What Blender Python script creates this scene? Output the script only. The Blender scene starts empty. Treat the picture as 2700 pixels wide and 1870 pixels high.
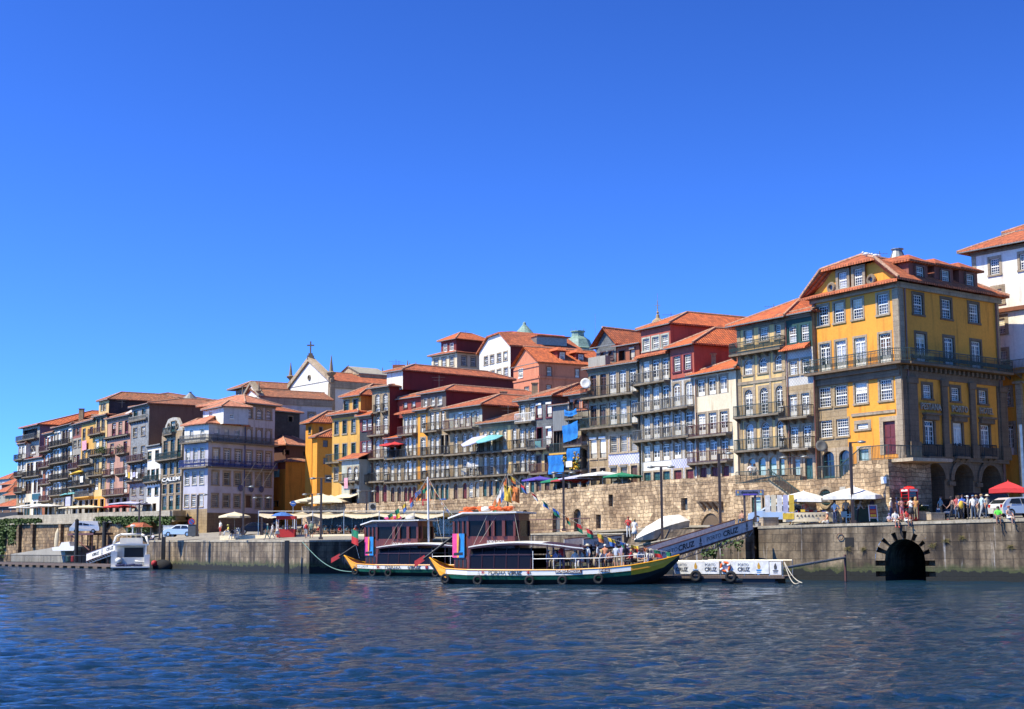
# ---- core
import bpy,bmesh,math,random
import numpy as np
from mathutils import Vector,Matrix,noise
random.seed(7)
R=math.radians
SC=bpy.context.scene
COL=SC.collection
FPX=3900.0;CAMH=2.7;HOR=1438.0
pitch=math.atan((HOR-935.0)/FPX)
cam_d=bpy.data.cameras.new("camera");cam=bpy.data.objects.new("camera",cam_d);COL.objects.link(cam)
cam_d.sensor_width=36.0;cam_d.lens=FPX/2700.0*36.0;cam_d.clip_start=0.5;cam_d.clip_end=5000
RM=Matrix.Rotation(math.pi/2+pitch,3,'X')@Matrix.Rotation(-0.006,3,'Z')
cam.location=(0,0,CAMH);cam.rotation_euler=RM.to_euler()
SC.camera=cam
SUN_AZ=Vector((-0.92,-0.39)).normalized();SUN_EL=52.0
W=bpy.data.worlds.new("World");SC.world=W;W.use_nodes=True
nt=W.node_tree;nt.nodes.clear()
wo=nt.nodes.new('ShaderNodeOutputWorld');bg=nt.nodes.new('ShaderNodeBackground')
sk=nt.nodes.new('ShaderNodeTexSky');sk.sky_type='NISHITA';sk.sun_disc=False
sk.sun_elevation=R(SUN_EL);sk.sun_rotation=math.atan2(SUN_AZ.x,SUN_AZ.y)
sk.altitude=0;sk.air_density=1.0;sk.dust_density=0.15;sk.ozone_density=4.0
stc=nt.nodes.new('ShaderNodeTexCoord');sva=nt.nodes.new('ShaderNodeVectorMath');sva.operation='ADD';sva.inputs[1].default_value=(0,0,0.15)
svn=nt.nodes.new('ShaderNodeVectorMath');svn.operation='NORMALIZE'
nt.links.new(stc.outputs['Generated'],sva.inputs[0]);nt.links.new(sva.outputs[0],svn.inputs[0]);nt.links.new(svn.outputs[0],sk.inputs[0])
hs=nt.nodes.new('ShaderNodeGamma');hs.inputs[1].default_value=2.3
nt.links.new(sk.outputs[0],hs.inputs['Color']);nt.links.new(hs.outputs[0],bg.inputs[0])
bg.inputs[1].default_value=0.027
nt.links.new(bg.outputs[0],wo.inputs[0])
sl=bpy.data.lights.new("sun",'SUN');sl.energy=5.0;sl.angle=R(0.5);sl.color=(1.0,0.955,0.83)
so=bpy.data.objects.new("sun",sl);COL.objects.link(so)
sd=Vector((SUN_AZ.x*math.cos(R(SUN_EL)),SUN_AZ.y*math.cos(R(SUN_EL)),math.sin(R(SUN_EL))))
so.rotation_euler=sd.to_track_quat('Z','Y').to_euler();so.location=(-40,-20,90)
SC.view_settings.view_transform='Standard';SC.view_settings.look='None'
SC.view_settings.exposure=0.72;SC.view_settings.gamma=1.0
try:
 SC.cycles.max_bounces=5;SC.cycles.glossy_bounces=3;SC.cycles.transmission_bounces=4
 SC.cycles.transparent_max_bounces=8;SC.cycles.caustics_reflective=False;SC.cycles.caustics_refractive=False
 SC.cycles.use_denoising=True;SC.cycles.sample_clamp_indirect=4
except Exception:pass
def ray(px,py):
 return RM@Vector(((px-1350.0)/FPX,-(py-935.0)/FPX,-1.0))
def P(px,py,Y):
 d=ray(px,py);k=Y/d.y
 return Vector((d.x*k,Y,CAMH+d.z*k))
def Pz(px,py,z):
 d=ray(px,py);k=(z-CAMH)/d.z
 return Vector((d.x*k,d.y*k,z))
DT=[(0,300),(48,292),(248,252),(470,219),(560,213),(720,203),(870,191),(985,183.5),(1300,165),(1552,153),(1683,147),(1833,139),(1946,133.5),(2120,126.3),(2380,117.5),(2700,110)]
def D(px):
 for(a,A),(b,B)in zip(DT,DT[1:]):
  if px<=b:return A+(B-A)*(px-a)/(b-a)
 return DT[-1][1]
MC={}
def lin(c):
 return tuple(((x/12.92)if x<=0.04045 else((x+0.055)/1.055)**2.4)for x in c)
def mat(key,col=(.5,.5,.5),rough=.7,kind='plain',metal=0.0,var=.12,scale=3.0,col2=None,bump=.0,alpha=None):
 if key in MC:return MC[key]
 col=(col[0]*.88,col[1]*.835,col[2]*.69);col2=(col2[0]*.88,col2[1]*.835,col2[2]*.69)if col2 else None
 m=bpy.data.materials.new(key);m.use_nodes=True;n=m.node_tree;N=n.nodes;L=n.links
 b=N['Principled BSDF'];b.inputs['Roughness'].default_value=rough;b.inputs['Metallic'].default_value=metal
 m.diffuse_color=(*col,1)
 def mk(t,**k):
  x=N.new(t)
  for a,v in k.items():x.inputs[a].default_value=v
  return x
 def ramp(src,p0,c0,p1,c1,ext=None):
  r=N.new('ShaderNodeValToRGB');r.color_ramp.elements[0].position=p0;r.color_ramp.elements[0].color=(*c0,1)
  r.color_ramp.elements[1].position=p1;r.color_ramp.elements[1].color=(*c1,1)
  for e in(ext or[]):
   el=r.color_ramp.elements.new(e[0]);el.color=(*e[1],1)
  L.new(src,r.inputs[0]);return r.outputs[0]
 def mix(f,a,c,bt='MIX'):
  x=N.new('ShaderNodeMix');x.data_type='RGBA';x.blend_type=bt
  for s,v in((0,f),(6,a),(7,c)):
   if isinstance(v,(int,float)):x.inputs[s].default_value=v
   elif isinstance(v,tuple):x.inputs[s].default_value=(*v,1)
   else:L.new(v,x.inputs[s])
  return x.outputs[2]
 def math_(op,a,c=None):
  x=N.new('ShaderNodeMath');x.operation=op
  for s,v in((0,a),(1,c)):
   if v is None:continue
   if isinstance(v,(int,float)):x.inputs[s].default_value=v
   else:L.new(v,x.inputs[s])
  return x.outputs[0]
 tc=N.new('ShaderNodeTexCoord')
 def mapped(src,sc=(1,1,1)):
  mp=N.new('ShaderNodeMapping');mp.inputs['Scale'].default_value=sc;L.new(src,mp.inputs[0]);return mp.outputs[0]
 def noi(src,s,det=4,dist=0.0,ro=.6):
  x=mk('ShaderNodeTexNoise',Scale=s,Detail=det,Roughness=ro,Distortion=dist);L.new(src,x.inputs['Vector']);return x.outputs[0]
 def bmp(h,st,d=.02):
  x=mk('ShaderNodeBump',Strength=st,Distance=d);L.new(h,x.inputs['Height']);L.new(x.outputs[0],b.inputs['Normal']);return x
 ob=tc.outputs['Object'];uv=tc.outputs['UV']
 c=col;dk=tuple(x*(1-var*2.2)for x in c);lt=tuple(min(1,x*(1+var))for x in c)
 if kind=='plain':
  L.new(ramp(noi(ob,scale,3),.3,dk,.7,lt),b.inputs['Base Color'])
 elif kind=='plaster':
  big=noi(ob,.35,5);st=noi(mapped(ob,(1.6,1.6,.18)),1.3,5,.3)
  base=ramp(big,.3,tuple(x*.88 for x in c),.65,lt)
  grime=ramp(st,.30,(.60,.56,.51),.47,(1,1,1))
  fine=ramp(noi(ob,5,4),.25,(.86,.85,.84),.6,(1,1,1))
  L.new(mix(1.0,mix(.75,base,grime,'MULTIPLY'),fine,'MULTIPLY'),b.inputs['Base Color']);bmp(noi(ob,12,3),.3,.01)
 elif kind=='granite':
  big=noi(ob,.5,5);fine=noi(ob,9,4)
  base=ramp(big,.3,tuple(x*.76 for x in c),.7,lt)
  v=N.new('ShaderNodeTexBrick');L.new(uv,v.inputs['Vector'])
  v.inputs['Color1'].default_value=(1,1,1,1);v.inputs['Color2'].default_value=(.84,.83,.81,1);v.inputs['Mortar'].default_value=(.62,.6,.56,1)
  v.inputs['Scale'].default_value=1;v.inputs['Mortar Size'].default_value=.018;v.inputs['Brick Width'].default_value=.9;v.inputs['Row Height'].default_value=.42
  grime=ramp(noi(mapped(ob,(1.5,1.5,.2)),1.2,4),.30,(.58,.55,.5),.5,(1,1,1))
  L.new(mix(.8,mix(.8,mix(1,base,v.outputs[0],'MULTIPLY'),grime,'MULTIPLY'),ramp(fine,.3,(.6,.6,.6),.7,(1.1,1.1,1.1)),'MULTIPLY'),b.inputs['Base Color']);bmp(fine,.4,.02)
 elif kind=='blocks':
  nz=N.new('ShaderNodeTexNoise');nz.inputs['Scale'].default_value=.75;nz.inputs['Detail'].default_value=4;L.new(uv,nz.inputs['Vector'])
  vm=N.new('ShaderNodeVectorMath');vm.operation='MULTIPLY_ADD';L.new(nz.outputs['Color'],vm.inputs[0]);vm.inputs[1].default_value=(.75,.42,0);L.new(uv,vm.inputs[2])
  v=N.new('ShaderNodeTexBrick');L.new(vm.outputs[0],v.inputs['Vector'])
  v.offset_frequency=2;v.squash=1.45;v.squash_frequency=3;v.offset=.37
  v.inputs['Color1'].default_value=(*lt,1);v.inputs['Color2'].default_value=(*(col2 or tuple(x*.62 for x in c)),1);v.inputs['Mortar'].default_value=(*tuple(x*.42 for x in c),1)
  v.inputs['Scale'].default_value=1;v.inputs['Mortar Size'].default_value=.015*scale;v.inputs['Mortar Smooth'].default_value=.3;v.inputs['Brick Width'].default_value=.34*scale;v.inputs['Row Height'].default_value=.2*scale
  vo=mk('ShaderNodeTexVoronoi',Scale=2.4/scale);L.new(vm.outputs[0],vo.inputs['Vector'])
  patch=ramp(noi(ob,.22,5),.34,(.62,.56,.5),.62,(1.1,1.08,1.02))
  st=ramp(noi(mapped(ob,(1.3,1.3,.12)),1.1,5,.2),.34,(.42,.40,.36),.54,(1,1,1))
  fine=ramp(noi(ob,6,5),.25,(.62,.6,.58),.7,(1.12,1.1,1.08))
  bw=N.new('ShaderNodeRGBToBW');L.new(vo.outputs['Color'],bw.inputs[0])
  o=mix(1,mix(.8,v.outputs[0],ramp(bw.outputs[0],.2,(.50,.44,.38),.7,(1.15,1.12,1.08)),'MULTIPLY'),patch,'MULTIPLY')
  L.new(mix(1,mix(var*3,o,st,'MULTIPLY'),fine,'MULTIPLY'),b.inputs['Base Color'])
  h=math_('ADD',math_('MULTIPLY',v.outputs['Fac'],-1.0),math_('MULTIPLY',noi(ob,4,4),.5));bmp(h,.9,.09)
 elif kind=='quay':
  v=N.new('ShaderNodeTexBrick');L.new(uv,v.inputs['Vector'])
  nz=N.new('ShaderNodeTexNoise');nz.inputs['Scale'].default_value=.7;L.new(uv,nz.inputs['Vector'])
  vm=N.new('ShaderNodeVectorMath');vm.operation='MULTIPLY_ADD';L.new(nz.outputs['Color'],vm.inputs[0]);vm.inputs[1].default_value=(.16,.1,0);L.new(uv,vm.inputs[2]);L.new(vm.outputs[0],v.inputs['Vector'])
  v.inputs['Color1'].default_value=(*lt,1);v.inputs['Color2'].default_value=(*tuple(x*.74 for x in c),1);v.inputs['Mortar'].default_value=(*tuple(x*.42 for x in c),1)
  v.inputs['Scale'].default_value=1;v.inputs['Mortar Size'].default_value=.02;v.inputs['Brick Width'].default_value=1.25;v.inputs['Row Height'].default_value=.62
  st=ramp(noi(mapped(ob,(1.1,1.1,.10)),1.0,6,.3),.40,(.20,.18,.155),.60,(1,1,1))
  wh=ramp(noi(mapped(ob,(2.6,2.6,.18)),1.0,5,.2),.61,(0,0,0),.74,(.30,.29,.26))
  big=ramp(noi(ob,.3,6),.40,(.42,.37,.32),.60,(1.12,1.08,1.02))
  o=mix(1,mix(.9,mix(1,v.outputs[0],big,'MULTIPLY'),st,'MULTIPLY'),wh,'ADD')
  geo=N.new('ShaderNodeNewGeometry');sp=N.new('ShaderNodeSeparateXYZ');L.new(geo.outputs['Position'],sp.inputs[0])
  zz=math_('ADD',sp.outputs[2],math_('MULTIPLY',noi(ob,1.3,4),-1.3))
  alg=ramp(zz,.12,(1,1,1),.62,(0,0,0));alg2=ramp(zz,-.45,(1,1,1),.0,(0,0,0))
  o=mix(alg,o,(.055,.062,.018));o=mix(alg2,o,(.01,.011,.007))
  L.new(mix(1,o,ramp(noi(ob,5,5),.25,(.6,.6,.6),.7,(1.1,1.1,1.1)),'MULTIPLY'),b.inputs['Base Color'])
  bmp(math_('ADD',math_('MULTIPLY',v.outputs['Fac'],-1.0),math_('MULTIPLY',noi(ob,4,4),.4)),.7,.05)
 elif kind=='tiles':
  sp=N.new('ShaderNodeSeparateXYZ');L.new(uv,sp.inputs[0])
  u=math_('ABSOLUTE',math_('SINE',math_('MULTIPLY',sp.outputs[0],math.pi/.30)))
  w=math_('FRACT',math_('MULTIPLY',sp.outputs[1],1/.42))
  c2=col2 or tuple(x*.45 for x in c)
  base=ramp(noi(ob,1.6,7,.5),.34,c2,.62,lt)
  vb=N.new('ShaderNodeTexBrick');L.new(uv,vb.inputs['Vector']);vb.inputs['Scale'].default_value=1;vb.inputs['Mortar Size'].default_value=0.0;vb.inputs['Brick Width'].default_value=.30;vb.inputs['Row Height'].default_value=.42
  vb.inputs['Color1'].default_value=(1.25,1.2,1.1,1);vb.inputs['Color2'].default_value=(.62,.58,.55,1)
  gr=ramp(u,.15,(.38,.33,.3),.6,(1,1,1));rw=ramp(w,.0,(.55,.5,.48),.25,(1,1,1))
  L.new(mix(1,mix(.85,mix(.8,base,vb.outputs[0],'MULTIPLY'),gr,'MULTIPLY'),rw,'MULTIPLY'),b.inputs['Base Color'])
  bmp(math_('ADD',u,math_('MULTIPLY',w,-.3)),.8,.10)
 elif kind=='glass':
  oi=N.new('ShaderNodeObjectInfo');nz=noi(mapped(ob,(1.3,1.3,.5)),1.1,2)
  f=math_('ADD',math_('MULTIPLY',oi.outputs['Random'],.75),math_('MULTIPLY',nz,.5))
  L.new(ramp(f,.62,(.010,.012,.014),.86,(.20,.20,.20),[(1.0,(.42,.42,.40))]),b.inputs['Base Color'])
  b.inputs['Roughness'].default_value=.12;b.inputs['Specular IOR Level'].default_value=.5
 elif kind=='boards':
  sp=N.new('ShaderNodeSeparateXYZ');L.new(uv,sp.inputs[0])
  w=math_('FRACT',math_('MULTIPLY',sp.outputs[0],1/scale))
  ln=ramp(w,.0,(.3,.3,.3),.12,(1,1,1))
  L.new(mix(1,ramp(noi(mapped(ob,(6,6,.6)),1.5,4),.3,dk,.7,lt),ln,'MULTIPLY'),b.inputs['Base Color']);bmp(w,.4,.02)
 elif kind=='azulejo':
  v=N.new('ShaderNodeTexChecker');L.new(uv,v.inputs['Vector']);v.inputs['Scale'].default_value=scale
  v.inputs['Color1'].default_value=(*c,1);v.inputs['Color2'].default_value=(*(col2 or tuple(x*.6 for x in c)),1)
  L.new(mix(1,v.outputs[0],ramp(noi(ob,.5,5),.3,(.75,.73,.7),.6,(1,1,1)),'MULTIPLY'),b.inputs['Base Color'])
 elif kind=='slate':
  v=N.new('ShaderNodeTexBrick');L.new(uv,v.inputs['Vector']);v.inputs['Scale'].default_value=1;v.inputs['Mortar Size'].default_value=.012;v.inputs['Brick Width'].default_value=.3;v.inputs['Row Height'].default_value=.22
  v.inputs['Color1'].default_value=(*lt,1);v.inputs['Color2'].default_value=(*dk,1);v.inputs['Mortar'].default_value=(*tuple(x*.4 for x in c),1)
  L.new(mix(1,v.outputs[0],ramp(noi(ob,1,5),.3,(.6,.6,.6),.7,(1.1,1.1,1.1)),'MULTIPLY'),b.inputs['Base Color']);bmp(v.outputs['Fac'],-.3,.02)
 elif kind=='paving':
  v=mk('ShaderNodeTexVoronoi',Scale=4.5);L.new(ob,v.inputs['Vector'])
  L.new(mix(1,ramp(noi(ob,.3,5),.3,dk,.7,lt),ramp(v.outputs['Distance'],.1,(1.05,1.05,1.05),.7,(.7,.7,.7)),'MULTIPLY'),b.inputs['Base Color'])
 elif kind=='leaf':
  oi=noi(ob,2.2,4)
  L.new(ramp(oi,.3,tuple(x*.55 for x in c),.7,tuple(x*1.5 for x in c)),b.inputs['Base Color'])
 elif kind=='cloth':
  L.new(ramp(noi(ob,scale,3),.3,dk,.7,lt),b.inputs['Base Color']);bmp(noi(ob,3,2),.4,.03)
 if alpha is not None:
  b.inputs['Alpha'].default_value=alpha
 MC[key]=m
 return m
def srgb(r,g,b_):return lin((r/255,g/255,b_/255))
M=dict(white=mat('white_paint',(.80,.79,.76),.5,var=.04),offwhite=mat('worn_white_paint',(.46,.43,.37),.7,var=.15),glass=mat('window_glass',(.03,.035,.04),kind='glass'),dark=mat('dark_opening',(.012,.011,.010),.9,var=.05),granite=mat('granite_trim',(.44,.355,.26),.85,'granite'),granite_d=mat('old_granite_trim',(.25,.205,.15),.9,'granite'),gran_warm=mat('warm_granite',(.55,.43,.30),.85,'granite'),tile=mat('clay_roof_tiles',(.56,.16,.06),.85,'tiles',col2=(.38,.115,.05)),tile_old=mat('old_clay_roof_tiles',(.44,.165,.08),.9,'tiles',col2=(.25,.13,.08)),tile_new=mat('new_clay_roof_tiles',(.68,.17,.045),.8,'tiles',col2=(.55,.135,.04)),tile_pink=mat('pale_clay_roof_tiles',(.66,.28,.17),.8,'tiles',col2=(.50,.2,.12)),ridge=mat('ridge_mortar',(.52,.30,.20),.9,var=.25,scale=6),iron=mat('dark_iron',(.022,.022,.02),.8),iron_g=mat('green_iron',(.035,.06,.045),.6),iron_grey=mat('grey_iron',(.13,.13,.12),.6),iron_red=mat('brown_iron',(.12,.045,.03),.6),iron_blue=mat('blue_iron',(.03,.05,.20),.55),muro=mat('river_wall_masonry',(.67,.53,.37),.95,'blocks',scale=1.65,var=.17,col2=(.44,.34,.235)),muro_d=mat('far_retaining_masonry',(.42,.31,.19),.95,'blocks',scale=2.6,var=.28,col2=(.24,.18,.12)),quay=mat('quay_stone',(.35,.285,.205),.9,'quay'),cope=mat('quay_coping_stone',(.52,.46,.36),.85,'granite'),conc=mat('concrete',(.36,.34,.30),.9,'plaster'),paving=mat('granite_setts',(.36,.33,.28),.9,'paving'),leaf=mat('ivy_leaves',(.06,.11,.02),.7,'leaf'),copper=mat('green_copper',(.22,.34,.30),.6,var=.2),zinc=mat('zinc_sheet',(.30,.32,.33),.45,metal=.6),steel=mat('steel',(.5,.5,.5),.35,metal=.8),beam=mat('lamp_brown_steel',(.06,.04,.03),.5),teal=mat('teal_door_paint',(.03,.10,.10),.5),reddoor=mat('dark_red_door',(.14,.022,.022),.6),brown=mat('brown_door',(.10,.05,.03),.6),greenp=mat('green_door_paint',(.02,.07,.05),.5),blind=mat('pale_blue_blind',(.42,.60,.62),.5),pipe=mat('downpipe_paint',(.22,.08,.04),.5),pipe_g=mat('grey_downpipe',(.20,.20,.19),.5),)
ORG={}
def tag(o,label=None,cat=None,group=None,kind=None):
 if label:o['label']=label
 if cat:o['category']=cat
 if group:o['group']=group
 if kind:o['kind']=kind
 return o
def thing(name,label,cat,loc=(0,0,0),group=None):
 o=bpy.data.objects.new(name,None);COL.objects.link(o);o.location=loc;ORG[o.name]=Vector(loc);o.empty_display_size=.3
 return tag(o,label,cat,group)
class MB:
 def __init__(s):s.v=[];s.f=[];s.m=[]
 def face(s,pts,m=0):
  k=len(s.v);s.v+=[tuple(p)for p in pts];s.f.append(tuple(range(k,k+len(pts))));s.m.append(m)
 def mesh(s,vs,fs,m=0):
  k=len(s.v);s.v+=[tuple(p)for p in vs]
  for f in fs:s.f.append(tuple(i+k for i in f));s.m.append(m)
 def hexa(s,p,m=0):
  s.mesh(p,[(3,2,1,0),(4,5,6,7),(0,1,5,4),(1,2,6,5),(2,3,7,6),(3,0,4,7)],m)
 def box(s,x0,y0,z0,x1,y1,z1,m=0):
  s.hexa([(x0,y0,z0),(x1,y0,z0),(x1,y1,z0),(x0,y1,z0),(x0,y0,z1),(x1,y0,z1),(x1,y1,z1),(x0,y1,z1)],m)
 def fbox(s,F,s0,s1,o0,o1,z0,z1,m=0):
  s.hexa([F(s0,o1,z0),F(s1,o1,z0),F(s1,o0,z0),F(s0,o0,z0),F(s0,o1,z1),F(s1,o1,z1),F(s1,o0,z1),F(s0,o0,z1)],m)
 def tube(s,a,b,r0,r1=None,n=6,m=0,caps=True):
  a=Vector(a);b=Vector(b);r1=r0 if r1 is None else r1
  d=(b-a);
  if d.length<1e-6:return
  d.normalize();u=d.orthogonal().normalized();w=d.cross(u);vs=[]
  for p,r in((a,r0),(b,r1)):
   for i in range(n):
    t=2*math.pi*i/n;vs.append(p+u*(r*math.cos(t))+w*(r*math.sin(t)))
  fs=[(i,(i+1)%n,n+(i+1)%n,n+i)for i in range(n)]
  if caps:fs+=[tuple(reversed(range(n))),tuple(range(n,2*n))]
  s.mesh(vs,fs,m)
 def path(s,pts,r,n=5,m=0):
  for a,b in zip(pts,pts[1:]):s.tube(a,b,r,r,n,m)
 def lathe(s,c,prof,n=16,m=0,ax=None):
  vs=[];c=Vector(c)
  for r,z in prof:
   for i in range(n):
    t=2*math.pi*i/n;vs.append(c+Vector((r*math.cos(t),r*math.sin(t),z)))
  fs=[]
  for j in range(len(prof)-1):
   for i in range(n):fs.append((j*n+i,j*n+(i+1)%n,(j+1)*n+(i+1)%n,(j+1)*n+i))
  fs.append(tuple(reversed(range(n))));fs.append(tuple(range((len(prof)-1)*n,len(prof)*n)))
  s.mesh(vs,fs,m)
 def torus(s,c,R_,r,ax='y',n=18,k=8,m=0):
  vs=[]
  for i in range(n):
   t=2*math.pi*i/n
   for j in range(k):
    q=2*math.pi*j/k;a=(R_+r*math.cos(q));x,z,y=a*math.cos(t),a*math.sin(t),r*math.sin(q)
    vs.append(Vector(c)+(Vector((x,y,z))if ax=='y'else Vector((x,z,y))if ax=='z'else Vector((y,x,z))))
  s.mesh(vs,[(i*k+j,((i+1)%n)*k+j,((i+1)%n)*k+(j+1)%k,i*k+(j+1)%k)for i in range(n)for j in range(k)],m)
 def blob(s,c,r,n=8,m=0,sq=(1,1,1)):
  prof=[(max(.02,math.sin(math.pi*i/n))*r,-math.cos(math.pi*i/n)*r)for i in range(n+1)]
  k=len(s.v);s.lathe((0,0,0),prof,max(6,n),m)
  for i in range(k,len(s.v)):
   v=s.v[i];s.v[i]=(c[0]+v[0]*sq[0],c[1]+v[1]*sq[1],c[2]+v[2]*sq[2])
 def build(s,name,mats,parent=None,smooth=False,uv=False,fixn=False):
  me=bpy.data.meshes.new(name)
  o=bpy.data.objects.new(name,me);COL.objects.link(o)
  org=ORG.get(parent.name,Vector((0,0,0)))if parent else Vector((0,0,0))
  ORG[o.name]=org
  if parent:o.parent=parent
  ox,oy,oz=org
  me.from_pydata([(a-ox,b_-oy,c-oz)for a,b_,c in s.v],[],s.f)
  if not isinstance(mats,(list,tuple)):mats=[mats]
  for mm in mats:me.materials.append(mm)
  if len(mats)>1:me.polygons.foreach_set('material_index',s.m)
  if smooth:me.polygons.foreach_set('use_smooth',[True]*len(s.f))
  if uv:
   L=me.uv_layers.new(name='UVMap').data
   for p in me.polygons:
    n=p.normal
    t=Vector((-n.y,n.x,0))if(n.x*n.x+n.y*n.y)>1e-4 else Vector((1,0,0))
    t.normalize();b_=n.cross(t)
    for li in p.loop_indices:
     co=me.vertices[me.loops[li].vertex_index].co
     L[li].uv=(co.dot(t),co.dot(b_))
  me.update();me.validate()
  return o
def one(name,label,cat,mb,mats,group=None,kind=None,origin=None,**k):
 """a thing that is one mesh, origin at its own base"""
 if origin is None and mb.v:
  a=np.array(mb.v);origin=((a[:,0].min()+a[:,0].max())/2,(a[:,1].min()+a[:,1].max())/2,a[:,2].min())
 ox,oy,oz=origin;mb.v=[(x-ox,y-oy,z-oz)for x,y,z in mb.v]
 o=mb.build(name,mats,None,**k);o.location=origin;ORG[o.name]=Vector(origin)
 return tag(o,label,cat,group,kind)
def copy_tree(o,parent=None):
 c=o.copy();COL.objects.link(c);c.parent=parent;ORG[c.name]=ORG.get(o.name,Vector((0,0,0)))
 for ch in o.children:copy_tree(ch,c)
 return c
def text_mesh(body,size,ext=.01,bold=0.0):
 cu=bpy.data.curves.new('lettering','FONT');cu.body=body;cu.size=size;cu.extrude=ext;cu.offset=bold;cu.resolution_u=2
 cu.align_x='CENTER';cu.align_y='CENTER'
 o=bpy.data.objects.new('lettering',cu);COL.objects.link(o)
 dg=bpy.context.evaluated_depsgraph_get();me=bpy.data.meshes.new_from_object(o.evaluated_get(dg))
 vs=[v.co.copy()for v in me.vertices];fs=[tuple(p.vertices)for p in me.polygons]
 bpy.data.objects.remove(o);bpy.data.curves.remove(cu);bpy.data.meshes.remove(me)
 return vs,fs
def lettering(body,size,c,right,up,material,parent,ext=.01,bold=0.0,fit=None,name='lettering',ht=None):
 vs,fs=text_mesh(body,size,ext,bold)
 xs=[v.x for v in vs];w=max(xs)-min(xs);ys=[v.y for v in vs];hh=max(ys)-min(ys)
 k=fit/w if fit else 1;ky=(ht/hh)if ht else k
 cx=(max(xs)+min(xs))/2;cy=(max(ys)+min(ys))/2
 right=Vector(right).normalized();up=Vector(up).normalized();out=right.cross(up)
 mb=MB();mb.mesh([Vector(c)+right*((v.x-cx)*k)+up*((v.y-cy)*ky)+out*v.z for v in vs],fs)
 return mb.build(name,material,parent)
# ---- house
class Fac:
 """vertical wall plane between two photo columns at given distances; s runs along it, o outwards"""
 def __init__(s,a,b):
  A=P(*a);B=P(*b)
  s.A=Vector((A.x,A.y));s.B=Vector((B.x,B.y));s.w=(s.B-s.A).length;s.t=(s.B-s.A)/s.w
  s.n=Vector((s.t.y,-s.t.x));
 def at(s,px,py):
  d=ray(px,py);n=s.n;k=(s.A.x*n.x+s.A.y*n.y)/(d.x*n.x+d.y*n.y)
  x,y=d.x*k,d.y*k
  return(Vector((x,y))-s.A).dot(s.t),CAMH+d.z*k
 def __call__(s,u,o,z):
  p=s.A+s.t*u+s.n*o
  return Vector((p.x,p.y,z))
 def side(s,L,off=0.0):
  """the plane going back from the right end"""
  f=Fac.__new__(Fac);f.A=s.B.copy();f.t=-s.n;f.n=s.t.copy();f.w=L;f.B=f.A+f.t*L
  return f
def arch_pts(s0,s1,zt,rise,n=8):
 w=(s1-s0)/2;c=(s0+s1)/2
 return[(c-w*math.cos(math.pi*i/n),zt-rise+rise*math.sin(math.pi*i/n))for i in range(n+1)]
WR=random.Random(99)
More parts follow.
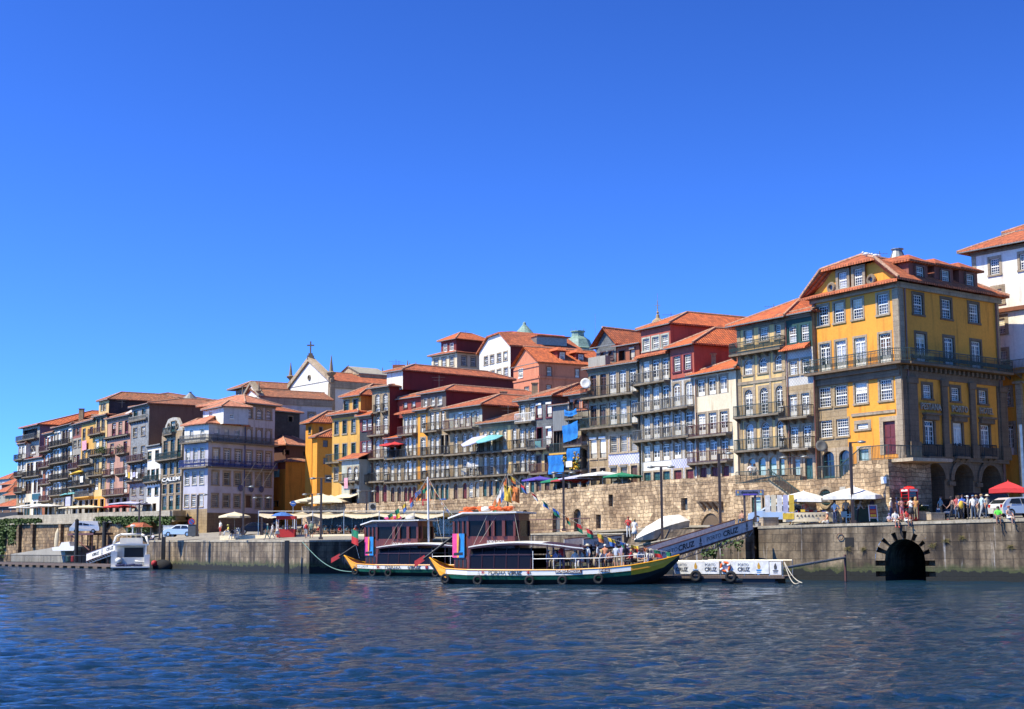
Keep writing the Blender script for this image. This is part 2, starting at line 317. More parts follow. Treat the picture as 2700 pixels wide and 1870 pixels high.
def win(h,F,kind,s0,s1,z0,z1,fr='white',sur='granite',sw=.17,name=None,fill=None,arch=None,cols=None,rows=None,simple=False):
 """one window or door: window (stone surround) > frame, pane"""
 w=s1-s0;H=z1-z0
 is_arch='a'in kind;k=kind.replace('a','')
 rise=(arch if arch is not None else w*.45)if is_arch else 0
 nm=name or('door'if k in('r','g')else'window')
 rec=-.16
 mb=MB();po=.035
 mb.fbox(F,s0-sw,s0,-.05,po,z0-.02,z1+sw,0);mb.fbox(F,s1,s1+sw,-.05,po,z0-.02,z1+sw,0)
 mb.fbox(F,s0,s1,-.05,po-.003,z1,z1+sw,0)
 if k not in('d','r','g','o'):mb.fbox(F,s0-sw-.03,s1+sw+.03,-.05,po+.07,z0-.16,z0,0)
 for a,b in((s0,s0-.001),(s1,s1+.001)):
  mb.face([F(a,po,z0),F(a,po,z1),F(a,rec-.05,z1),F(a,rec-.05,z0)])
 mb.face([F(s0,po,z1),F(s1,po,z1),F(s1,rec-.05,z1),F(s0,rec-.05,z1)])
 mb.face([F(s0,po,z0),F(s1,po,z0),F(s1,rec-.05,z0),F(s0,rec-.05,z0)])
 if is_arch:
  ap=arch_pts(s0,s1,z1,rise)
  for(xa,za),(xb,zb)in zip(ap,ap[1:]):
   mb.face([F(xa,po-.004,za),F(xb,po-.004,zb),F(xb,po-.004,z1),F(xa,po-.004,z1)])
   mb.face([F(xa,po-.004,za),F(xb,po-.004,zb),F(xb,rec-.05,zb),F(xa,rec-.05,za)])
 root=mb.build(nm,M[sur],h,uv=not simple)
 if k in('r','o','g'):
  mb=MB();f=fill or{'r':'reddoor','o':'dark','g':'blind'}[k]
  if k=='r':
   zz=z1-rise
   mb.face([F(s0,rec,z0),F(s1,rec,z0),F(s1,rec,z1),F(s0,rec,z1)])
   for q in range(2):
    a=s0+.05+q*w/2;b=s0+w/2-.05+q*w/2
    for zc in(.08,.52):mb.fbox(F,a,b,rec+.002,rec+.03,z0+H*zc,z0+H*(zc+.36))
  elif k=='g':
   mb.face([F(s0,rec,z0),F(s1,rec,z0),F(s1,rec,z1),F(s0,rec,z1)])
  else:
   mb.face([F(s0,-.5,z0),F(s1,-.5,z0),F(s1,-.5,z1),F(s0,-.5,z1)])
  mb.build('door_leaf'if k!='o'else'dark_interior',M[f],root)
  if k=='g':
   mb=MB();
   for a,b in((s0,s0+.07),(s1-.07,s1)):mb.fbox(F,a,b,rec+.004,rec+.05,z0,z1)
   mb.fbox(F,s0+.07,s1-.07,rec+.004,rec+.05,z1-rise-H*.16,z1-rise-H*.16+.06);mb.fbox(F,s0+.07,s1-.07,rec+.004,rec+.05,z0,z0+.2)
   mb.build('frame',M['teal'],root)
  return root
 mb=MB()
 mb.face([F(s0,rec,z0),F(s1,rec,z0),F(s1,rec,z1),F(s0,rec,z1)])
 g=mb.build('pane',M['glass']if k!='x'else M['offwhite'],root)
 if k in'ds'and H>1.0:
  rv=WR.random()
  if rv<.30:
   q=WR.uniform(.25,.7);mb=MB();mb.face([F(s0+.05,rec+.006,z1-H*q),F(s1-.05,rec+.006,z1-H*q),F(s1-.05,rec+.006,z1-rise*.9-.02),F(s0+.05,rec+.006,z1-rise*.9-.02)]);mb.build('blind',M[WR.choice(['cream_canvas','cloth_white','brown','iron_grey'])],root)
  elif rv<.42:
   a=s0+.04 if WR.random()<.5 else(s0+s1)/2;mb=MB();mb.face([F(a,rec+.007,z0+.05),F(a+w/2-.04,rec+.007,z0+.05),F(a+w/2-.04,rec+.007,z1-max(rise,H*.18)),F(a,rec+.007,z1-max(rise,H*.18))]);mb.build('dark_interior',M['dark'],root)
 mb=MB();b=.075;m_=.035;fo=rec+.012;fi=rec+.06
 if k=='x':
  mb.fbox(F,s0,s1,rec+.01,rec+.06,z0+H*.25,z1)
  mb.fbox(F,s0-.04,s1+.04,rec+.07,po+.12,z1-.12,z1+.08)
  mb.build('roller_shutter',M[fr],root);return root
 mb.fbox(F,s0,s0+b,fo,fi,z0,z1);mb.fbox(F,s1-b,s1,fo,fi,z0,z1)
 mb.fbox(F,s0+b,s1-b,fo,fi,z1-b,z1);mb.fbox(F,s0+b,s1-b,fo,fi,z0,z0+b)
 zt=z1-rise if is_arch else z1
 c=(s0+s1)/2
 if is_arch:
  ap=arch_pts(s0+.02,s1-.02,z1-.02,rise,8)
  for(xa,za),(xb,zb)in zip(ap,ap[1:]):
   mb.hexa([F(xa,fi,za-b),F(xb,fi,zb-b),F(xb,fo,zb-b),F(xa,fo,za-b),F(xa,fi,za),F(xb,fi,zb),F(xb,fo,zb),F(xa,fo,za)])
  if not simple:
   for q in(1,2,3):
    t=math.pi*q/4;mb.tube(F(c,fi-.01,zt),F(c-w*.45*math.cos(t),fi-.01,zt+rise*.9*math.sin(t)),m_*.5,None,4)
  mb.fbox(F,s0+b,s1-b,fo,fi,zt-b*.5,zt+b*.5)
 if k=='d':
  fan=H*.16 if not is_arch else 0
  if fan:
   mb.fbox(F,s0+b,s1-b,fo,fi+.01,z1-fan-.05,z1-fan+.05)
   if not simple:
    for q in(-1,0,1):mb.tube(F(c+q*w*.06,fi-.01,z1-fan),F(c+q*w*.27,fi-.01,z1-.07),m_*.5,None,4)
  top=zt-fan;pb=z0+H*.24
  mb.fbox(F,c-b*.85,c+b*.85,fo,fi+.006,z0,top)
  mb.fbox(F,s0+b,s1-b,fo,fi-.006,z0+b,pb)
  nr=rows or 4
  for j in range(1,nr):zz=pb+(top-pb)*j/nr;mb.fbox(F,s0+b,s1-b,fo,fi-.02,zz-m_/2,zz+m_/2)
  for q in(.27,.73):mb.fbox(F,s0+w*q-m_/2,s0+w*q+m_/2,fo,fi-.022,pb,top)
 else:
  zm=z0+(zt-z0)*.5
  mb.fbox(F,s0+b,s1-b,fo,fi+.01,zm-.055,zm+.055)
  nc=cols or 4;nr=rows or 2
  for j in range(1,nc):x=s0+b+(w-2*b)*j/nc;mb.fbox(F,x-m_/2,x+m_/2,fo,fi-.02,z0+b,zt-b)
  for seg in((z0,zm),(zm,zt)):
   for j in range(1,nr+1):
    zz=seg[0]+(seg[1]-seg[0])*j/(nr+1);mb.fbox(F,s0+b,s1-b,fo,fi-.021,zz-m_/2,zz+m_/2)
 mb.build('frame',M[fr],root)
 return root
def railing_mb(pts,h,step=.13,style=0,z0=0):
 """railing along world 3D points (at floor level)"""
 mb=MB()
 for a,b in zip(pts,pts[1:]):
  a=Vector(a);b=Vector(b);d=b-a;L=d.length
  if L<.05:continue
  t=d/L;up=Vector((0,0,1));n=Vector((t.y,-t.x,0))
  def bar(p,q,r):
   e=(q-p).normalized();s_=e.cross(n).normalized()if abs(e.z)<.9 else t
   k=[p-s_*r-n*r,p+s_*r-n*r,p+s_*r+n*r,p-s_*r+n*r];k+=[x+(q-p)for x in k];mb.hexa(k)
  bar(a+up*h,b+up*h,.032);bar(a+up*.08,b+up*.08,.022)
  if style:bar(a+up*h*.82,b+up*h*.82,.016)
  nb=max(2,int(L/step))
  for i in range(nb+1):
   p=a+d*(i/nb);bar(p+up*.0,p+up*h,.013 if i%8 else .022)
  if style==1:
   for i in range(nb):
    p=a+d*((i+.5)/nb);mb.tube(p+up*h*.25,p+up*h*.55,.03,.03,4)
 return mb
class House:
 def __init__(s,name,label,cat,a,b,z0=None,ztop=None,top=None,L=14,wall='white_p',side=None,group=None,fac=None,corner=None,cornice=True):
  s.F=fac or Fac(a,b);F=s.F
  if top:
   zs=[F.at(*t)[1]for t in top];ztop=sum(zs)/len(zs)
  s.z0,s.z1,s.L=z0,ztop,L
  c=F(F.w/2,-L/2,z0)
  s.root=thing(name,label,cat,c,group)
  s.wall=wall;s.sidemat=side or wall;s.holes=[];s.reg=[];s.cornice=cornice;s.corner=corner;s.SF=F.side(L);s.sholes=[]
  s.pedge=None
 def region(s,px0,py0,px1,py1,m):
  a=s.F.at(px0,py0);b=s.F.at(px1,py1);s.reg.append((a[0],b[0],min(a[1],b[1]),max(a[1],b[1]),m))
 def row(s,kind,xs,w,yt,yb,**k):
  """windows at photo columns xs; yt, yb: top and bottom rows at the first and the last"""
  F=k.pop('F',s.F);yt=yt if isinstance(yt,tuple)else(yt,None);yb=yb if isinstance(yb,tuple)else(yb,None)
  z1=F.at(xs[0],yt[0])[1];z0=F.at(xs[0],yb[0])[1]
  if yt[1]is not None and len(xs)>1:z1=(z1+F.at(xs[-1],yt[1])[1])/2
  if yb[1]is not None and len(xs)>1:z0=(z0+F.at(xs[-1],yb[1])[1])/2
  ym=(yt[0]+yb[0])/2
  for i,x in enumerate(xs):
   ws=w[i]if isinstance(w,(list,tuple))else w;kd=kind[i]if isinstance(kind,(list,tuple))else kind
   s0=F.at(x-ws/2,ym)[0];s1=F.at(x+ws/2,ym)[0]
   kk={a:(v[i]if isinstance(v,list)else v)for a,v in k.items()}
   if F is s.F and kd!='P':s.holes.append((s0,s1,z0,z1))
   elif F is s.SF:s.sholes.append((s0,s1,z0,z1))
   win(s.root,F,kd,s0,s1,z0,z1,**kk)
 def balc(s,a,b,out=.65,h=1.0,m='iron',sty=0,F=None,slab='granite_d',label=None,over=True):
  F=F or s.F;p=F.at(*a);q=F.at(*b);z=(p[1]+q[1])/2;s0,s1=p[0],q[0]
  mb=MB();mb.fbox(F,s0,s1,-.03,out+.06,z-.18,z)
  nb=max(2,int((s1-s0)/1.1))
  for i in range(nb+1):
   c=s0+.15+(s1-s0-.3)*i/nb
   mb.hexa([F(c-.07,.1,z-.55),F(c+.07,.1,z-.55),F(c+.07,-.02,z-.55),F(c-.07,-.02,z-.55),F(c-.07,out,z-.181),F(c+.07,out,z-.181),F(c+.07,-.02,z-.181),F(c-.07,-.02,z-.181)])
  bo=mb.build('balcony',M[slab],s.root,uv=True)
  if label:bo['label']=label
  railing_mb([F(s0+.03,0,z),F(s0+.03,out,z),F(s1-.03,out,z),F(s1-.03,0,z)],h,.14,sty).build('railing',M[m],bo)
  return bo
 def wallmesh(s):
  F=s.F
  def gridwall(F,w,z0,z1,holes,reg,base,name):
   ss=sorted({0.0,w,*[x for h in holes for x in h[:2]],*[x for r in reg for x in r[:2]]})
   zs=sorted({z0,z1,*[x for h in holes for x in h[2:4]],*[x for r in reg for x in r[2:4]]})
   ss=[x for x in ss if-1e-6<=x<=w+1e-6];zs=[x for x in zs if z0-1e-6<=x<=z1+1e-6]
   mb=MB();mats=[base]
   for za,zb in zip(zs,zs[1:]):
    run=None
    for sa,sb in zip(ss,ss[1:]):
     c,d=(sa+sb)/2,(za+zb)/2
     hole=any(h[0]<c<h[1]and h[2]<d<h[3]for h in holes)
     mt=base
     for r in reg:
      if r[0]<c<r[1]and r[2]<d<r[3]:mt=r[4]
     if hole:mt=None
     if run and run[2]==mt and mt is not None:run[1]=sb
     else:
      if run and run[2]:
       if run[2]not in mats:mats.append(run[2])
       mb.face([F(run[0],0,za),F(run[1],0,za),F(run[1],0,zb),F(run[0],0,zb)],mats.index(run[2]))
      run=[sa,sb,mt]
    if run and run[2]:
     if run[2]not in mats:mats.append(run[2])
     mb.face([F(run[0],0,za),F(run[1],0,za),F(run[1],0,zb),F(run[0],0,zb)],mats.index(run[2]))
   return mb,mats
  mb,mats=gridwall(F,F.w,s.z0,s.z1,s.holes,s.reg,s.wall,'wall')
  mb.build('front_wall',[M[x]for x in mats],s.root,uv=True)
  mb,mats=gridwall(s.SF,s.L,s.z0,s.z1,s.sholes,getattr(s,'sreg',[]),s.sidemat,'side')
  K=getattr(s,'skew',None)
  if K:
   q=K.t*K.w;A_,B_=[F(0,0,z_)for z_ in(s.z0,s.z1)];dq=Vector((q.x,q.y,0))
   mb.face([A_,B_,B_+dq,A_+dq]);mb.face([A_+dq,B_+dq,F(F.w,0,s.z1)+dq,F(F.w,0,s.z0)+dq])
  else:
   mb.face([F(0,0,s.z0),F(0,0,s.z1),F(0,-s.L,s.z1),F(0,-s.L,s.z0)]);mb.face([F(0,-s.L,s.z0),F(0,-s.L,s.z1),F(F.w,-s.L,s.z1),F(F.w,-s.L,s.z0)])
  mb.build('side_wall',[M[x]for x in mats],s.root,uv=True)
  if s.cornice:
   mb=MB();mb.fbox(F,-.02,F.w+.02,-.02,.14,s.z1-.34,s.z1-.02);mb.fbox(F,-.02,F.w+.02,.141,.24,s.z1-.16,s.z1-.02)
   mb.build('cornice',M['granite_d'],s.root,uv=True)
  if s.corner:
   mb=MB();mb.fbox(F,-.0,.45,-.02,.05,s.z0,s.z1-.36);mb.fbox(F,F.w-.45,F.w,-.02,.052,s.z0,s.z1-.36)
   mb.build('corner_stones',M[s.corner],s.root,uv=True)
 def roof(s,h=2.0,over=.55,m='tile',kind='hip',ridge=True,run=None,z=None,L=None,gh=None):
  F=s.F;w=F.w;L=L or s.L;z=z if z is not None else s.z1;o=over
  run=run if run is not None else min(w/2,L/2)*.95
  c=w/2
  e=[(-o,o),(w+o,o),(w+o,-L-o),(-o,-L-o)]
  E=[F(a,b,z)for a,b in e];T=.14
  if kind=='hip':
   if L>=w*.8:r0=F(c,-run,z+h);r1=F(c,-L+run,z+h);faces=[(E[0],E[1],r0),(E[1],E[2],r1,r0),(E[2],E[3],r1),(E[3],E[0],r0,r1)]
   else:r0=F(run,-L/2,z+h);r1=F(w-run,-L/2,z+h);faces=[(E[0],E[1],r1,r0),(E[1],E[2],r1),(E[2],E[3],r0,r1),(E[3],E[0],r0)]
   hips=[(E[0],r0),(E[1],r0 if L>=w*.8 else r1),(r0,r1),(E[2],r1),(E[3],r1 if L>=w*.8 else r0)]
  elif kind=='gable':
   r0=F(c,o,z+h);r1=F(c,-L-o,z+h);faces=[(E[1],E[2],r1,r0),(E[3],E[0],r0,r1)];hips=[(r0,r1)]
  elif kind=='gable_x':
   r0=F(-o,-L/2,z+h);r1=F(w+o,-L/2,z+h);faces=[(E[0],E[1],r1,r0),(E[2],E[3],r0,r1)];hips=[(r0,r1)]
  elif kind=='shed':
   r0=F(-o,-L,z+h);r1=F(w+o,-L,z+h);faces=[(E[0],E[1],r1,r0)];hips=[]
  mb=MB()
  dz=Vector((0,0,T))
  for f in faces:
   mb.face([p+dz for p in f]);mb.face(list(reversed([p-dz*.2 for p in f])))
  for a,b in((0,1),(1,2),(2,3),(3,0)):
   if kind in('hip',)or(kind=='gable'and a in(1,3))or(kind in('gable_x','shed')and a in(0,2)):
    mb.face([E[a]-dz*.2,E[b]-dz*.2,E[b]+dz,E[a]+dz])
  ro=mb.build('roof',M[m],s.root,uv=True)
  if ridge and hips:
   mb=MB()
   for a,b in hips:mb.tube(a+dz*1.2,b+dz*1.2,.11,None,5)
   mb.build('ridge_tiles',M['ridge'],ro)
  if kind=='gable':
   mb=MB();mb.face([F(0,0,z),F(w,0,z),F(c,0,z+(gh or h*.97))]);mb.face([F(0,-L,z),F(w,-L,z),F(c,-L,z+h*.97)]);mb.build('gable_wall',M[s.wall],s.root,uv=True)
  if kind=='gable_x':
   mb=MB()
   for q in(0,w):mb.face([F(q,0,z),F(q,-L,z),F(q,-L/2,z+h*.97)])
   mb.build('gable_wall',M[s.sidemat],s.root,uv=True)
  mb=MB();mb.tube(E[0]+Vector((0,0,.02)),E[1]+Vector((0,0,.02)),.07,None,5);mb.build('gutter',M['pipe_g'],s.root)
  s.E=E
  return ro
 def attic(s,x0,x1,y,ytop,back=1.2,L=None,wall=None,roof_h=1.2,m='tile',rows=(),over=.4,run=None,side=None):
  """a set-back top storey: photo columns x0..x1, wall top row ytop"""
  F=s.F;G=Fac.__new__(Fac);G.t=F.t;G.n=F.n;G.A=F.A-F.n*back
  G.B=G.A+G.t
  a=G.at(x0,y)[0];b=G.at(x1,y)[0];G.A=G.A+G.t*a;G.w=b-a;G.B=G.A+G.t*G.w
  h2=House.__new__(House);h2.F=G;h2.root=s.root;h2.z0=s.z1-.3;h2.z1=G.at(x0,ytop)[1];h2.L=L or(s.L-back-1);h2.wall=wall or s.wall;h2.sidemat=side or h2.wall
  h2.holes=[];h2.reg=[];h2.cornice=False;h2.corner=None;h2.SF=G.side(h2.L);h2.sholes=[]
  for r in rows:h2.row(*r[0],**r[1])
  h2.wallmesh();h2.roof(roof_h,over,m,run=run)
  return h2
 def pipe(s,px,y0,y1,m='pipe'):
  u,za=s.F.at(px,y0);_,zb=s.F.at(px,y1)
  mb=MB();mb.tube(s.F(u,.12,za),s.F(u,.12,zb),.05,None,6);mb.build('downpipe',M[m],s.root)
 def done(s,**k):
  s.wallmesh()
  if k:s.roof(**k)
  return s
# ---- houses
def wm(k,c,kind='plaster',**kw):M[k]=mat(k,c,kw.pop('rough',.85),kind,**kw)
wm('plaster_ochre',(.82,.34,.035),var=.05);wm('plaster_yellow',(.62,.35,.07));wm('plaster_cream',(.70,.60,.44));wm('plaster_sand',(.66,.46,.20))
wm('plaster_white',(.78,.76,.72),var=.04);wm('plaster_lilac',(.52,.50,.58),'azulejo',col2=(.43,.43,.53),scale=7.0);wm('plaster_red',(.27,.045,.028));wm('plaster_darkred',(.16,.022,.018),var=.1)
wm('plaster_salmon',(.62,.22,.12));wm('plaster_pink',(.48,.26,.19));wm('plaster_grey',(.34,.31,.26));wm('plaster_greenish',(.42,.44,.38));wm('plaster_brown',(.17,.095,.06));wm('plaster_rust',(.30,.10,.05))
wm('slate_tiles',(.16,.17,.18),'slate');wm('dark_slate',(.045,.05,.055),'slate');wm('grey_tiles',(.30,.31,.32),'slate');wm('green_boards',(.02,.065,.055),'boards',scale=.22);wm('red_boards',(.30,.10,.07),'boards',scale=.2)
wm('wood_boards',(.14,.10,.08),'boards',scale=.2);wm('azulejo_blue',(.62,.62,.70),'azulejo',col2=(.36,.38,.62),scale=5.0);wm('azulejo_light',(.60,.58,.54),'azulejo',col2=(.46,.45,.46),scale=6.0);wm('corrugated',(.20,.21,.22),'boards',scale=.35)
wm('tarp',(.01,.20,.62),'cloth',scale=1.5,var=.2);wm('cloth_white',(.78,.76,.74),'cloth');wm('cream_canvas',(.72,.62,.44),'cloth',var=.06);wm('pinkcloth',(.70,.34,.42),'cloth');wm('redcloth',(.55,.03,.03),'cloth',var=.06)
wm('purplecloth',(.09,.06,.42),'cloth');wm('greencloth',(.01,.22,.11),'cloth');wm('turqcloth',(.16,.45,.50),'cloth');wm('lavcloth',(.50,.50,.72),'cloth');wm('yellowcloth',(.75,.50,.05),'cloth');wm('bluecloth',(.05,.16,.50),'cloth');wm('orangecloth',(.65,.20,.05),'cloth')
wm('stone_wall',(.47,.345,.20),'granite');wm('stone_dark',(.23,.16,.10),'granite');wm('stone_warm',(.58,.46,.32),'granite')  # stone_dark carries shade in its colour on sunless faces, plain dark stone elsewhere
ZB=6.9
ROWG='houses of the riverside row'
def dh(name,label,xa,xb,y,top,off=0,cat='house',**k):
 ya=y if not isinstance(y,tuple)else y[0]
 return House(name,label,cat,(xa,ya,D(xa)+off),(xb,ya,D(xb)+off),top=top,**k)
h=House('hotel','ochre yellow corner hotel with clipped gable, three dormers and a stone arcade below','hotel',(2148,1000,126.0),(2377,1000,117.5),z0=3.2,top=[(2128,790),(2360,744)],L=14.0,wall='plaster_ochre',side='plaster_ochre')
F=h.F;S=h.SF
S2=Fac((2377,1000,117.5),(2641,1000,126.2));S2.w=(S2.B-S2.A).length;h.SF=S=S2;h.L=S.w
h.region(2140,988,2246,1460,'stone_wall');h.region(2200,1235,2400,1460,'stone_wall');h.skew=S2;h.sreg=[(-1,99,0,S2.at(2500,1206)[1]-.02,'stone_dark')]  # side below the balcony: wall stone with its shade put into the colour
h.row('s',[2171,2213,2262,2329],[26,26,27,28],(807,775),(857,829),rows=2,cols=4,sw=.2)
h.row('d',[2176,2218,2269,2335],[27,27,29,30],(905,881),(979,956),sw=.2)
h.row('s',[2175,2218,2271,2337],32,(1022,1001),(1075,1054),rows=2,cols=5,sur=['stone_wall','stone_wall','granite','granite'],sw=[.13,.13,.2,.2])
h.row('s',[2179,2222],32,(1108.6,1105),(1153.6,1150),rows=2,cols=5,sur='stone_wall',sw=.15)
h.row('s',[2275],30,1117.5,1131,rows=1,cols=5,sw=.3)
h.row('r',[2346],32,1110.7,1197.6,sw=.4,sur='gran_warm')
h.row('ga',[2185,2229],31,(1190,1187),(1262,1258),sur='gran_warm',sw=.25,arch=.5,fill='glass')
h.row('g',[2279],26,1184,1236,sur='gran_warm',sw=.25,fill='blind')
for ra in(dict(xs=[2420.6,2494.6,2566.5],w=24,yt=(780,800),yb=(830,850),kind='s',rows=2,cols=4),dict(xs=[2428.6,2502,2573],w=[25,24,24],yt=(882,900),yb=(955,970),kind='d'),dict(xs=[2444.6,2518.5,2590],w=[22,21,20],yt=(1017,1028.5),yb=(1052,1063),kind='s',rows=2,cols=4),dict(xs=[2451,2525.5,2597.6],w=[25,24,23],yt=(1111,1121),yb=(1197,1203),kind='d',rows=4)):
 kd=ra.pop('kind');xs=ra.pop('xs');w=ra.pop('w');yt=ra.pop('yt');yb=ra.pop('yb')
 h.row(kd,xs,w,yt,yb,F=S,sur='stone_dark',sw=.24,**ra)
arc=[]
for xc,yt in((2465,1221),(2540,1224),(2612,1227)):
 a=S.at(xc-26,1290)[0];b=S.at(xc+26,1290)[0];zt=S.at(xc,yt)[1];arc.append((a,b,zt));h.sholes.append((a,b,3.2,zt))
h.wallmesh()
mb=MB()
for a,b,zt in arc:
 r=(b-a)/2;ap=arch_pts(a,b,zt,r,14);ap2=arch_pts(a-.45,b+.45,zt+.45,r+.45,14)
 for(p,q),(p2,q2)in zip(zip(ap,ap[1:]),zip(ap2,ap2[1:])):
  mb.hexa([S(p[0],.16,p[1]),S(q[0],.16,q[1]),S(q[0],-.02,q[1]),S(p[0],-.02,p[1]),S(p2[0],.16,p2[1]),S(q2[0],.16,q2[1]),S(q2[0],-.02,q2[1]),S(p2[0],-.02,p2[1])])
  mb.face([S(p[0],-.001,p[1]),S(q[0],-.001,q[1]),S(q[0],-.001,zt),S(p[0],-.001,zt)])
  mb.face([S(p[0],0,p[1]),S(q[0],0,q[1]),S(q[0],-4,q[1]),S(p[0],-4,p[1])])
 for x in(a,b):mb.face([S(x,0,3.2),S(x,0,zt-r),S(x,-4,zt-r),S(x,-4,3.2)])
 mb.fbox(S,a-.75,a+.05,-.3,.22,zt-r-.45,zt-r-.1)
mb.fbox(S,arc[-1][1]-.05,arc[-1][1]+.75,-.3,.22,arc[0][2]-2.6,arc[0][2]-2.2)
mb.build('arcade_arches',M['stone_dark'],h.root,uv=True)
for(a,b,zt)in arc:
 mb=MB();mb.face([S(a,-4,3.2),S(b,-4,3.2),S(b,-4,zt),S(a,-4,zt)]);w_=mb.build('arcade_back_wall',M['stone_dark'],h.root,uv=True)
 mb=MB();mb.fbox(S,a+.6,b-.9,-3.99,-3.9,4.0,7.0);mb.build('glazed_door',M['glass'],w_)
zb_=S.at(2500,969)[1];zl_=S.at(2500,1206)[1]
mb=MB();pan=[(2419,2482),(2494,2556),(2567,2629)]
us=[S.at(a,1080)[0]for p in pan for a in p];ztp=S.at(2450,1000)[1];zbp=S.at(2450,1200)[1];zst=S.at(2450,1163)[1]
ed=[0]+us+[S.w]
for i in range(0,len(ed),2):mb.fbox(S,ed[i],ed[i+1],-.01,.10,zl_,ztp)
mb.fbox(S,0,S.w,-.01,.102,ztp,zb_-.25)
for i in range(0,len(ed),2):
 c=(ed[i]+ed[i+1])/2;ww=min(.55,(ed[i+1]-ed[i])/2+.05)
 if i in(0,):c=ed[1]-.75;
 if i==6:c=ed[6]+.75
 mb.fbox(S,c-ww,c+ww,.103,.22,zl_,ztp-.5);mb.fbox(S,c-ww-.1,c+ww+.1,.103,.30,ztp-.5,ztp);mb.fbox(S,c-ww-.12,c+ww+.12,.221,.34,zl_,zl_+1.1)
for i in range(1,len(ed)-1,2):mb.fbox(S,ed[i],ed[i+1],-.01,.03,zl_,zl_+1.0)
for k_ in range(22):x=.3+k_*(S.w-.6)/21;mb.fbox(S,x-.13,x+.13,.103,.42,zb_-.62,zb_-.27)
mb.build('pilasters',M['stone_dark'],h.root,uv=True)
mb=MB();mb.fbox(S,-.1,S.w+.12,0,.28,zl_-.32,zl_);mb.build('string_course',M['stone_dark'],h.root,uv=True)
for px0,px1,y0,x0,x1,t in((2423,2476,1071.5,2451,2451,'PESTANA'),(2505,2546,1078,2525,2525,'PORTO'),(2578.6,2613,1083,2596,2596,'HOTEL')):
 a=S.at(px0,y0);b=S.at(px1,y0+3);c=S((a[0]+b[0])/2,.2,(a[1]+b[1])/2)
 lettering(t,1,c,S(1,0,0)-S(0,0,0),(0,0,1),mat('metal_letters',(.36,.29,.21),.5,metal=.2),h.root,ext=.06,bold=.02,fit=b[0]-a[0],ht=.55)
for px,w_ in((2451,32),(2525.5,31),(2597.6,30)):
 a=S.at(px-w_/2-4,1090)[0];b=S.at(px+w_/2+4,1090)[0];z=S.at(px,1090 if px<2500 else 1095 if px<2560 else 1101)[1]
 mb=MB();mb.fbox(S,a,b,.0,.45,z-.16,z);mb.fbox(S,a+.12,b-.12,.0,.30,z-.55,z-.16);mb.build('door_hood',M['stone_dark'],h.root,uv=True)
bz=F.at(2371,955.6)[1];bz=(bz+F.at(2141,988)[1])/2
mb=MB();mb.fbox(F,-.3,F.w+.9,-.03,.95,bz-.2,bz);mb.fbox(F,0,F.w,0,.5,bz-.55,bz-.2);mb.fbox(F,0,F.w,0,.22,bz-1.1,bz-.55)
mb.fbox(S,-.0,S.w+.3,-.03,1.0,bz-.203,bz-.003)
bo=mb.build('balcony',M['stone_dark'],h.root,uv=True)
railing_mb([F(-.25,0,bz),F(-.25,.9,bz),F(F.w,.9,bz),S(0,.93,bz),S(S.w+.25,.93,bz),S(S.w+.25,0,bz)],1.05,.16,1).build('railing',M['iron_g'],bo)
for p in(2451,2525.5,2597.6):h.balc((p-17,1204),(p+17,1205.5),.55,.95,'iron',0,F=S,slab='stone_dark')
h.SF=S
mb=MB();mb.fbox(F,0,.3,-.02,.06,7,h.z1-.5);mb.fbox(F,F.w-.62,F.w+.02,-.02,.06,4,h.z1-.5);mb.fbox(S,-.02,.62,-.02,.05,zb_,h.z1-.5);mb.fbox(S,S.w-.5,S.w,-.02,.05,zb_,h.z1-.5)
mb.fbox(F,-.1,F.w+.2,-.02,.25,h.z1-.5,h.z1-.05);mb.fbox(S,-.0,S.w+.2,-.02,.24,h.z1-.52,h.z1-.052)
mb.fbox(F,F.at(2246,1080)[0],F.w-.76,-.02,.10,F.at(2300,1090)[1]-.12,F.at(2300,1090)[1]+.12)
mb.build('corner_stones',M['granite'],h.root,uv=True)
z=h.z1;w=F.w;o=.75;L=S.w
apx,apz=F.at(2283,675);zr=z+3.0;c=w*.5
def RF(s_,o_,z_):return F(s_,o_,z_)
def pt(s_,b_,z_):
 p=F(s_,0,z_);q=S.t*b_;return Vector((p.x+q.x,p.y+q.y,z_))
E=[pt(-o,-o,z),pt(w+o,-o,z),pt(w+o,L+o,z),pt(-o,L+o,z)]
zc=z+2.0;r0=pt(c,1.3,zr);r1=pt(c,L-3.5,zr)
cl=pt(c-w*.32,-o,zc);cr=pt(c+w*.32,-o,zc)
dz=Vector((0,0,.16));mb=MB()
for f in((cl,cr,r0),(E[1],E[2],r1,r0,cr),(E[2],E[3],r1),(E[3],E[0],cl,r0,r1)):
 mb.face([p+dz for p in f]);mb.face(list(reversed([p-dz*.2 for p in f])))
for a,b in((cl,cr),(E[1],E[2]),(E[2],E[3]),(E[3],E[0]),(E[0],cl),(cr,E[1])):mb.face([a-dz*.2,b-dz*.2,b+dz,a+dz])
e0=pt(-o,-o-.25,z-.05);e1=pt(w+o,-o-.25,z-.05);e2=pt(w+.1,.0,z+.34);e3=pt(-.1,.0,z+.34)
mb.face([e0,e1,e2,e3]);mb.face([e0-dz,e1-dz,e1,e0])
ro=mb.build('roof',M['tile'],h.root,uv=True)
mb=MB()
for a,b in((cl,r0),(cr,r0),(r0,r1),(E[1],cr),(E[0],cl),(E[2],r1),(E[3],r1)):mb.tube(a+dz*1.2,b+dz*1.2,.13,None,5)
mb.build('ridge_tiles',M['ridge'],ro)
mb=MB();mb.face([pt(0,.02,z),pt(w,.02,z),pt(c+w*.32+.2,.02,zc),pt(c-w*.32-.2,.02,zc)]);mb.build('gable_wall',M['plaster_ochre'],h.root,uv=True)
G=Fac.__new__(Fac);G.t=F.t;G.n=F.n;G.A=F.A+F.n*.2;G.B=F.B;G.w=F.w
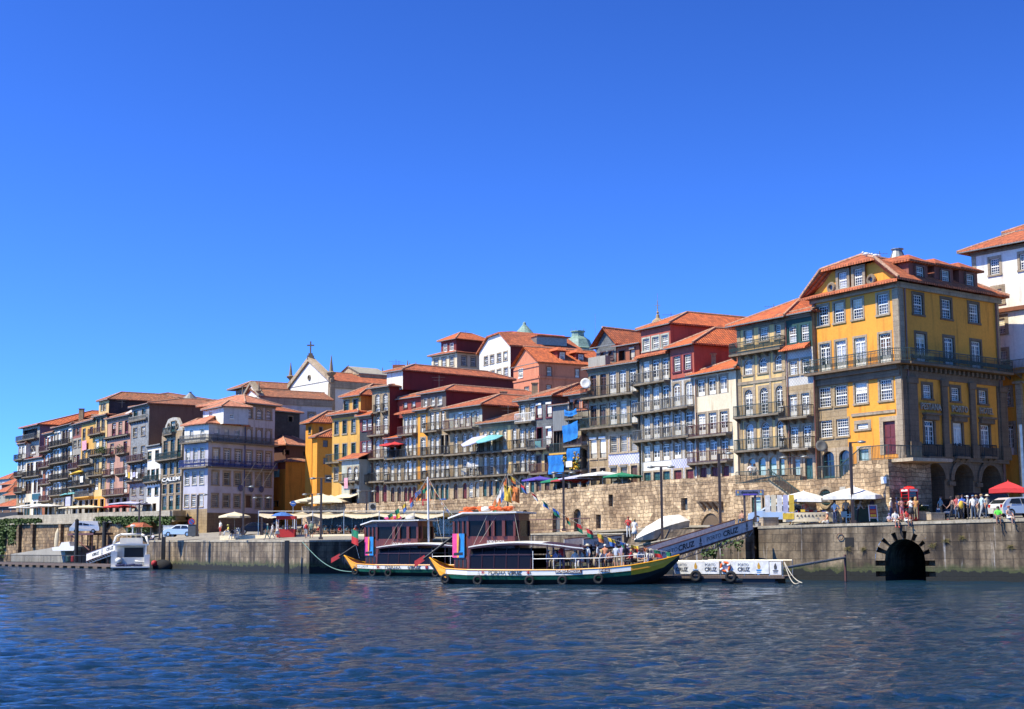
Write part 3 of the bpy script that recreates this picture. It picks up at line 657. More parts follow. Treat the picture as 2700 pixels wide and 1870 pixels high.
for xc,y0,y1 in((2222,720,758),(2263,711,750)):
 a=G.at(xc-12,y0);b=G.at(xc+12,y1);win(h.root,G,'s',a[0],b[0],b[1],a[1],sw=.3,cols=4,rows=2)
for xc,yc in((2191,759),(2296,738)):
 a,zz=G.at(xc,yc);mb=MB();mb.torus((0,0,0),.35,.16,'y',16,6);mb.v=[G(a+v[0],-.05+v[1],zz+v[2])for v in mb.v];rr=mb.build('round_window',M['granite'],h.root)
 mb=MB();mb.lathe((0,0,0),[(.34,0),(.34,.02)],14);mb.v=[G(a+v[0],-.08+v[2],zz+v[1])for v in mb.v];mb.build('pane',M['glass'],rr)
for xc,yt,yb_ in((2421.3,702,737),(2488.6,712,747.5),(2553.5,722,758)):
 T_=Fac.__new__(Fac);T_.t=S.t;T_.n=S.n;T_.A=S.A+S.n*.02;T_.B=S.B;T_.w=S.w
 a=T_.at(xc-11,yt);b=T_.at(xc+11,yb_);s0,s1,z1,z0=a[0],b[0],a[1],b[1]
 mb=MB();mb.fbox(T_,s0-.75,s1+.75,-4.2,0,z0-.5,z1+.35);dm=mb.build('dormer',M['red_boards'],h.root,uv=True)
 G2=Fac.__new__(Fac);G2.t=T_.t;G2.n=T_.n;G2.A=T_.A+T_.n*.18;G2.B=T_.B;G2.w=T_.w
 mb=MB();m2=(s0+s1)/2;zt=z1+.33
 p=[T_(s0-1.15,.45,zt),T_(s1+1.15,.45,zt),T_(s1+1.15,-5,zt),T_(s0-1.15,-5,zt)];q0=T_(m2,-.9,zt+.75);q1=T_(m2,-5,zt+.75)
 for f in((p[0],p[1],q0),(p[1],p[2],q1,q0),(p[3],p[0],q0,q1)):mb.face([v+dz*.6 for v in f])
 for f in((p[0],p[1]),(p[1],p[2]),(p[3],p[0])):mb.face([f[0]-dz*.4,f[1]-dz*.4,f[1]+dz*.6,f[0]+dz*.6])
 mb.face([v-dz*.4 for v in p]);mb.build('dormer_roof',M['tile'],dm,uv=True)
 win(h.root,G2,'s',s0,s1,z0,z1,sur='pipe',sw=.08,cols=4,rows=2,name='dormer_window')
mb=MB();q=P(2367,690,126);mb.lathe(q,[(1.2,-1.0),(.42,.95),(.42,1.02),(.55,1.04),(.55,1.12)],12);mb.build('roof_lantern',M['zinc'],h.root)
for f_,u in((F,.35),(S,.7),(S,S.w-.5)):
 mb=MB();mb.tube(f_(u,.14,4.2 if f_ is S else 5),f_(u,.14,z-.2),.07,None,6);mb.build('downpipe',M['pipe'],h.root)
h=House('house','tall white house with granite window frames behind the ochre hotel at the right edge','house',(2572,900,131.0),(2790,900,124.5),z0=3.2,top=[(2572,668),(2700,640)],L=12,wall='plaster_white',corner='granite')
h.region(2560,983,2900,1400,'plaster_ochre');
h.row('s',[2623,2703],[24,26],(685,665),(727,707),sw=.25,cols=4,rows=2)
h.row('s',[2632],20,762,800,sw=.35);h.row('s',[2640],20,840,880,sw=.35,rows=2);h.row('s',[2645],20,925,975,sw=.3)
h.row('s',[2655],18,1026,1070,sw=.3);h.row('d',[2663],20,1120,1200,sw=.3)
h.balc((2600,990),(2790,972),.8,1.0,'iron_grey')
mb=MB();F=h.F
a=F.at(2640,815);mb.fbox(F,-.1,F.w,0,.35,a[1]-.35,a[1]);mb.build('string_course',M['pipe'],h.root)
mb=MB();a=F.at(2683,1040)[0];b=F.at(2697,1040)[0];mb.fbox(F,a,b,0,.3,4,F.at(2690,1012)[1]);mb.fbox(F,a-.2,b+.2,0,.45,F.at(2690,1012)[1],F.at(2690,1006)[1]);mb.build('pilasters',M['gran_warm'],h.root,uv=True)
h.done(h=2.6,over=.9,m='tile',run=5)
h.attic(2658,2760,630,618,back=3.5,L=5,wall='plaster_salmon',roof_h=1.0,rows=[(('o',[2684],18,618,633),{})])
h=dh('house','sand and granite house with three arched window rows left of the green-topped house',1948,2074,1050,[(1951,865),(2073,835)],z0=6.2,L=12,wall='plaster_sand',corner='stone_wall',group=ROWG)
h.region(1940,1195,2080,1400,'stone_warm')
h.row('s',[1974,2014.5,2055.7],[20,21,20],(870.7,856),(905,890),sw=.2,cols=4,rows=2,sur='granite')
h.row('sa',[1973,2012,2054],21,(948,936),(988,976),sw=.22,cols=4,rows=2)
h.row(['da','sa','da'],[1974.5,2015.4,2056.8],21,(1028,1016),(1098,1086),sw=.22)
h.row(['da','sa','da'],[1977.7,2019,2060],21,(1117.7,1108),(1187.8,1179),sw=.22)
h.row('ga',[1983.4,2010.5,2039,2065],19,(1208,1202),(1265,1262),sw=.2,sur='gran_warm')
F=h.F;mb=MB()
for px in(1992,2034):
 a=F.at(px,1100);mb.fbox(F,a[0]-.12,a[0]+.12,0,.05,F.at(px,1195)[1],F.at(px,930)[1])
for y in(930,1012,1106):zz=F.at(1960,y)[1];mb.fbox(F,0,F.w,0,.09,zz-.14,zz+.14)
mb.build('stone_bands',M['granite'],h.root,uv=True)
h.balc((1938,937.4),(2072.6,917),.7,1.0,'iron_g',1);h.balc((1949,1103),(2069,1087),.7,.95,'iron_g',0);h.balc((1951,1191),(2072,1179),.7,.95,'iron_g',0)
h.pipe(2074,850,1250)
h.done(h=2.5,over=.75,m='tile_new',run=5)
h=dh('house','narrow house with dark green boarded top storey beside the ochre hotel',2074.6,2147,1050,[(2076,836),(2142,822)],z0=6.2,L=12,wall='stone_wall',group=ROWG)
h.region(2070,800,2150,918,'green_boards');h.region(2070,925,2150,1010,'azulejo_light')
h.row('s',[2090,2123],21,(862,856),(905,898),sw=.12,sur='greenp',cols=4,rows=2);h.row('s',[2092.5,2125],21,(951,946),(988,983.7),sw=.16,cols=4,rows=2)
h.row('d',[2091.4,2124.5],21,(1040.6,1036.5),(1099.8,1094.7),sw=.18,rows=5);h.row('d',[2095.4,2128.6],21,(1125,1121.8),(1184.4,1179),sw=.18,rows=5)
h.row(['g','r'],[2101,2134],20,(1211.5,1207),(1265,1262),sw=.25,sur='gran_warm',fill=['blind','teal'])
h.balc((2071,1105),(2146,1096),.8,.95,'iron');h.balc((2074,1187.8),(2150,1180),.8,.95,'iron')
F=h.F;zz=F.at(2080,925)[1];mb=MB();mb.hexa([F(-.1,.75,zz-.1),F(F.w-.2,.75,zz-.1),F(F.w-.2,0,zz+.1),F(-.1,0,zz+.1),F(-.1,.75,zz),F(F.w-.2,.75,zz),F(F.w-.2,0,zz+.55),F(-.1,0,zz+.55)]);mb.build('tiled_canopy',M['tile_new'],h.root,uv=True)
h.pipe(2148,985,1255)
h.done(h=1.5,over=.5,m='tile_new',run=5)
h=dh('house','cream white house with a low orange roof and two red-railed balconies',1833.5,1944,1150,[(1829,992),(1943,975)],z0=ZB,L=12,wall='plaster_cream',group=ROWG,cornice=False)
h.wall='plaster_cream'
h.row('d',[1849,1878,1907.6],19.5,(1001,991.5),(1044,1035.5),sw=.2,rows=3)
h.row('d',[1850.8,1880,1909.7],20,(1092,1084.6),(1148,1140),sw=.2,rows=4);h.row('d',[1852,1881.7,1911.3],20,(1163.4,1156.3),(1216,1208),sw=.2,rows=4)
h.row('r',[1854.7,1884.7,1914],19,(1233.5,1229),(1270,1268),sw=.22,sur='gran_warm')
h.region(1925,970,1950,1300,'gran_warm')if False else None
h.balc((1826,1154),(1931,1142),.7,1.0,'iron_red');h.balc((1828,1224),(1933,1213),.7,1.0,'iron_red')
h.pipe(1836,1000,1265)
h.done(h=2.1,over=.6,m='tile_new',run=5)
h=dh('house','house with a two-windowed red top storey and a low strip of blue tiles',1769,1833,1100,[(1770,1000),(1829,993)],z0=ZB,L=13,wall='azulejo_light',group=ROWG,cornice=False)
h.region(1765,1214,1840,1234,'azulejo_blue')
h.row('da',[1785,1816.6],19,(1011,1006),(1071,1068),sw=.17,arch=.3);h.row('d',[1785.8,1817.4],19,(1089.6,1085.6),(1149,1145.5),sw=.17);h.row('d',[1786.6,1818],19.5,(1166.5,1164),(1209,1206.4),sw=.17,rows=3)
h.row('r',[1788,1819.6],20,(1240,1237),(1270,1268),sw=.2,sur='gran_warm')
h.balc((1762,1081),(1831,1070),.8,1.0,'iron_grey');h.balc((1763,1157),(1833,1147),.8,1.0,'iron_grey')
F2=Fac((1768,930,D(1768)),(1832,930,D(1832)))
h2=h.F;h.wallmesh()
g=House.__new__(House);g.F=Fac((1769,1000,D(1769)-.35),(1831,1000,D(1831)-.35));g.root=h.root;g.z0=h.z1;g.z1=g.F.at(1800,915)[1];g.L=13;g.wall='plaster_red2';g.sidemat='plaster_red2'
wm('plaster_red2',(.42,.095,.06));g.holes=[];g.reg=[];g.cornice=False;g.corner=None;g.SF=g.F.side(13);g.sholes=[]
g.row('s',[1785.5,1813.5],17,(940,935),(979.7,974.6),sw=.2,sur='reddoor',cols=4,rows=2);g.wallmesh();g.roof(h=2.0,over=.5,m='tile_new',run=4)
h=dh('house','white house with three balconied door rows under a red attic with pipe vents',1689,1768.4,1100,[(1686,945),(1767,931)],z0=ZB,L=16,wall='azulejo_light',group=ROWG)
h.region(1680,1222,1775,1300,'plaster_white')
h.row('d',[1704.4,1729.4,1754.8],18,(952.6,944),(1012,1003),sw=.16);h.row('d',[1705.4,1730,1755.5],18,(1024,1016),(1088,1080),sw=.16)
h.row('d',[1706,1731,1756],18,(1099.8,1094.7),(1162,1155),sw=.16);h.row('d',[1706.4,1731.5,1756.5],18,(1176,1171),(1217.6,1213),sw=.16,rows=3)
h.row('r',[1707.8,1733,1758],18,(1246,1243),(1275,1272),sw=.18,sur='gran_warm',fill='teal')
h.balc((1682,1015),(1767.5,1002.5),.7,1.0,'iron_grey');h.balc((1683,1091),(1769,1080),.7,1.0,'iron_grey');h.balc((1683,1165.8),(1771,1153),.7,1.0,'iron_grey')
h.pipe(1691,950,1268,'pipe_g')
h.wallmesh();F=h.F
zz=h.z1;mb=MB();mb.hexa([F(-.2,.6,zz-.08),F(F.w+.1,.6,zz-.08),F(F.w+.1,-.1,zz),F(-.2,-.1,zz),F(-.2,.6,zz+.05),F(F.w+.1,.6,zz+.05),F(F.w+.1,-.1,zz+.4),F(-.2,-.1,zz+.4)]);mb.build('tiled_canopy',M['tile'],h.root,uv=True)
at=h.attic(1690,1768,900,872,back=.15,L=17,wall='plaster_red2',roof_h=1.7,m='tile_new',rows=[(('s',[1704,1729,1753.6],17,(893,884),(925.5,915.4)),dict(sur='plaster_greenish',sw=.17,cols=4,rows=2))],run=4)
for px,py in((1826,862),(1849,865)):
 q=P(px,py,D(1768)+10);mb=MB();mb.tube(q-Vector((0,0,.8)),q+Vector((0,0,.55)),.28,.28,10);mb.tube(q+Vector((0,0,.65)),q+Vector((0,0,.75)),.42,.42,10);mb.build('vent_pipe',M['zinc'],h.root)
mb=MB();q=P(1904,868,D(1768)+15);mb.box(q.x-.3,q.y-.3,q.z-1,q.x+.3,q.y+.3,q.z+.4);mb.build('chimney',M['plaster_red2'],h.root)
h=dh('house','tall old granite house with brown and white balcony doors and a slate gable on top',1552,1683.5,1100,[(1550,980),(1684,952)],z0=ZB,L=14,wall='stone_wall',group=ROWG)
h.region(1604,1160,1690,1226,'azulejo_blue')
h.row('d',[1565,1591],16,(992,985.5),(1045,1041),fr='brown',sw=.14);h.row('d',[1615.5,1642,1668.4],18.5,(980.4,970),(1040,1032),sw=.17)
h.row('d',[1565.5,1590],16,(1070,1067),(1122,1118),fr='brown',sw=.14);h.row('d',[1617,1643.8,1671.4],18.5,(1061.7,1054),(1121,1113),sw=.17)
h.row('x',[1565.7,1590],16,(1156.4,1153),(1210,1206),sw=.14,sur='gran_warm');h.row('s',[1618,1644.5,1672],18,(1151,1145),(1194,1189),sw=.2,cols=5,rows=3,fr='offwhite',sur='gran_warm')
h.row('r',[1566,1590],16,(1236,1233),(1285,1283),fill='dark',sw=.15,sur='gran_warm');h.row(['x','x','r'],[1619,1646,1673],17,(1231,1227),(1283,1280),fr='iron_grey',sw=.2,sur='gran_warm',fill=['dark','dark','brown'])
h.balc((1546.4,1051.5),(1684,1034),.8,1.0,'iron');h.balc((1544,1132.7),(1682.4,1116.5),.8,1.0,'iron_g')
h.done(h=1.6,over=.5,m='tile_old',kind='hip',run=6)
F=h.F
G=House.__new__(House);G.F=Fac((1572,930,D(1572)+3.0),(1624,930,D(1624)+3.0));G.root=h.root;G.z0=h.z1;G.z1=G.F.at(1598,915)[1];G.L=9;G.wall='slate_tiles';G.sidemat='plaster_rust';G.holes=[];G.reg=[];G.cornice=False;G.corner=None;G.SF=G.F.side(9);G.sholes=[]
G.row('sa',[1589.5,1611],12,(929,926),(950,947),fr='brown',sur='brown',sw=.1);G.wallmesh();G.roof(h=1.9,over=.5,m='tile',kind='gable')
G=House.__new__(House);G.F=Fac((1626,930,D(1626)+2.5),(1686,930,D(1686)+2.5));G.root=h.root;G.z0=h.z1;G.z1=G.F.at(1650,912)[1];G.L=9;G.wall='plaster_rust';G.sidemat='plaster_rust';G.holes=[];G.reg=[];G.cornice=False;G.corner=None;G.SF=G.F.side(9);G.sholes=[]
G.row('x',[1668],12,918,950,fr='offwhite',sur='brown',sw=.08);G.row('o',[1640],16,925,950,sur='brown',sw=.08);G.wallmesh();G.roof(h=1.0,over=.4,m='tile',kind='gable_x')
mb=MB();a=F.at(1553,975)[0];b=F.at(1598,965)[0];mb.fbox(F,a,b,-.6,.1,h.z1+.16,h.z1+1.25);mb.build('roof_parapet',M['conc'],h.root,uv=True)
h=dh('house','ruined narrow house hung with blue tarpaulins and yellow flowers',1503.5,1551.5,1150,[(1507,1046),(1548,1037)],z0=ZB,L=13,wall='plaster_grey',group=ROWG)
h.row('sa',[1521,1543],[15,13],(1053,1050),(1080,1077),fr='brown',sur='plaster_salmon',sw=.15)
h.row('o',[1514,1540],14,(1120,1118),(1165,1163),sw=.12);h.row('o',[1516,1541],15,(1185,1183),(1236,1234),sw=.12);h.row('o',[1517,1540],13,(1262,1260),(1292,1290),sw=.12)
h.balc((1503.5,1106),(1551,1100),.8,.9,'iron');h.balc((1503.5,1178),(1551,1172),.9,.9,'brown');h.balc((1503.5,1243),(1551,1238),.9,1.2,'iron')
h.done(h=1.6,over=.5,m='tile',run=5)
def sheet(name,label,cat,F,o,px0,py0,px1,py1,m,fold=.12,n=14,sag=0,group=None,par=None,tilt=0.0):
 a=F.at(px0,py0);b=F.at(px1,py1);rnd=random.Random(int(px0*7+py0));mb=MB();nz=8
 ph=[rnd.uniform(0,6)for _ in range(4)]
 def fo(u,v):return o+fold*(math.sin(u*17+ph[0]+v*2)*.5+math.sin(u*31+ph[1])*.3*v+math.sin(v*7+ph[2])*.3)
 def pp(i,j):
  u=i/n;v=j/nz;z=a[1]+(b[1]-a[1])*v-sag*math.sin(math.pi*u)*(1-v*.3)+tilt*(u-.5);return F(a[0]+(b[0]-a[0])*u+tilt*.2*v,fo(u,v),z)
 vs=[pp(i,j)for j in range(nz+1)for i in range(n+1)]
 fs=[(j*(n+1)+i,j*(n+1)+i+1,(j+1)*(n+1)+i+1,(j+1)*(n+1)+i)for j in range(nz)for i in range(n)]
 mb.mesh(vs,fs);mb.mesh([F.n.to_3d()*-.02+v for v in vs],[tuple(reversed(f))for f in fs])
 if par is not None:return mb.build(name,M[m],par,smooth=True)
 return one(name,label,cat,mb,M[m],group,smooth=True)
TG='blue tarpaulins on the ruined house'
sheet('tarpaulin','thin blue tarpaulin strip sagging high on the ruined narrow house','tarpaulin',h.F,1.0,1506,1081,1539,1093,'tarp',.1,sag=.25,group=TG)
sheet('tarpaulin','pale blue square tarpaulin hung slanting at mid height of the ruined house','tarpaulin',h.F,1.05,1503.5,1119,1543,1160,'tarp',.12,sag=.1,group=TG,tilt=.4)
sheet('tarpaulin','bright blue tarpaulin above the white board and yellow flowers','tarpaulin',h.F,1.1,1516,1184,1549,1214,'tarp',.12,group=TG)
sheet('white_board','square white board hung among yellow flowers below a blue tarpaulin','board',h.F,1.22,1515.5,1217.5,1532,1232,'cloth_white',.0)
mb=MB();rnd=random.Random(4)
for(x0,y0,x1,y1,n_)in((1504,1205,1515,1217,34),(1536,1192,1548,1215,50),(1524,1228,1549,1238,60),(1532,1206,1548,1236,40)):
 for i in range(n_):
  p=h.F.at(rnd.uniform(x0,x1),rnd.uniform(y0,y1));c=h.F(p[0],1.12+rnd.uniform(-.08,.1),p[1]);d=Vector((rnd.uniform(-1,1),rnd.uniform(-1,1),rnd.uniform(-1,1))).normalized();e=d.orthogonal().normalized();r=.11
  mb.face([c-d*r,c+e*r,c+d*r,c-e*r],0 if rnd.random()<.55 else 1)
one('flower_garland','yellow flowers and leaves hung along the balcony of the ruined house','flowers',mb,[mat('yellow_petals',(.75,.45,.02),.7),M['leaf']])
h=dh('house','narrow timber-galleried house with grey glazed panels above and a blue tarpaulin below',1457.5,1503,1150,[(1458,1073),(1502,1064)],off=-.4,z0=ZB,L=7,wall='plaster_grey',group=ROWG,cornice=False)
h.region(1450,1075,1505,1135,'corrugated');h.row('o',[1480],38,1136,1192,sw=.06,sur='brown');h.row('o',[1480],36,1258,1292,sw=.06,sur='brown')
h.balc((1458,1197),(1503,1193),.5,1.0,'iron_g',slab='plaster_yellow')
F=h.F;mb=MB()
for px in(1462,1470,1477,1484,1492,1499):a=F.at(px,1150)[0];mb.tube(F(a,-.25,F.at(px,1195)[1]),F(a+.1,-.3,F.at(px,1136)[1]),.05,None,5)
mb.build('gallery_posts',M['wood_boards'],h.root,uv=True)
h.done(h=.9,over=.35,m='tile_old',kind='shed')
sheet('tarpaulin','large bright blue tarpaulin covering the lower gallery beside the ruined house','tarpaulin',h.F,.75,1458.5,1203,1501,1249,'tarp',.14,group=TG)
mb=MB();mb.tube(h.F(h.F.w+.05,.2,ZB),h.F(h.F.w+.05,.2,h.F.at(1502,1060)[1]),.09,None,6);mb.build('downpipe',M['offwhite'],h.root)
h=dh('house','slate-clad house with white roller shutters upstairs and ochre ground storeys',1413,1457,1150,[(1414,1052),(1456,1044)],z0=ZB,L=13,wall='slate_tiles',group=ROWG)
h.region(1410,1185,1460,1260,'plaster_sand');h.region(1410,1260,1460,1400,'stone_wall')
h.row('x',[1422,1448.5],13,(1066.7,1061.7),(1102,1099),sur='reddoor',sw=.1);h.row(['o','x'],[1423,1448.7],13,(1129,1126),(1180,1176),sur='reddoor',sw=.1)
h.row('r',[1421,1443.5],13,(1201,1199),(1244,1241),fill='brown',sw=.12);h.row('r',[1421,1443.5],13,(1262,1260),(1296,1293),fill='brown',sw=.12)
h.balc((1404,1186),(1456,1180),.8,.95,'iron_grey');h.balc((1408,1250),(1456,1245),.7,.95,'iron_red')
h.done(h=1.7,over=.5,m='tile',run=5)
h=dh('house','grey stone house with arched white doors between the slate house and the yellow pilaster house',1368.5,1412.5,1150,[(1370,1062),(1411,1053)],z0=ZB,L=13,wall='stone_wall',group=ROWG)
h.row('d',[1378.3,1403.5],13.5,(1067,1065),(1112,1109));h.row(['da','sa','da'],[1376,1389.5,1403],[12.5,8,12.5],(1131,1126),(1182,1177),sw=.14);h.row(['da','sa','da'],[1377,1390,1403.6],[12.5,8,12.5],(1198,1193.6),(1246,1242),sw=.14)
h.row(['ra','sa','ra'],[1377,1390,1404],[11,9,11],(1261,1257),(1303,1299),fill=['teal','teal','teal'],sur='gran_warm',sw=.14)
h.balc((1368,1116),(1412,1109),.6,.9,'white');h.balc((1367,1185),(1413,1179),.7,.95,'iron');h.balc((1366,1248),(1412,1243),.7,.95,'iron')
h.done(h=1.7,over=.5,m='tile_old',run=5)
h=dh('house','low dark-eaved stone house with a yellow pilaster and arched white windows',1272,1368,1180,[(1274,1123),(1366,1107)],z0=ZB,L=12,wall='stone_wall',group=ROWG)
h.region(1338.5,1110,1347,1300,'plaster_sand')
h.row('da',[1279,1295,1311,1331,1356.5],10.5,(1138,1130),(1190,1183),sw=.12);h.row(['da','sa','da','da','da'],[1279.5,1295.5,1312,1331.5,1356.6],[10,12,10,10,10],(1203,1195),(1252,1246),sw=.12)
h.row('ra',[1279,1295,1312,1331,1357],[10,10,10,9,9],(1270,1262),(1310,1303),fill=['teal','glass','teal','brown','teal'],sur='gran_warm',sw=.14)
h.balc((1271,1197),(1368,1183),.75,1.0,'iron');h.balc((1271,1258),(1368,1247),.75,1.0,'iron')
h.done(h=2.0,over=.6,m='tile_old',run=6)
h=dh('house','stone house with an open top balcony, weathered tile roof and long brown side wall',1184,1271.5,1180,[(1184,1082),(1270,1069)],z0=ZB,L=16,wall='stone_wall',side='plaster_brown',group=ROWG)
h.region(1184,1085,1272,1128,'plaster_greenish')
h.row(['d','x','d','x','d'],[1202,1217,1232.6,1247,1259],[10,9,11,10,8],(1092,1083),(1130,1121),sw=.06,sur='offwhite',fr=['white','white','white','plaster_greenish','white'])
h.row(['da','da','da','da'],[1202,1225,1241,1258],10.5,(1147,1138),(1196,1188),sw=.14);h.row(['da','sa','sa','da'],[1202,1225,1241,1257],11,(1209,1202),(1260,1252),sw=.14)
h.row(['ra','ra','sa','ra'],[1202,1226,1241.5,1258],11,(1277,1269),(1318,1311),fill=['brown','reddoor','teal','offwhite'],sur='gran_warm',sw=.14)
h.balc((1184,1135),(1262,1125),.9,1.0,'iron_red');h.balc((1184,1201),(1271,1191),.75,1.0,'iron');h.balc((1184,1262),(1271,1253),.75,1.0,'iron')
h.done(h=1.7,over=.7,m='tile',run=5)
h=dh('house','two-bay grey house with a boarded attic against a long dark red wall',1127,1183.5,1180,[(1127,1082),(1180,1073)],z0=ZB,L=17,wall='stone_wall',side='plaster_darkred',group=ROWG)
h.row('d',[1139.5,1153,1168],[10,10,9],(1089,1084),(1135,1130),sw=.1);h.row(['da','da','o','o'],[1139.5,1153,1166.6,1179],9.5,(1151,1146),(1199,1195),sw=.12);h.row('da',[1139.5,1153,1166.6,1179],10,(1212,1208),(1261,1257),sw=.12)
h.row('ra',[1139.5,1153,1166.6,1179],9,(1280,1275),(1320,1316),fill=['greenp','greenp','teal','teal'],sur='gran_warm',sw=.12)
h.balc((1126,1139),(1163,1134),.6,.95,'iron');h.balc((1126,1203),(1183,1197),.7,.95,'iron');h.balc((1126,1265),(1183,1259),.7,.95,'iron')
h.wallmesh()
h.attic(1110,1176,1060,1041,back=.5,L=17,wall='wood_boards',side='plaster_darkred',roof_h=1.0,m='tile',rows=[(('s',[1122.5,1142,1160.5],[8,9,10.5],(1053,1044),(1073,1064)),dict(sw=.06,sur='offwhite',cols=2))],run=3)
h=dh('house','narrow yellow house with one arched white door on each floor',1101.5,1126.5,1180,[(1102,1085),(1126,1081)],off=-.05,z0=ZB,L=12,wall='plaster_ochre',group=ROWG)
h.row('d',[1116],12.5,1095,1140,sw=.12);h.row('da',[1116],13,1154,1201,sw=.12);h.row('da',[1116],12,1215,1263,sw=.12);h.row('ra',[1117],11,1283,1322,fill='brown',sw=.12)
h.done(h=1.0,over=.5,m='tile',run=3)
h=dh('house','grey shuttered three-bay house below a set-back red storey with two windows',1062,1101,1180,[(1064,1092),(1101,1086)],z0=ZB,L=14,wall='stone_wall',side='plaster_red',group=ROWG)
h.row(['d','d','d'],[1070,1081,1092.5],9.5,(1098,1094),(1144,1140),sw=.08,sur='offwhite');h.row(['da','x','da'],[1070,1081,1092.5],9,(1157,1153),(1203,1199),sw=.1);h.row(['da','x','da'],[1070,1081,1092.5],9,(1219,1215),(1267,1263),sw=.1)
h.row('ra',[1070,1081,1093],9,(1286,1282),(1325,1322),fill='reddoor',sur='gran_warm',sw=.1)
h.balc((1060,1149),(1100,1143),.7,.95,'iron_red');h.balc((1026,1212),(1126,1200),.75,.95,'iron');h.balc((1026,1273),(1126,1264),.75,.95,'iron')
h.wallmesh()
zz=h.z1;F=h.F;mb=MB();mb.hexa([F(-1.2,.5,zz-.08),F(F.w+.1,.5,zz-.08),F(F.w+.1,-1.3,zz+.3),F(-1.2,-1.3,zz+.3),F(-1.2,.5,zz+.08),F(F.w+.1,.5,zz+.08),F(F.w+.1,-1.3,zz+.6),F(-1.2,-1.3,zz+.6)]);mb.build('tiled_canopy',M['tile'],h.root,uv=True)
h.attic(1048,1112,1080,1055,back=1.2,L=12,wall='plaster_red',side='plaster_darkred',roof_h=1.0,m='tile',rows=[(('s',[1069,1090.5],9,(1063,1059),(1075,1071)),dict(sw=.08,sur='brown',cols=3))],run=3)
h=dh('house','low two-bay stone house under a small sloping roof, red parasols on its balcony',1027,1061.5,1220,[(1028,1160),(1060,1153)],z0=ZB,L=12,wall='stone_wall',group=ROWG)
h.row('o',[1036,1052],12,(1172,1169),(1208,1205),sw=.1,sur='stone_dark');h.row('da',[1034.6,1052],10,(1223,1220),(1270,1267),sw=.12);h.row('ra',[1036,1053],10,(1286,1283),(1327,1325),fill='brown',sw=.12,sur='gran_warm')
h.done(h=1.7,over=.6,m='tile_new',run=6)
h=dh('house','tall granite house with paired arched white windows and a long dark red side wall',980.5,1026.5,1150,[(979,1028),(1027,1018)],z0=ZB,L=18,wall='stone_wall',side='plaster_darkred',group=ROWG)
h.row('da',[995.7,1016.3],12.5,(1040,1037),(1087,1084),sw=.16);h.row('da',[996,1016.5],12.5,(1099,1096.5),(1148,1145),sw=.16);h.row('da',[995.5,1016],12.5,(1160,1157),(1209,1206),sw=.16);h.row('da',[995,1016],12.5,(1221,1218),(1269,1266),sw=.16)
h.row('ra',[994.5,1014.5],12,(1280,1277),(1328,1326),sw=.18,sur='gran_warm')
h.balc((990,1088),(1002,1086),.35,.9,'iron');h.balc((1010,1085),(1023,1083),.35,.9,'iron');h.balc((980,1149.6),(1026,1144),.7,1.0,'iron_red');h.balc((981,1211),(1026,1206),.7,1.0,'iron_red');h.balc((981,1271.5),(1026,1267),.7,1.0,'iron')
h.wallmesh();h.roof(h=.5,over=.5,m='tile_old',run=2.5)
h.attic(1020,1062,1000,984,back=1.5,L=18,wall='plaster_white',side='plaster_darkred',roof_h=1.0,m='tile',run=3)
mb=MB();q=P(1052,975,D(1020)+8);mb.box(q.x-.8,q.y-.4,q.z-.6,q.x+.8,q.y+.4,q.z+.6);mb.build('chimney',M['plaster_rust'],h.root)
h=dh('house','dark red and slate striped house with white-framed windows in pairs',948.5,980,1180,[(946,1102),(979,1094)],off=-.3,z0=ZB,L=10,wall='plaster_darkred',group=ROWG)
h.region(940,1137,990,1160,'dark_slate');h.region(940,1193,990,1226,'dark_slate');h.region(940,1226,990,1290,'stone_wall');h.region(940,1290,990,1400,'plaster_ochre')
h.row('s',[960.6,974],11.5,(1108.4,1106),(1135.5,1134),sur='reddoor',sw=.08);h.row('s',[960,973.5],11.5,(1165,1163.6),(1192,1190.6),sur='reddoor',sw=.08)
h.row('d',[959,972.5],12,(1230,1228),(1273,1271),sw=.08,rows=5);h.row('r',[960,974],10,(1288,1287),(1328,1327),sw=.08)
h.balc((941,1276),(981,1272),.8,.95,'iron');h.done(h=1.2,over=.5,m='tile_new',run=3)
h=dh('house','yellow house with dark green windows, a green balcony and a tiled attic',876,948.3,1150,[(876,1098),(948,1088)],z0=ZB-.8,L=12,wall='plaster_yellow',group=ROWG)
h.row('s',[887.8,909.3,932.3],11,(1112,1106),(1146,1140.6),fr='greenp',sw=.12,rows=2);h.row('d',[887.5,909.3,932.3],11,(1173,1168),(1212,1208),fr='greenp',sw=.12);h.row('s',[886.6],11,1234,1267,fr='offwhite',sw=.12)
h.balc((872,1221),(908,1217),.8,1.0,'iron_g')
h.wallmesh();zz=h.z1;h.roof(h=.9,over=.6,m='tile',run=1.6)
h.attic(905,951,1068,1050,back=.4,L=10,wall='plaster_yellow',roof_h=1.7,m='tile',rows=[(('s',[913.7,938],13,(1056,1053),(1086,1082.4)),dict(sw=.14,fr='greenp',rows=2))],run=3.2,over=.5)
h=dh('house','small white-fronted house with two arched windows in front of the yellow house',901,947,1250,[(901,1216),(946,1210)],off=-3.2,z0=ZB-.8,L=3,wall='plaster_greenish',group=ROWG,cornice=False)
h.row('da',[922,939],11,(1233,1230),(1267,1265),sw=.12,fr='white');h.row('o',[932],18,1290,1330,sw=.1);h.balc((905,1272),(947,1267),.6,.95,'iron');h.done(h=1.3,over=.4,m='tile',kind='shed')
sheet('laundry','long pink towel hanging over the balcony of the small arched-window house','laundry',h.F,.8,921.5,1261,931,1288,'pinkcloth',.03)
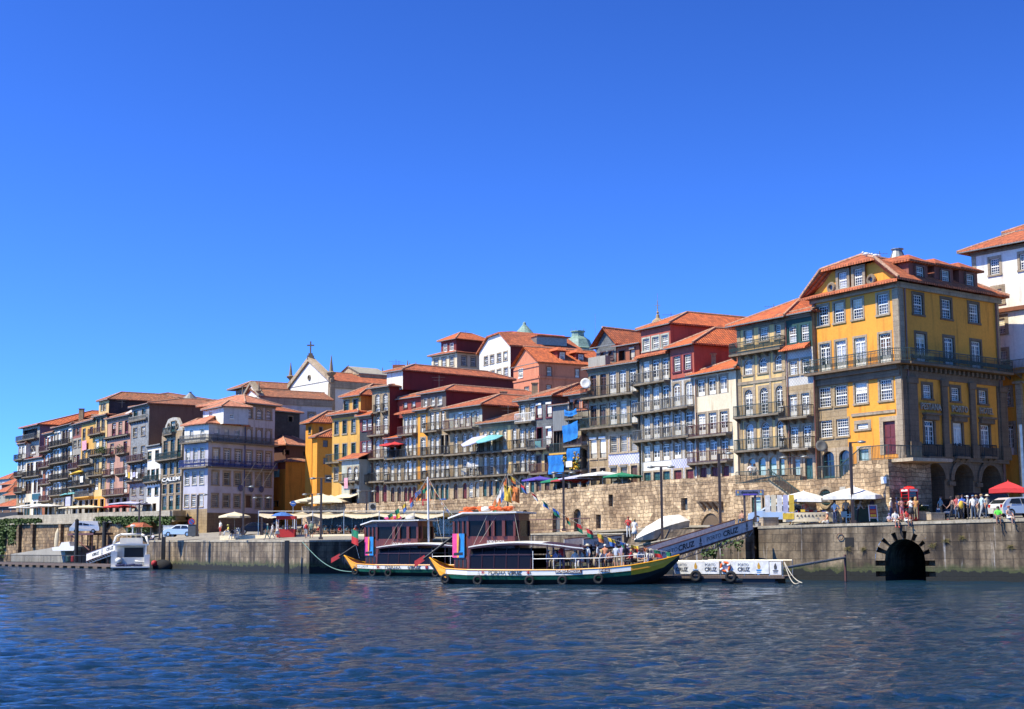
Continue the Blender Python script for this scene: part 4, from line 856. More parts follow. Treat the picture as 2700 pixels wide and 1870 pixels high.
# ---- left
ZL=7.2
LG='old houses at the left end of the row'
def lh(label,xa,xb,top,wall,L=12,off=0,**k):
 return dh('house',label,xa,xb,1220,top,off=off,z0=k.pop('z0',ZL),L=L,wall=wall,group=LG,**k)
h=lh('big house with plum side wall, bright orange roof and an open corner loggia on top',57,102,[(57,1131),(101,1122)],'conc',L=34,off=3,side='plaster_plum',cornice=False)if wm('plaster_plum',(.20,.14,.17))is None else None
h.row('o',[80],36,1133,1158,sw=.1);h.row('sa',[66,88],12,(1178,1175),(1200,1197));h.balc((53,1162),(103,1157),.9,.9,'iron_grey');h.done(h=3.6,over=.7,m='tile_new',run=12)
h=lh('narrow pale end house with rounded bays at the far left of the row',47,67,[(48,1172),(67,1170)],'plaster_white',L=10)
h.region(44,1250,70,1420,'stone_wall')
for y in(1180,1218,1262,1300,1335):h.row('d',[52,61],5.5,(y,y-.5),(y+26,y+25.5),sw=.1,simple=True)
for y in(1212,1256,1298):h.balc((45,y),(68,y-1),.7,.95,'iron')
h.done(h=.6,over=.3,m='tile_old')
h=lh('low cream and white house with a small orange roof left of the red-doored house',68,114,[(69,1213),(113,1206)],'plaster_cream',L=10)
h.region(88,1200,120,1420,'plaster_white')
h.row('d',[75,84,98,106],7,(1222,1218),(1256,1252),sw=.1,fr='brown',simple=True);h.row('d',[71,79,93,103],7,(1270,1266),(1302,1299),sw=.1,fr='brown',simple=True);h.row('r',[66.5+2,75,92,102],7,(1326,1323),(1362,1359),fill='greenp',sw=.1)
h.balc((67,1259),(90,1256),.7,.95,'iron');h.balc((90,1256),(112,1253),.7,.95,'iron')
mb=MB();a=h.F.at(87,1303);b=h.F.at(107,1316);mb.fbox(h.F,a[0],b[0],.1,.2,b[1],a[1]);mb.build('sign_board',M['greenp'],h.root)
h.done(h=1.9,over=.4,m='tile',run=7)
h=lh('narrow house with red-brown doors and white shutters on four balconied floors',115,139.5,[(115,1147),(139,1142)],'plaster_white',L=12)
h.region(114,1100,118.5,1400,'plaster_rust')
for y in(1153,1199,1243,1287):h.row(['d','x','d'],[121.5,130,137],[6,6,4],(y,y-2),(y+35,y+33),fr=['white','white','brown'],sur='plaster_rust',sw=.08,simple=True)
h.row('o',[122,133],7,1330,1362,sw=.1)
for y in(1191,1233,1278,1322):h.balc((112,y),(140,y-3),.75,.95,'iron_red')
h.done(h=1.0,over=.4,m='tile_old',run=3)
h=lh('dark stone house with pale shutters on four long balconies',140.5,190,[(141,1129),(189,1121)],'plaster_grey',L=14)
for y in(1138,1184,1230,1273):h.row(['x','x','d','d','x'],[147.5,156.5,168,177,186],7,(y,y-3),(y+33,y+30),sw=.09,fr=['offwhite','white','brown','brown','white'],simple=True)
h.row('d',[150,160,172,182],7,(1318,1315),(1360,1356),sw=.1,fr='offwhite',simple=True)
for y in(1177,1222,1266,1307):h.balc((138.5,y),(190.5,y-5),.8,.95,'iron')
h.done(h=2.2,over=.6,m='tile_old',run=9)
h=lh('patched red, grey and yellow house with a yellow parasol on a middle balcony',191,247,[(192,1120),(246,1112)],'plaster_grey',L=12)
h.region(190,1105,215,1153,'red_boards');h.region(216,1105,250,1205,'plaster_yellow')
h.row('d',[196,206],7,(1131,1129),(1150,1148),fr='brown',sw=.07,simple=True);h.row('s',[198,210],8,(1162,1160),(1180,1178),fr='offwhite',sw=.1,simple=True);h.row('d',[222,241],7,(1130,1128),(1160,1157),fr='iron_grey',sw=.1,simple=True);h.row(['d','d'],[197,206],7,(1201,1199),(1234,1232),fr='reddoor',sw=.08,simple=True)
h.row(['d','x'],[221,235],8,(1189,1187),(1222,1220),fr='offwhite',sw=.1,simple=True);h.row('d',[196,208,224,238],7,(1249,1243),(1281,1275),fr='offwhite',sw=.1,simple=True);h.row('d',[200,224,238],8,(1289,1284),(1305,1300),fr='brown',sw=.1,simple=True);h.row('o',[196,212,228,240],8,(1322,1318),(1357,1354),sw=.1)
h.balc((190,1237),(215,1234),.8,.95,'iron_red');h.balc((217,1227),(249,1223),.8,.95,'iron');h.balc((190,1284),(249,1278),.8,.95,'iron');h.balc((208,1312),(247,1308),.8,.95,'iron_grey',slab='plaster_yellow')
sheet('laundry','pink towels hanging on the yellow wall of the patched house','laundry',h.F,.35,221.5,1164,233,1186,'pinkcloth',.04)
sheet('laundry','white sheet and blue cloth hanging under the turquoise parasols','laundry',h.F,1.2,191,1311,203,1334,'lavcloth',.06)
sheet('laundry','white cloth on the balcony under the yellow parasol','laundry',h.F,1.0,226,1257,234,1272,'cloth_white',.05)
h.done(h=1.8,over=.5,m='tile_old',run=5)
h=lh('yellow-green narrow house with a tall attic and flowers on its balcony',248,280,[(248,1101),(279,1096)],'plaster_sand',L=16,side='plaster_darkred')
h.region(246,1310,284,1345,'plaster_ochre')
h.row('d',[259.5,272],8,(1105,1102),(1138,1135),fr='iron_grey',sw=.12,simple=True);h.row(['x','d'],[257,274],9,(1160,1158),(1190,1188),fr='white',sw=.1,simple=True);h.row('d',[256,273.5],9,(1212,1209),(1245,1242),fr='offwhite',sw=.12,simple=True);h.row('d',[254,271],10,(1263,1260),(1292,1289),fr=['white','iron_grey'],sw=.12,simple=True);h.row('o',[252.5,269],9,(1318,1316),(1353,1350),sw=.12)
h.balc((243,1147),(277,1142),.8,.95,'iron_red');h.balc((243,1202),(281,1197),.8,.95,'iron');h.balc((240,1256),(281,1250),.8,.95,'iron')
h.wallmesh();zz=h.z1;h.roof(h=.6,over=.5,m='tile_old',run=1.5)
h.attic(261,287,1070,1060,back=.3,L=14,wall='plaster_sand',side='dark_slate',roof_h=1.5,m='tile_old',rows=[(('d',[269,276.5],6,(1067,1065),(1085,1083)),dict(sw=.08,fr='offwhite',simple=True))],run=3)
h=lh('pink salmon house with dark paired balconies and three red-bottomed doors on top',281,343,[(280,1107),(343,1096)],'plaster_pink',L=14)
h.row('d',[300.3,317.3,334],9,(1116,1109),(1152,1145),fr='reddoor',sw=.12,simple=True);h.row('d',[295.8,330.4],9,(1170,1165),(1197,1191),fr='reddoor',sw=.12,simple=True);h.row('d',[294.8,330.4],10,(1217,1212),(1252,1247),fr='white',sw=.12,simple=True);h.row('d',[294.8,330.4],10,(1266,1261),(1303,1298),fr='white',sw=.12,simple=True);h.row('o',[292.8,310,328],11,(1317,1313),(1352,1348),sw=.15)
h.balc((281,1155),(343,1146),.45,.1,'iron');h.balc((282,1201),(303,1198),.8,.95,'iron');h.balc((316,1197),(341,1194),.8,.95,'iron');h.balc((282,1255),(303,1252),.7,.95,'iron_red');h.balc((314,1251),(341,1248),.7,.95,'iron_red');h.balc((281,1307),(340,1302),.8,.95,'iron_red')
mb=MB();F=h.F;a=F.at(300,1100);b=F.at(343,1076);mb.mesh([F(a[0],-.5,h.z1),F(F.w-.1,-.5,h.z1),F(F.w-.1,-.5,b[1])],[(0,1,2)]);mb.build('gable_wall',M['plaster_white'],h.root)
h.done(h=1.6,over=.5,m='tile_old',run=4)
rnd=random.Random(11)
def plant(name,label,c,r,h_,n,seed=0,cat='plant',m='leaf',fl=None,group=None):
 rn=random.Random(seed);mb=MB()
 for i in range(n):
  d=Vector((rn.gauss(0,1),rn.gauss(0,1),rn.gauss(0,1))).normalized()*(rn.random()**.4);p=Vector(c)+Vector((d.x*r,d.y*r*.7,h_*.5+d.z*h_*.5));s_=rn.uniform(.06,.13);e=Vector((rn.gauss(0,1),rn.gauss(0,1),rn.gauss(0,1))).normalized();f=e.orthogonal().normalized()
  mb.face([p-e*s_,p+f*s_*.7,p+e*s_,p-f*s_*.7],1 if(fl and rn.random()<.25)else 0)
 return one(name,label,cat,mb,[M[m],M[fl or'leaf']],group)
for px,py,lab in((287,1199,'bushy green balcony plant at the left of the pink house'),(328,1195,'green and pink flowering plant on the right balcony of the pink house'),(276,1199,'leafy palm-like plant between the yellow-green and pink houses')):
 a=h.F.at(px,py);plant('balcony_plant',lab,h.F(a[0],.9,a[1]+.15),.8,1.3,160,px,fl='pinkcloth'if px==328 else None)
h=lh('grey tiled tower-like house with a long windowless brown side wall',344,390,[(344,1075),(390,1068)],'grey_tiles',L=20,side='plaster_brown')
h.row('d',[358,379.7],10,(1083,1080),(1106,1103),fr='greenp',sw=.12,simple=True);h.row('s',[356.7,378],10,(1128,1126),(1151,1149),fr='offwhite',sw=.14,simple=True);h.row('s',[355.5,377],10,(1179,1177),(1208,1206),fr='offwhite',sw=.14,simple=True);h.row('d',[354,376],10,(1226,1223),(1262,1259),fr='brown',sw=.1,simple=True)
h.row('s',[353,374],10,(1285,1283),(1305,1303),fr='offwhite',sw=.12,simple=True);h.row('d',[351,372],10,(1321,1318),(1349,1346),fr='offwhite',sw=.12,simple=True)
h.balc((344,1110),(390,1105),.35,.6,'conc');h.balc((343,1219),(388,1213),.7,.95,'iron_red');h.balc((342,1269),(387,1264),.7,.95,'iron')
for q_,(x_,c_)in enumerate(((347,'white shirt'),(353.5,'yellow cloth'),(360,'white towel'),(367,'pale shirt'),(374.5,'white sheet'))):sheet('laundry',c_+' drying, number '+str(q_+1)+' from the left, on the grey tiled house','laundry',h.F,1.0,x_,1246,x_+5,1258+q_%3*3,['cloth_white','yellowcloth','cloth_white','lavcloth','cloth_white'][q_],.06)
h.done(h=1.35,over=.5,m='tile_old',run=7)
h=lh('low white house between the grey tiled house and the shop house with green windows',389,424,[(389,1177),(424,1174)],'plaster_white',L=8,off=-.2)
h.row('s',[395,414.3],9,(1190.5,1189),(1211,1209.5),fr='greenp',sw=.1,simple=True);h.row(['s','d','s'],[392,403.8,415],[6,9,6],(1240,1237),(1266,1264),fr='greenp',sw=.1,simple=True);h.row('s',[394,413],9,(1287,1285),(1307,1305),fr='greenp',sw=.1,simple=True);h.row('o',[391.5,407],9,(1330,1328),(1352,1350),sw=.1)
h.balc((387,1272),(424,1268),.6,.9,'iron_g');h.done(h=.5,over=.3,m='conc',kind='shed')
h=lh('grey shop house with a curved gable, green windows and white shop lettering',426,480,[(426,1142),(480,1136)],'stone_wall',L=12,cornice=False,corner='granite')
h.row('d',[437,455.6,473.5],11,(1161,1158),(1208,1205),fr='greenp',sw=.14);h.row('s',[436,454,471],10.5,(1221,1218),(1252,1249),fr='greenp',sw=.14);h.row('s',[434.5,452,469.5],11,(1278,1275.5),(1302,1299.5),fr='greenp',sw=.13,rows=1);h.row('d',[433.5,451,469],11,(1308,1305.5),(1345,1342.5),fr='greenp',sw=.13)
h.balc((423,1213),(481,1209),.8,1.0,'iron_g',1)
F=h.F;a=F.at(428,1273);b=F.at(479,1255);mb=MB();mb.fbox(F,a[0],b[0],.02,.10,a[1],b[1]);mb.build('sign_board',M['iron'],h.root)
lettering('CALEM',1,F((a[0]+b[0])/2,.16,(a[1]+b[1])/2+.02),F(1,0,0)-F(0,0,0),(0,0,1),M['white'],h.root,ext=.05,bold=.015,fit=(b[0]-a[0])*.93,ht=(b[1]-a[1])*.82)
prof=[(0,0),(.02,.35),(.10,.62),(.17,1.25),(.27,1.95),(.38,2.1),(.5,2.15),(.62,2.1),(.73,1.95),(.83,1.25),(.90,.62),(.98,.35),(1,0)]
mb=MB();pts=[F(u*F.w,0,h.z1+z)for u,z in prof];bk=[F(u*F.w,-.4,h.z1+z)for u,z in prof]
mb.face(pts);mb.face(list(reversed(bk)))
for i in range(len(pts)-1):mb.face([pts[i],pts[i+1],bk[i+1],bk[i]])
mb.build('curved_gable',M['offwhite'],h.root,uv=True)
G=Fac.__new__(Fac);G.t=F.t;G.n=F.n;G.A=F.A+F.n*.17;G.B=F.B;G.w=F.w
a=G.at(451,1112);b=G.at(462,1138);win(h.root,G,'d',a[0],b[0],b[1],a[1],fr='greenp',sw=.1)
for px in(446,468):
 a=F.at(px,1124);mb=MB();mb.torus((0,0,0),.38,.12,'y',14,6);mb.v=[F(a[0]+v[0],.05+v[1],a[1]+v[2])for v in mb.v];mb.build('round_window',M['granite_d'],h.root)
h.balc((439,1146),(463,1144),.6,.95,'iron_g');h.done(h=2.2,over=.3,m='tile',z=h.z1-.3,run=4)if False else h.wallmesh()
h.roof(h=2.0,over=-.15,m='tile',run=4)
Fl=Fac((484,1250,217.6),(548,1250,213));S=Fac((548,1250,213),(722,1250,224))
h=House('corner_house','large lilac corner house with a blue wrap-around balcony and three flag poles','house',(484,1250,217.6),(548,1250,213),z0=4.4,top=[(486,1124),(548,1117)],L=S.w,wall='plaster_lilac',side='plaster_lilac',fac=Fl,cornice=False)
h.SF=S;h.skew=S;h.reg=[(-1,99,Fl.at(500,1168)[1],99,'plaster_white')];h.region(460,1345,560,1420,'stone_wall')
h.sreg=[(-1,99,S.at(560,1166)[1],99,'plaster_paleblue'),(-1,99,0,S.at(560,1352)[1],'stone_dark')]  # right face turned from the sun: shade put into plaster and base stone
wm('plaster_paleblue',(.55,.545,.57),var=.05)  # white plaster with bluish shade mixed into its colour for sunless walls
h.row(['d','s'],[505,533.8],[9,10],(1134.7,1130),(1160,1152),sw=.08,sur='white');h.row('d',[495.5,515.5,533.5],11,(1184,1180),(1232,1227),sw=.12,sur='offwhite');h.row('s',[493.4,512.7,531.7],11,(1246,1241),(1279,1275),sw=.12,sur='offwhite');h.row('s',[492,510.6,530],11.5,(1305,1303),(1337,1335),sw=.12,sur='gran_warm')
h.row(['s','d','s'],[571.2,597.2,625],[13,11,12],(1130,1135),(1151,1156),F=S,sw=.08,sur='plaster_paleblue')
X6=[569.6,598.9,628.5,656.9,684.2,708.4]
h.row('d',X6,[15,15,15,14,14,13],(1183,1194),(1225,1234),F=S,sur='granite',sw=.25)
h.row('s',[567.6,597.6,626.8,654.7,682.2,707],[15,15,15,14,14,13],(1243,1252),(1277,1285),F=S,sur='granite',sw=.28,fr='offwhite');h.row(['s','s','s','r','s','s'],[566.5,596.5,624.7,655,681.6,706.4],[15,15,14,14,13,12],(1303,1310),(1336,1341),F=S,sur='granite',sw=.25,fr='offwhite',fill='brown')
h.wallmesh()
def bal2(h,Fl,S,ylf,m,hh,slab,out):
 za=Fl.at(*ylf)[1];mb=MB();mb.fbox(Fl,-.1,Fl.w+out*.8,0,out,za-.2,za);mb.fbox(S,0,S.w+.1,0,out+.01,za-.203,za-.003);bo=mb.build('balcony',M[slab],h.root,uv=True)
 railing_mb([Fl(-.1,0,za),Fl(-.1,out-.05,za),Fl(Fl.w+.35,out-.05,za),S(S.w,out-.05,za)],hh,.14,1).build('railing',M[m],bo)
bal2(h,Fl,S,(515,1166),'iron_grey',.95,'granite_d',.8);bal2(h,Fl,S,(515,1232),'iron_blue',1.0,'granite_d',.8)
z=h.z1;dz=Vector((0,0,.14));wl=Fl.w;k=(S.at(648,1124)[0])
c0=Fl(-.5,.5,z);c1=Fl(wl+.3,.7,z);c2=S(k+.4,.6,z);r0=Fl(wl*.55,-3.8,z+1.9);r1=S(k,-4.0,z+1.9);c3=Fl(-.5,-7,z+.2)
mb=MB()
for f in((c0,c1,r0),(c1,c2,r1,r0),(c3,c0,r0)):mb.face([p+dz for p in f])
for a,b in((c0,c1),(c1,c2)):mb.face([a-dz*.4,b-dz*.4,b+dz,a+dz]);
mb.face([c0-dz*.4,c1-dz*.4,r0-dz,r0-dz*1.01]);ro=mb.build('roof',M['tile_pink'],h.root,uv=True)
T1=House.__new__(House);A_=(641,1100,S);
T1.F=Fac.__new__(Fac);T1.F.t=S.t;T1.F.n=S.n;u0=S.at(646,1100)[0];T1.F.A=S.A+S.t*u0+S.n*.06;T1.F.w=S.w-u0;T1.F.B=T1.F.A+S.t*T1.F.w
T1.root=h.root;T1.z0=z-4.2;T1.z0=S.at(700,1176)[1];T1.z1=S.at(690,1069)[1];T1.L=9;T1.wall='plaster_paleblue';T1.sidemat='plaster_paleblue';T1.holes=[];T1.reg=[];T1.cornice=True;T1.corner=None;T1.SF=T1.F.side(9);T1.sholes=[]
T1.row('sa',[657.2,684,708],[12.5,12.5,12],(1077,1082),(1103,1107),sw=.32,sur='granite');T1.row(['da','sa','da'],[656.4,683.4,708],[12,12,11.5],(1131,1136),(1166,1170),sw=.32,sur='granite')
T1.wallmesh();T1.roof(h=1.6,over=.8,m='tile_pink',run=3.5)
T2=House.__new__(House);T2.F=Fac((540,1110,219),(589,1110,213.5));T2.root=h.root;T2.z0=z;T2.z1=T2.F.at(560,1079)[1];T2.L=3.9;T2.wall='plaster_white';T2.sidemat='plaster_paleblue';T2.holes=[];T2.reg=[];T2.cornice=False;T2.corner=None;T2.SF=T2.F.side(3.9);T2.sholes=[]
T2.row('s',[556],8,1086,1104,sw=.05,sur='white');T2.row('s',[611],10,1093,1103,F=T2.SF,sw=.05,sur='white',rows=1,cols=2);T2.wallmesh();T2.roof(h=1.1,over=.5,m='tile_pink',run=2.6)
for(bx,by,tx,ty)in((632,1284,646,1220),(660,1286,674,1222),(687,1287,701,1223)):
 u,zz=S.at(bx,by);u2,z2=S.at(tx,ty);mb=MB();mb.tube(S(u,.05,zz),S(u2,2.2,z2),.05,.03,5);p=mb.build('flag_pole',M['steel'],h.root)
 mb=MB();mb.lathe((0,0,0),[(.05,0),(.45,.05),(.5,.08),(.45,.11),(.05,.15)],12);mb.v=[S(u+v[0],.15+v[2],zz-.2+v[1])for v in mb.v];mb.build('shield',mat('shield_paint',(.05,.07,.18),.5),p)
mb=MB();mb.tube(S(u0,.12,5),S(u0,.12,T1.z1),.07,None,6);mb.build('downpipe',M['iron_blue'],h.root)
IG='houses in the shaded alley right of the lilac house'
h=House('house','dark boarded house with an orange roof rising just behind the lilac corner house','house',(724,1120,235),(790,1120,239.5),z0=5,top=[(724,1084),(790,1092)],L=9,wall='dark_slate',group=IG,cornice=False)
h.row('o',[766],12,1098,1112,sw=.08);h.done(h=1.2,over=.5,m='tile',run=3.5)
h=House('house','brown boarded house with a broad red roof overhanging the alley','house',(753,1220,233),(826,1220,238.5),z0=4.6,top=[(752,1177),(825,1177)],L=9,wall='wood_red',group=IG,cornice=False)if wm('wood_red',(.13,.055,.035),'boards',scale=.25)is None else None
h.region(745,1258,830,1420,'stone_dark');h.row('o',[757,805.5],12,(1188,1189),(1200,1201),sw=.08,sur='brown');h.row('s',[768,801],12,(1224,1225),(1243,1244),sw=.1,fr='brown',sur='brown');h.row('s',[787,805],13,(1262,1263),(1277,1278),sw=.1,fr='iron_grey',sur='granite_d');h.row('r',[787],13,1300,1340,fill='brown',sw=.15)
h.done(h=2.3,over=.7,m='tile_pink',run=4)
h=House('house','small ochre house at the alley foot hung with laundry beside the lilac house','house',(721,1290,231),(752,1290,227.5),z0=4.6,top=[(722,1222),(752,1218)],L=5,wall='plaster_ochre',group=IG,cornice=False)
h.region(715,1210,760,1236,'plaster_rust');h.row('o',[728],12,1322,1336,sw=.1);h.done(h=.5,over=.3,m='tile_old')
sheet('laundry','white and green washing hanging in the alley by the ochre house','laundry',h.F,.5,724,1240,744,1258,'turqcloth',.06)
h=House('house','tall mustard house with a lit narrow front and shaded side in the alley','house',(806,1130,224),(823,1130,222),z0=4.6,top=[(806,1119),(823,1116)],L=9.5,wall='plaster_ochre',group=IG,cornice=False)
h.row('s',[817],6,1127,1142,sw=.08,fr='greenp');h.row('s',[846],7,1127,1141,F=h.SF,sw=.1,fr='brown');h.done(h=1.9,over=.7,m='tile',run=3)
h=House('house','lower mustard house with two shuttered windows beside the yellow house','house',(824,1200,216),(836,1200,214.5),z0=4.6,top=[(825,1156),(836,1154)],L=7.5,wall='plaster_ochre',group=IG,cornice=False)
h.row('s',[858],13,1161,1179,F=h.SF,sw=.1,fr='iron_grey',sur='plaster_ochre');h.row('s',[857.6],11,1207,1224,F=h.SF,sw=.1,fr='iron_grey',sur='plaster_ochre');h.row('s',[866],14,1255,1270,F=h.SF,sw=.15,fr='iron_grey')
h.done(h=1.2,over=.5,m='tile',run=2.5)
def sub(root,a,b,top,z0,L,wall,side=None,cornice=False):
 g=House.__new__(House);g.F=Fac(a,b);g.root=root;g.z0=z0;g.z1=sum(g.F.at(*t)[1]for t in top)/len(top);g.L=L;g.wall=wall;g.sidemat=side or wall;g.holes=[];g.reg=[];g.cornice=cornice;g.corner=None;g.SF=g.F.side(L);g.sholes=[];return g
def finial(root,px,y0,y1,Y,r=.55,m='granite'):
 a=P(px,y1,Y);b=P(px,y0,Y);H_=b.z-a.z;mb=MB();mb.lathe(a,[(r*.6,0),(r*.6,H_*.12),(r*.3,H_*.16),(r*.35,H_*.22),(r,H_*.33),(r*1.05,H_*.37),(r*.45,H_*.42),(.05,H_)],8);return mb.build('finial',M[m],root)
h=House('church','white church with a stone-edged gable, cross and obelisk finials above the roofs','church',(764,1050,262),(868,1050,251),z0=12,top=[(764,1020),(868,1008)],L=17,wall='plaster_white',corner='granite',cornice=False)
h.done(h=2.3,over=.0,m='tile',kind='gable',gh=3.9);F=h.F;w=F.w;z=h.z1
mb=MB()
for a,b in(((-.3,z-.1),(w/2,z+4.1)),((w/2,z+4.1),(w+.3,z-.1))):
 mb.hexa([F(a[0],.35,a[1]),F(b[0],.35,b[1]),F(b[0],-.8,b[1]),F(a[0],-.8,a[1]),F(a[0],.35,a[1]+.75),F(b[0],.35,b[1]+.75),F(b[0],-.8,b[1]+.75),F(a[0],-.8,a[1]+.75)])
SF=h.SF;mb.fbox(SF,0,h.L,-.02,.3,z-1.2,z);mb.fbox(SF,0,1.0,-.02,.25,12,z)
mb.build('stone_coping',M['gran_warm'],h.root,uv=True)
a=F.at(816,996);mb=MB();mb.torus((0,0,0),.42,.12,'y',14,6);mb.v=[F(a[0]+v[0],.05+v[1],a[1]+v[2])for v in mb.v];rw=mb.build('round_window',M['granite'],h.root);mb=MB();mb.lathe((0,0,0),[(.4,0),(.4,.03)],12);mb.v=[F(a[0]+v[0],.02+v[2],a[1]+v[1])for v in mb.v];mb.build('pane',M['dark'],rw)
finial(h.root,766,956,1014,262,.75);finial(h.root,873,937,1009,251,.8)
for px,y0,y1 in((965.6,970,1000),(989.3,972,1002),(1008.6,969,1004),(1074.5,950,978),(1080,956,978),(1096.5,954,978)):finial(h.root,px,y0,y1,268,.35)
q=F(w/2,-.2,z+4.6);mb=MB();H_=3.0
mb.box(q.x-.55,q.y-.4,q.z-.2,q.x+.55,q.y+.4,q.z+.5);mb.box(q.x-.35,q.y-.3,q.z+.5,q.x+.35,q.y+.3,q.z+.9);mb.box(q.x-.11,q.y-.1,q.z+.9,q.x+.11,q.y+.1,q.z+H_);mb.box(q.x-.62,q.y-.12,q.z+2.2,q.x+.62,q.y+.12,q.z+2.42);mb.build('cross',M['granite_d'],h.root)
g=sub(h.root,(888,1010,266),(948,1010,260),[(890,992),(948,990)],12,6,'stone_warm');g.wallmesh();g.roof(h=1.6,over=.2,m='conc',kind='gable',ridge=False)
q=P(918,972,264);mb=MB();mb.box(q.x-.08,q.y-.1,q.z-.6,q.x+.08,q.y+.1,q.z+.6);mb.box(q.x-.4,q.y-.11,q.z+.12,q.x+.4,q.y+.11,q.z+.3);mb.build('cross',M['granite_d'],h.root)
h=House('chapel','low white chapel with a small pointed gable and a long mossy tile roof','chapel',(640,1080,246),(684,1080,240),z0=10,top=[(640,1052),(684,1052)],L=13,wall='plaster_white',side='plaster_paleblue',cornice=False)  # side wall is the same white plaster, coloured as if in shade
h.row('o',[824,789],[17,18],1094,1112,F=h.SF,sur='granite',sw=.3,kind_='x')if False else None
h.row('sa',[822,778],15,(1090,1088),(1108,1106),F=h.SF,sur='granite',sw=.3)
h.done(h=1.5,over=.25,m='tile_old',kind='gable',gh=2.2)
SF=h.SF;mb=MB();mb.fbox(SF,0,h.L,-.02,.2,h.z1-1.1,h.z1-.02);F=h.F;w=F.w;z=h.z1
for a,b in(((-.2,z-.1),(w/2,z+2.4)),((w/2,z+2.4),(w+.2,z-.1))):mb.hexa([F(a[0],.3,a[1]),F(b[0],.3,b[1]),F(b[0],-.7,b[1]),F(a[0],-.7,a[1]),F(a[0],.3,a[1]+.5),F(b[0],.3,b[1]+.5),F(b[0],-.7,b[1]+.5),F(a[0],-.7,a[1]+.5)])
mb.build('stone_coping',M['granite'],h.root,uv=True);finial(h.root,639,1016,1062,246,.3);finial(h.root,682,1004,1046,240,.45)
h=House('house','grey house with a projecting eave and old tiled roof behind the chapel gable','house',(621,1060,262),(646,1060,258.5),z0=10,top=[(621,1030),(646,1024)],L=14,wall='plaster_grey',cornice=False)
h.row('s',[628,637],5,(1034,1033),(1045,1044),simple=True,sw=.08);h.done(h=1.4,over=1.2,m='tile_old',run=2)
h=House('house','dark-walled house with the highest roof at the left end of the town','house',(330,1070,262),(400,1070,256),z0=9,top=[(334,1054),(400,1046)],L=12,wall='plaster_brown',side='dark_slate',cornice=False);h.done(h=1.2,over=.5,m='tile_old',run=6)
for px,py,yy,r in((368,1040,262,.35),(342,1044,262,.6),(543,1062,240,.45),(618,1050,262,.4)):
 q=P(px,py,yy);mb=MB();mb.box(q.x-r,q.y-.4,q.z-2.2,q.x+r,q.y+.4,q.z+.1);mb.box(q.x-r-.12,q.y-.5,q.z+.1,q.x+r+.12,q.y+.5,q.z+.3);one('chimney',{368:'thin tall chimney on the highest left roof',342:'squat chimney above the salmon house roof',543:'short dark chimney left of the lilac house roof',618:'small chimney by the grey eaved house'}[px],'chimney',mb,M['stone_dark'])
h=House('house','house with a broad orange roof and a conical glass lantern left of the lilac house','house',(448,1095,243),(505,1095,237),z0=9,top=[(448,1074),(505,1071)],L=17,wall='plaster_brown',cornice=False);h.done(h=1.3,over=.4,m='tile',run=6)
q=P(501,1066,243);mb=MB();mb.lathe(q,[(1.25,-1.2),(1.25,.85)],14);ln=mb.build('lantern_drum',M['stone_wall'],h.root,uv=True);mb=MB();mb.lathe(q,[(1.35,.85),(.25,1.85),(.2,2.0),(.35,2.02)],14);mb.build('lantern_cone',M['zinc'],ln)
h=House('house','cream skyline house with dark red top storey, left of the white gabled house','house',(1138,960,272),(1205,960,266),z0=14,top=[(1138,940),(1205,931)],L=11,wall='plaster_cream',cornice=False)
h.row('s',[1150,1170.6,1191],10.5,(946,941),(970,965),sur='granite',sw=.2,rows=1);h.row('s',[1223.4,1247.8],[12,11],(942,940),(966,963),F=h.SF,sur='granite',sw=.2,rows=1);h.row('s',[1243],10,988,1012,F=h.SF,sur='granite',sw=.2,rows=1)
h.wallmesh();h.roof(h=.9,over=.6,m='tile',run=2)
h.attic(1163,1203,915,902,back=1.2,L=8,wall='plaster_darkred',roof_h=1.6,m='tile_new',rows=[(('s',[1174.4,1191.3],9,(908,906),(926,924)),dict(sw=.05,sur='white',rows=1))],run=2.6,over=.6)
h=House('house','large white house with a clipped gable and two rows of four windows on the skyline','house',(1264,980,258),(1346,980,248),z0=12,top=[(1264,928),(1346,908)],L=14,wall='plaster_white',side='plaster_darkred',cornice=False)
h.row('s',[1281.6,1297.5,1316,1333],9.5,(941,929),(962,950),sur='granite',sw=.22,rows=1,cols=2);h.row('s',[1280.6,1298.5,1316,1334],10,(982,972),(1006,997),sur='granite',sw=.22,rows=1,cols=2);h.row('s',[1299,1317,1335],10,(1026,1020),(1050,1044),sur='granite',sw=.22,rows=1,cols=2)
h.wallmesh();F=h.F;w=F.w;z=h.z1;sec=[(-.5,z-.3),(w*.3,z+2.2),(w*.7,z+2.4),(w+.5,z-.3)]
mb=MB();mb.face([F(0,0,z-.0),F(w,0,z-.0),F(w*.7,0,z+2.3),F(w*.3,0,z+2.1)]);mb.build('gable_wall',M['plaster_white'],h.root,uv=True)
mb=MB();rp=F(w*.5,-3.5,z+3.05);rb=F(w*.5,-h.L,z+2.9)
A0,A1,A2,A3=[F(s_,.4,z_)for s_,z_ in sec];B0=F(sec[0][0],-h.L,sec[0][1]);B3=F(sec[3][0],-h.L,sec[3][1])
for f in((A1,A2,rp),(A2,A3,B3,rb,rp),(B0,A0,A1,rp,rb)):mb.face([p+dz for p in f]);mb.face([p-dz for p in reversed(f)])
for a,b in((A0,A1),(A1,A2),(A2,A3),(A3,B3)):mb.face([a-dz,b-dz,b+dz,a+dz])
mb.build('roof',M['tile'],h.root,uv=True)
SF=h.SF;mb=MB();mb.fbox(SF,5.5,11.5,-2.5,-.6,z+.4,z+1.8);mb.build('zinc_dormer',M['zinc'],h.root);mb=MB();mb.fbox(SF,5.3,11.9,-2.6,.0,z+1.8,z+1.98);mb.build('dormer_roof',M['tile'],h.root,uv=True)
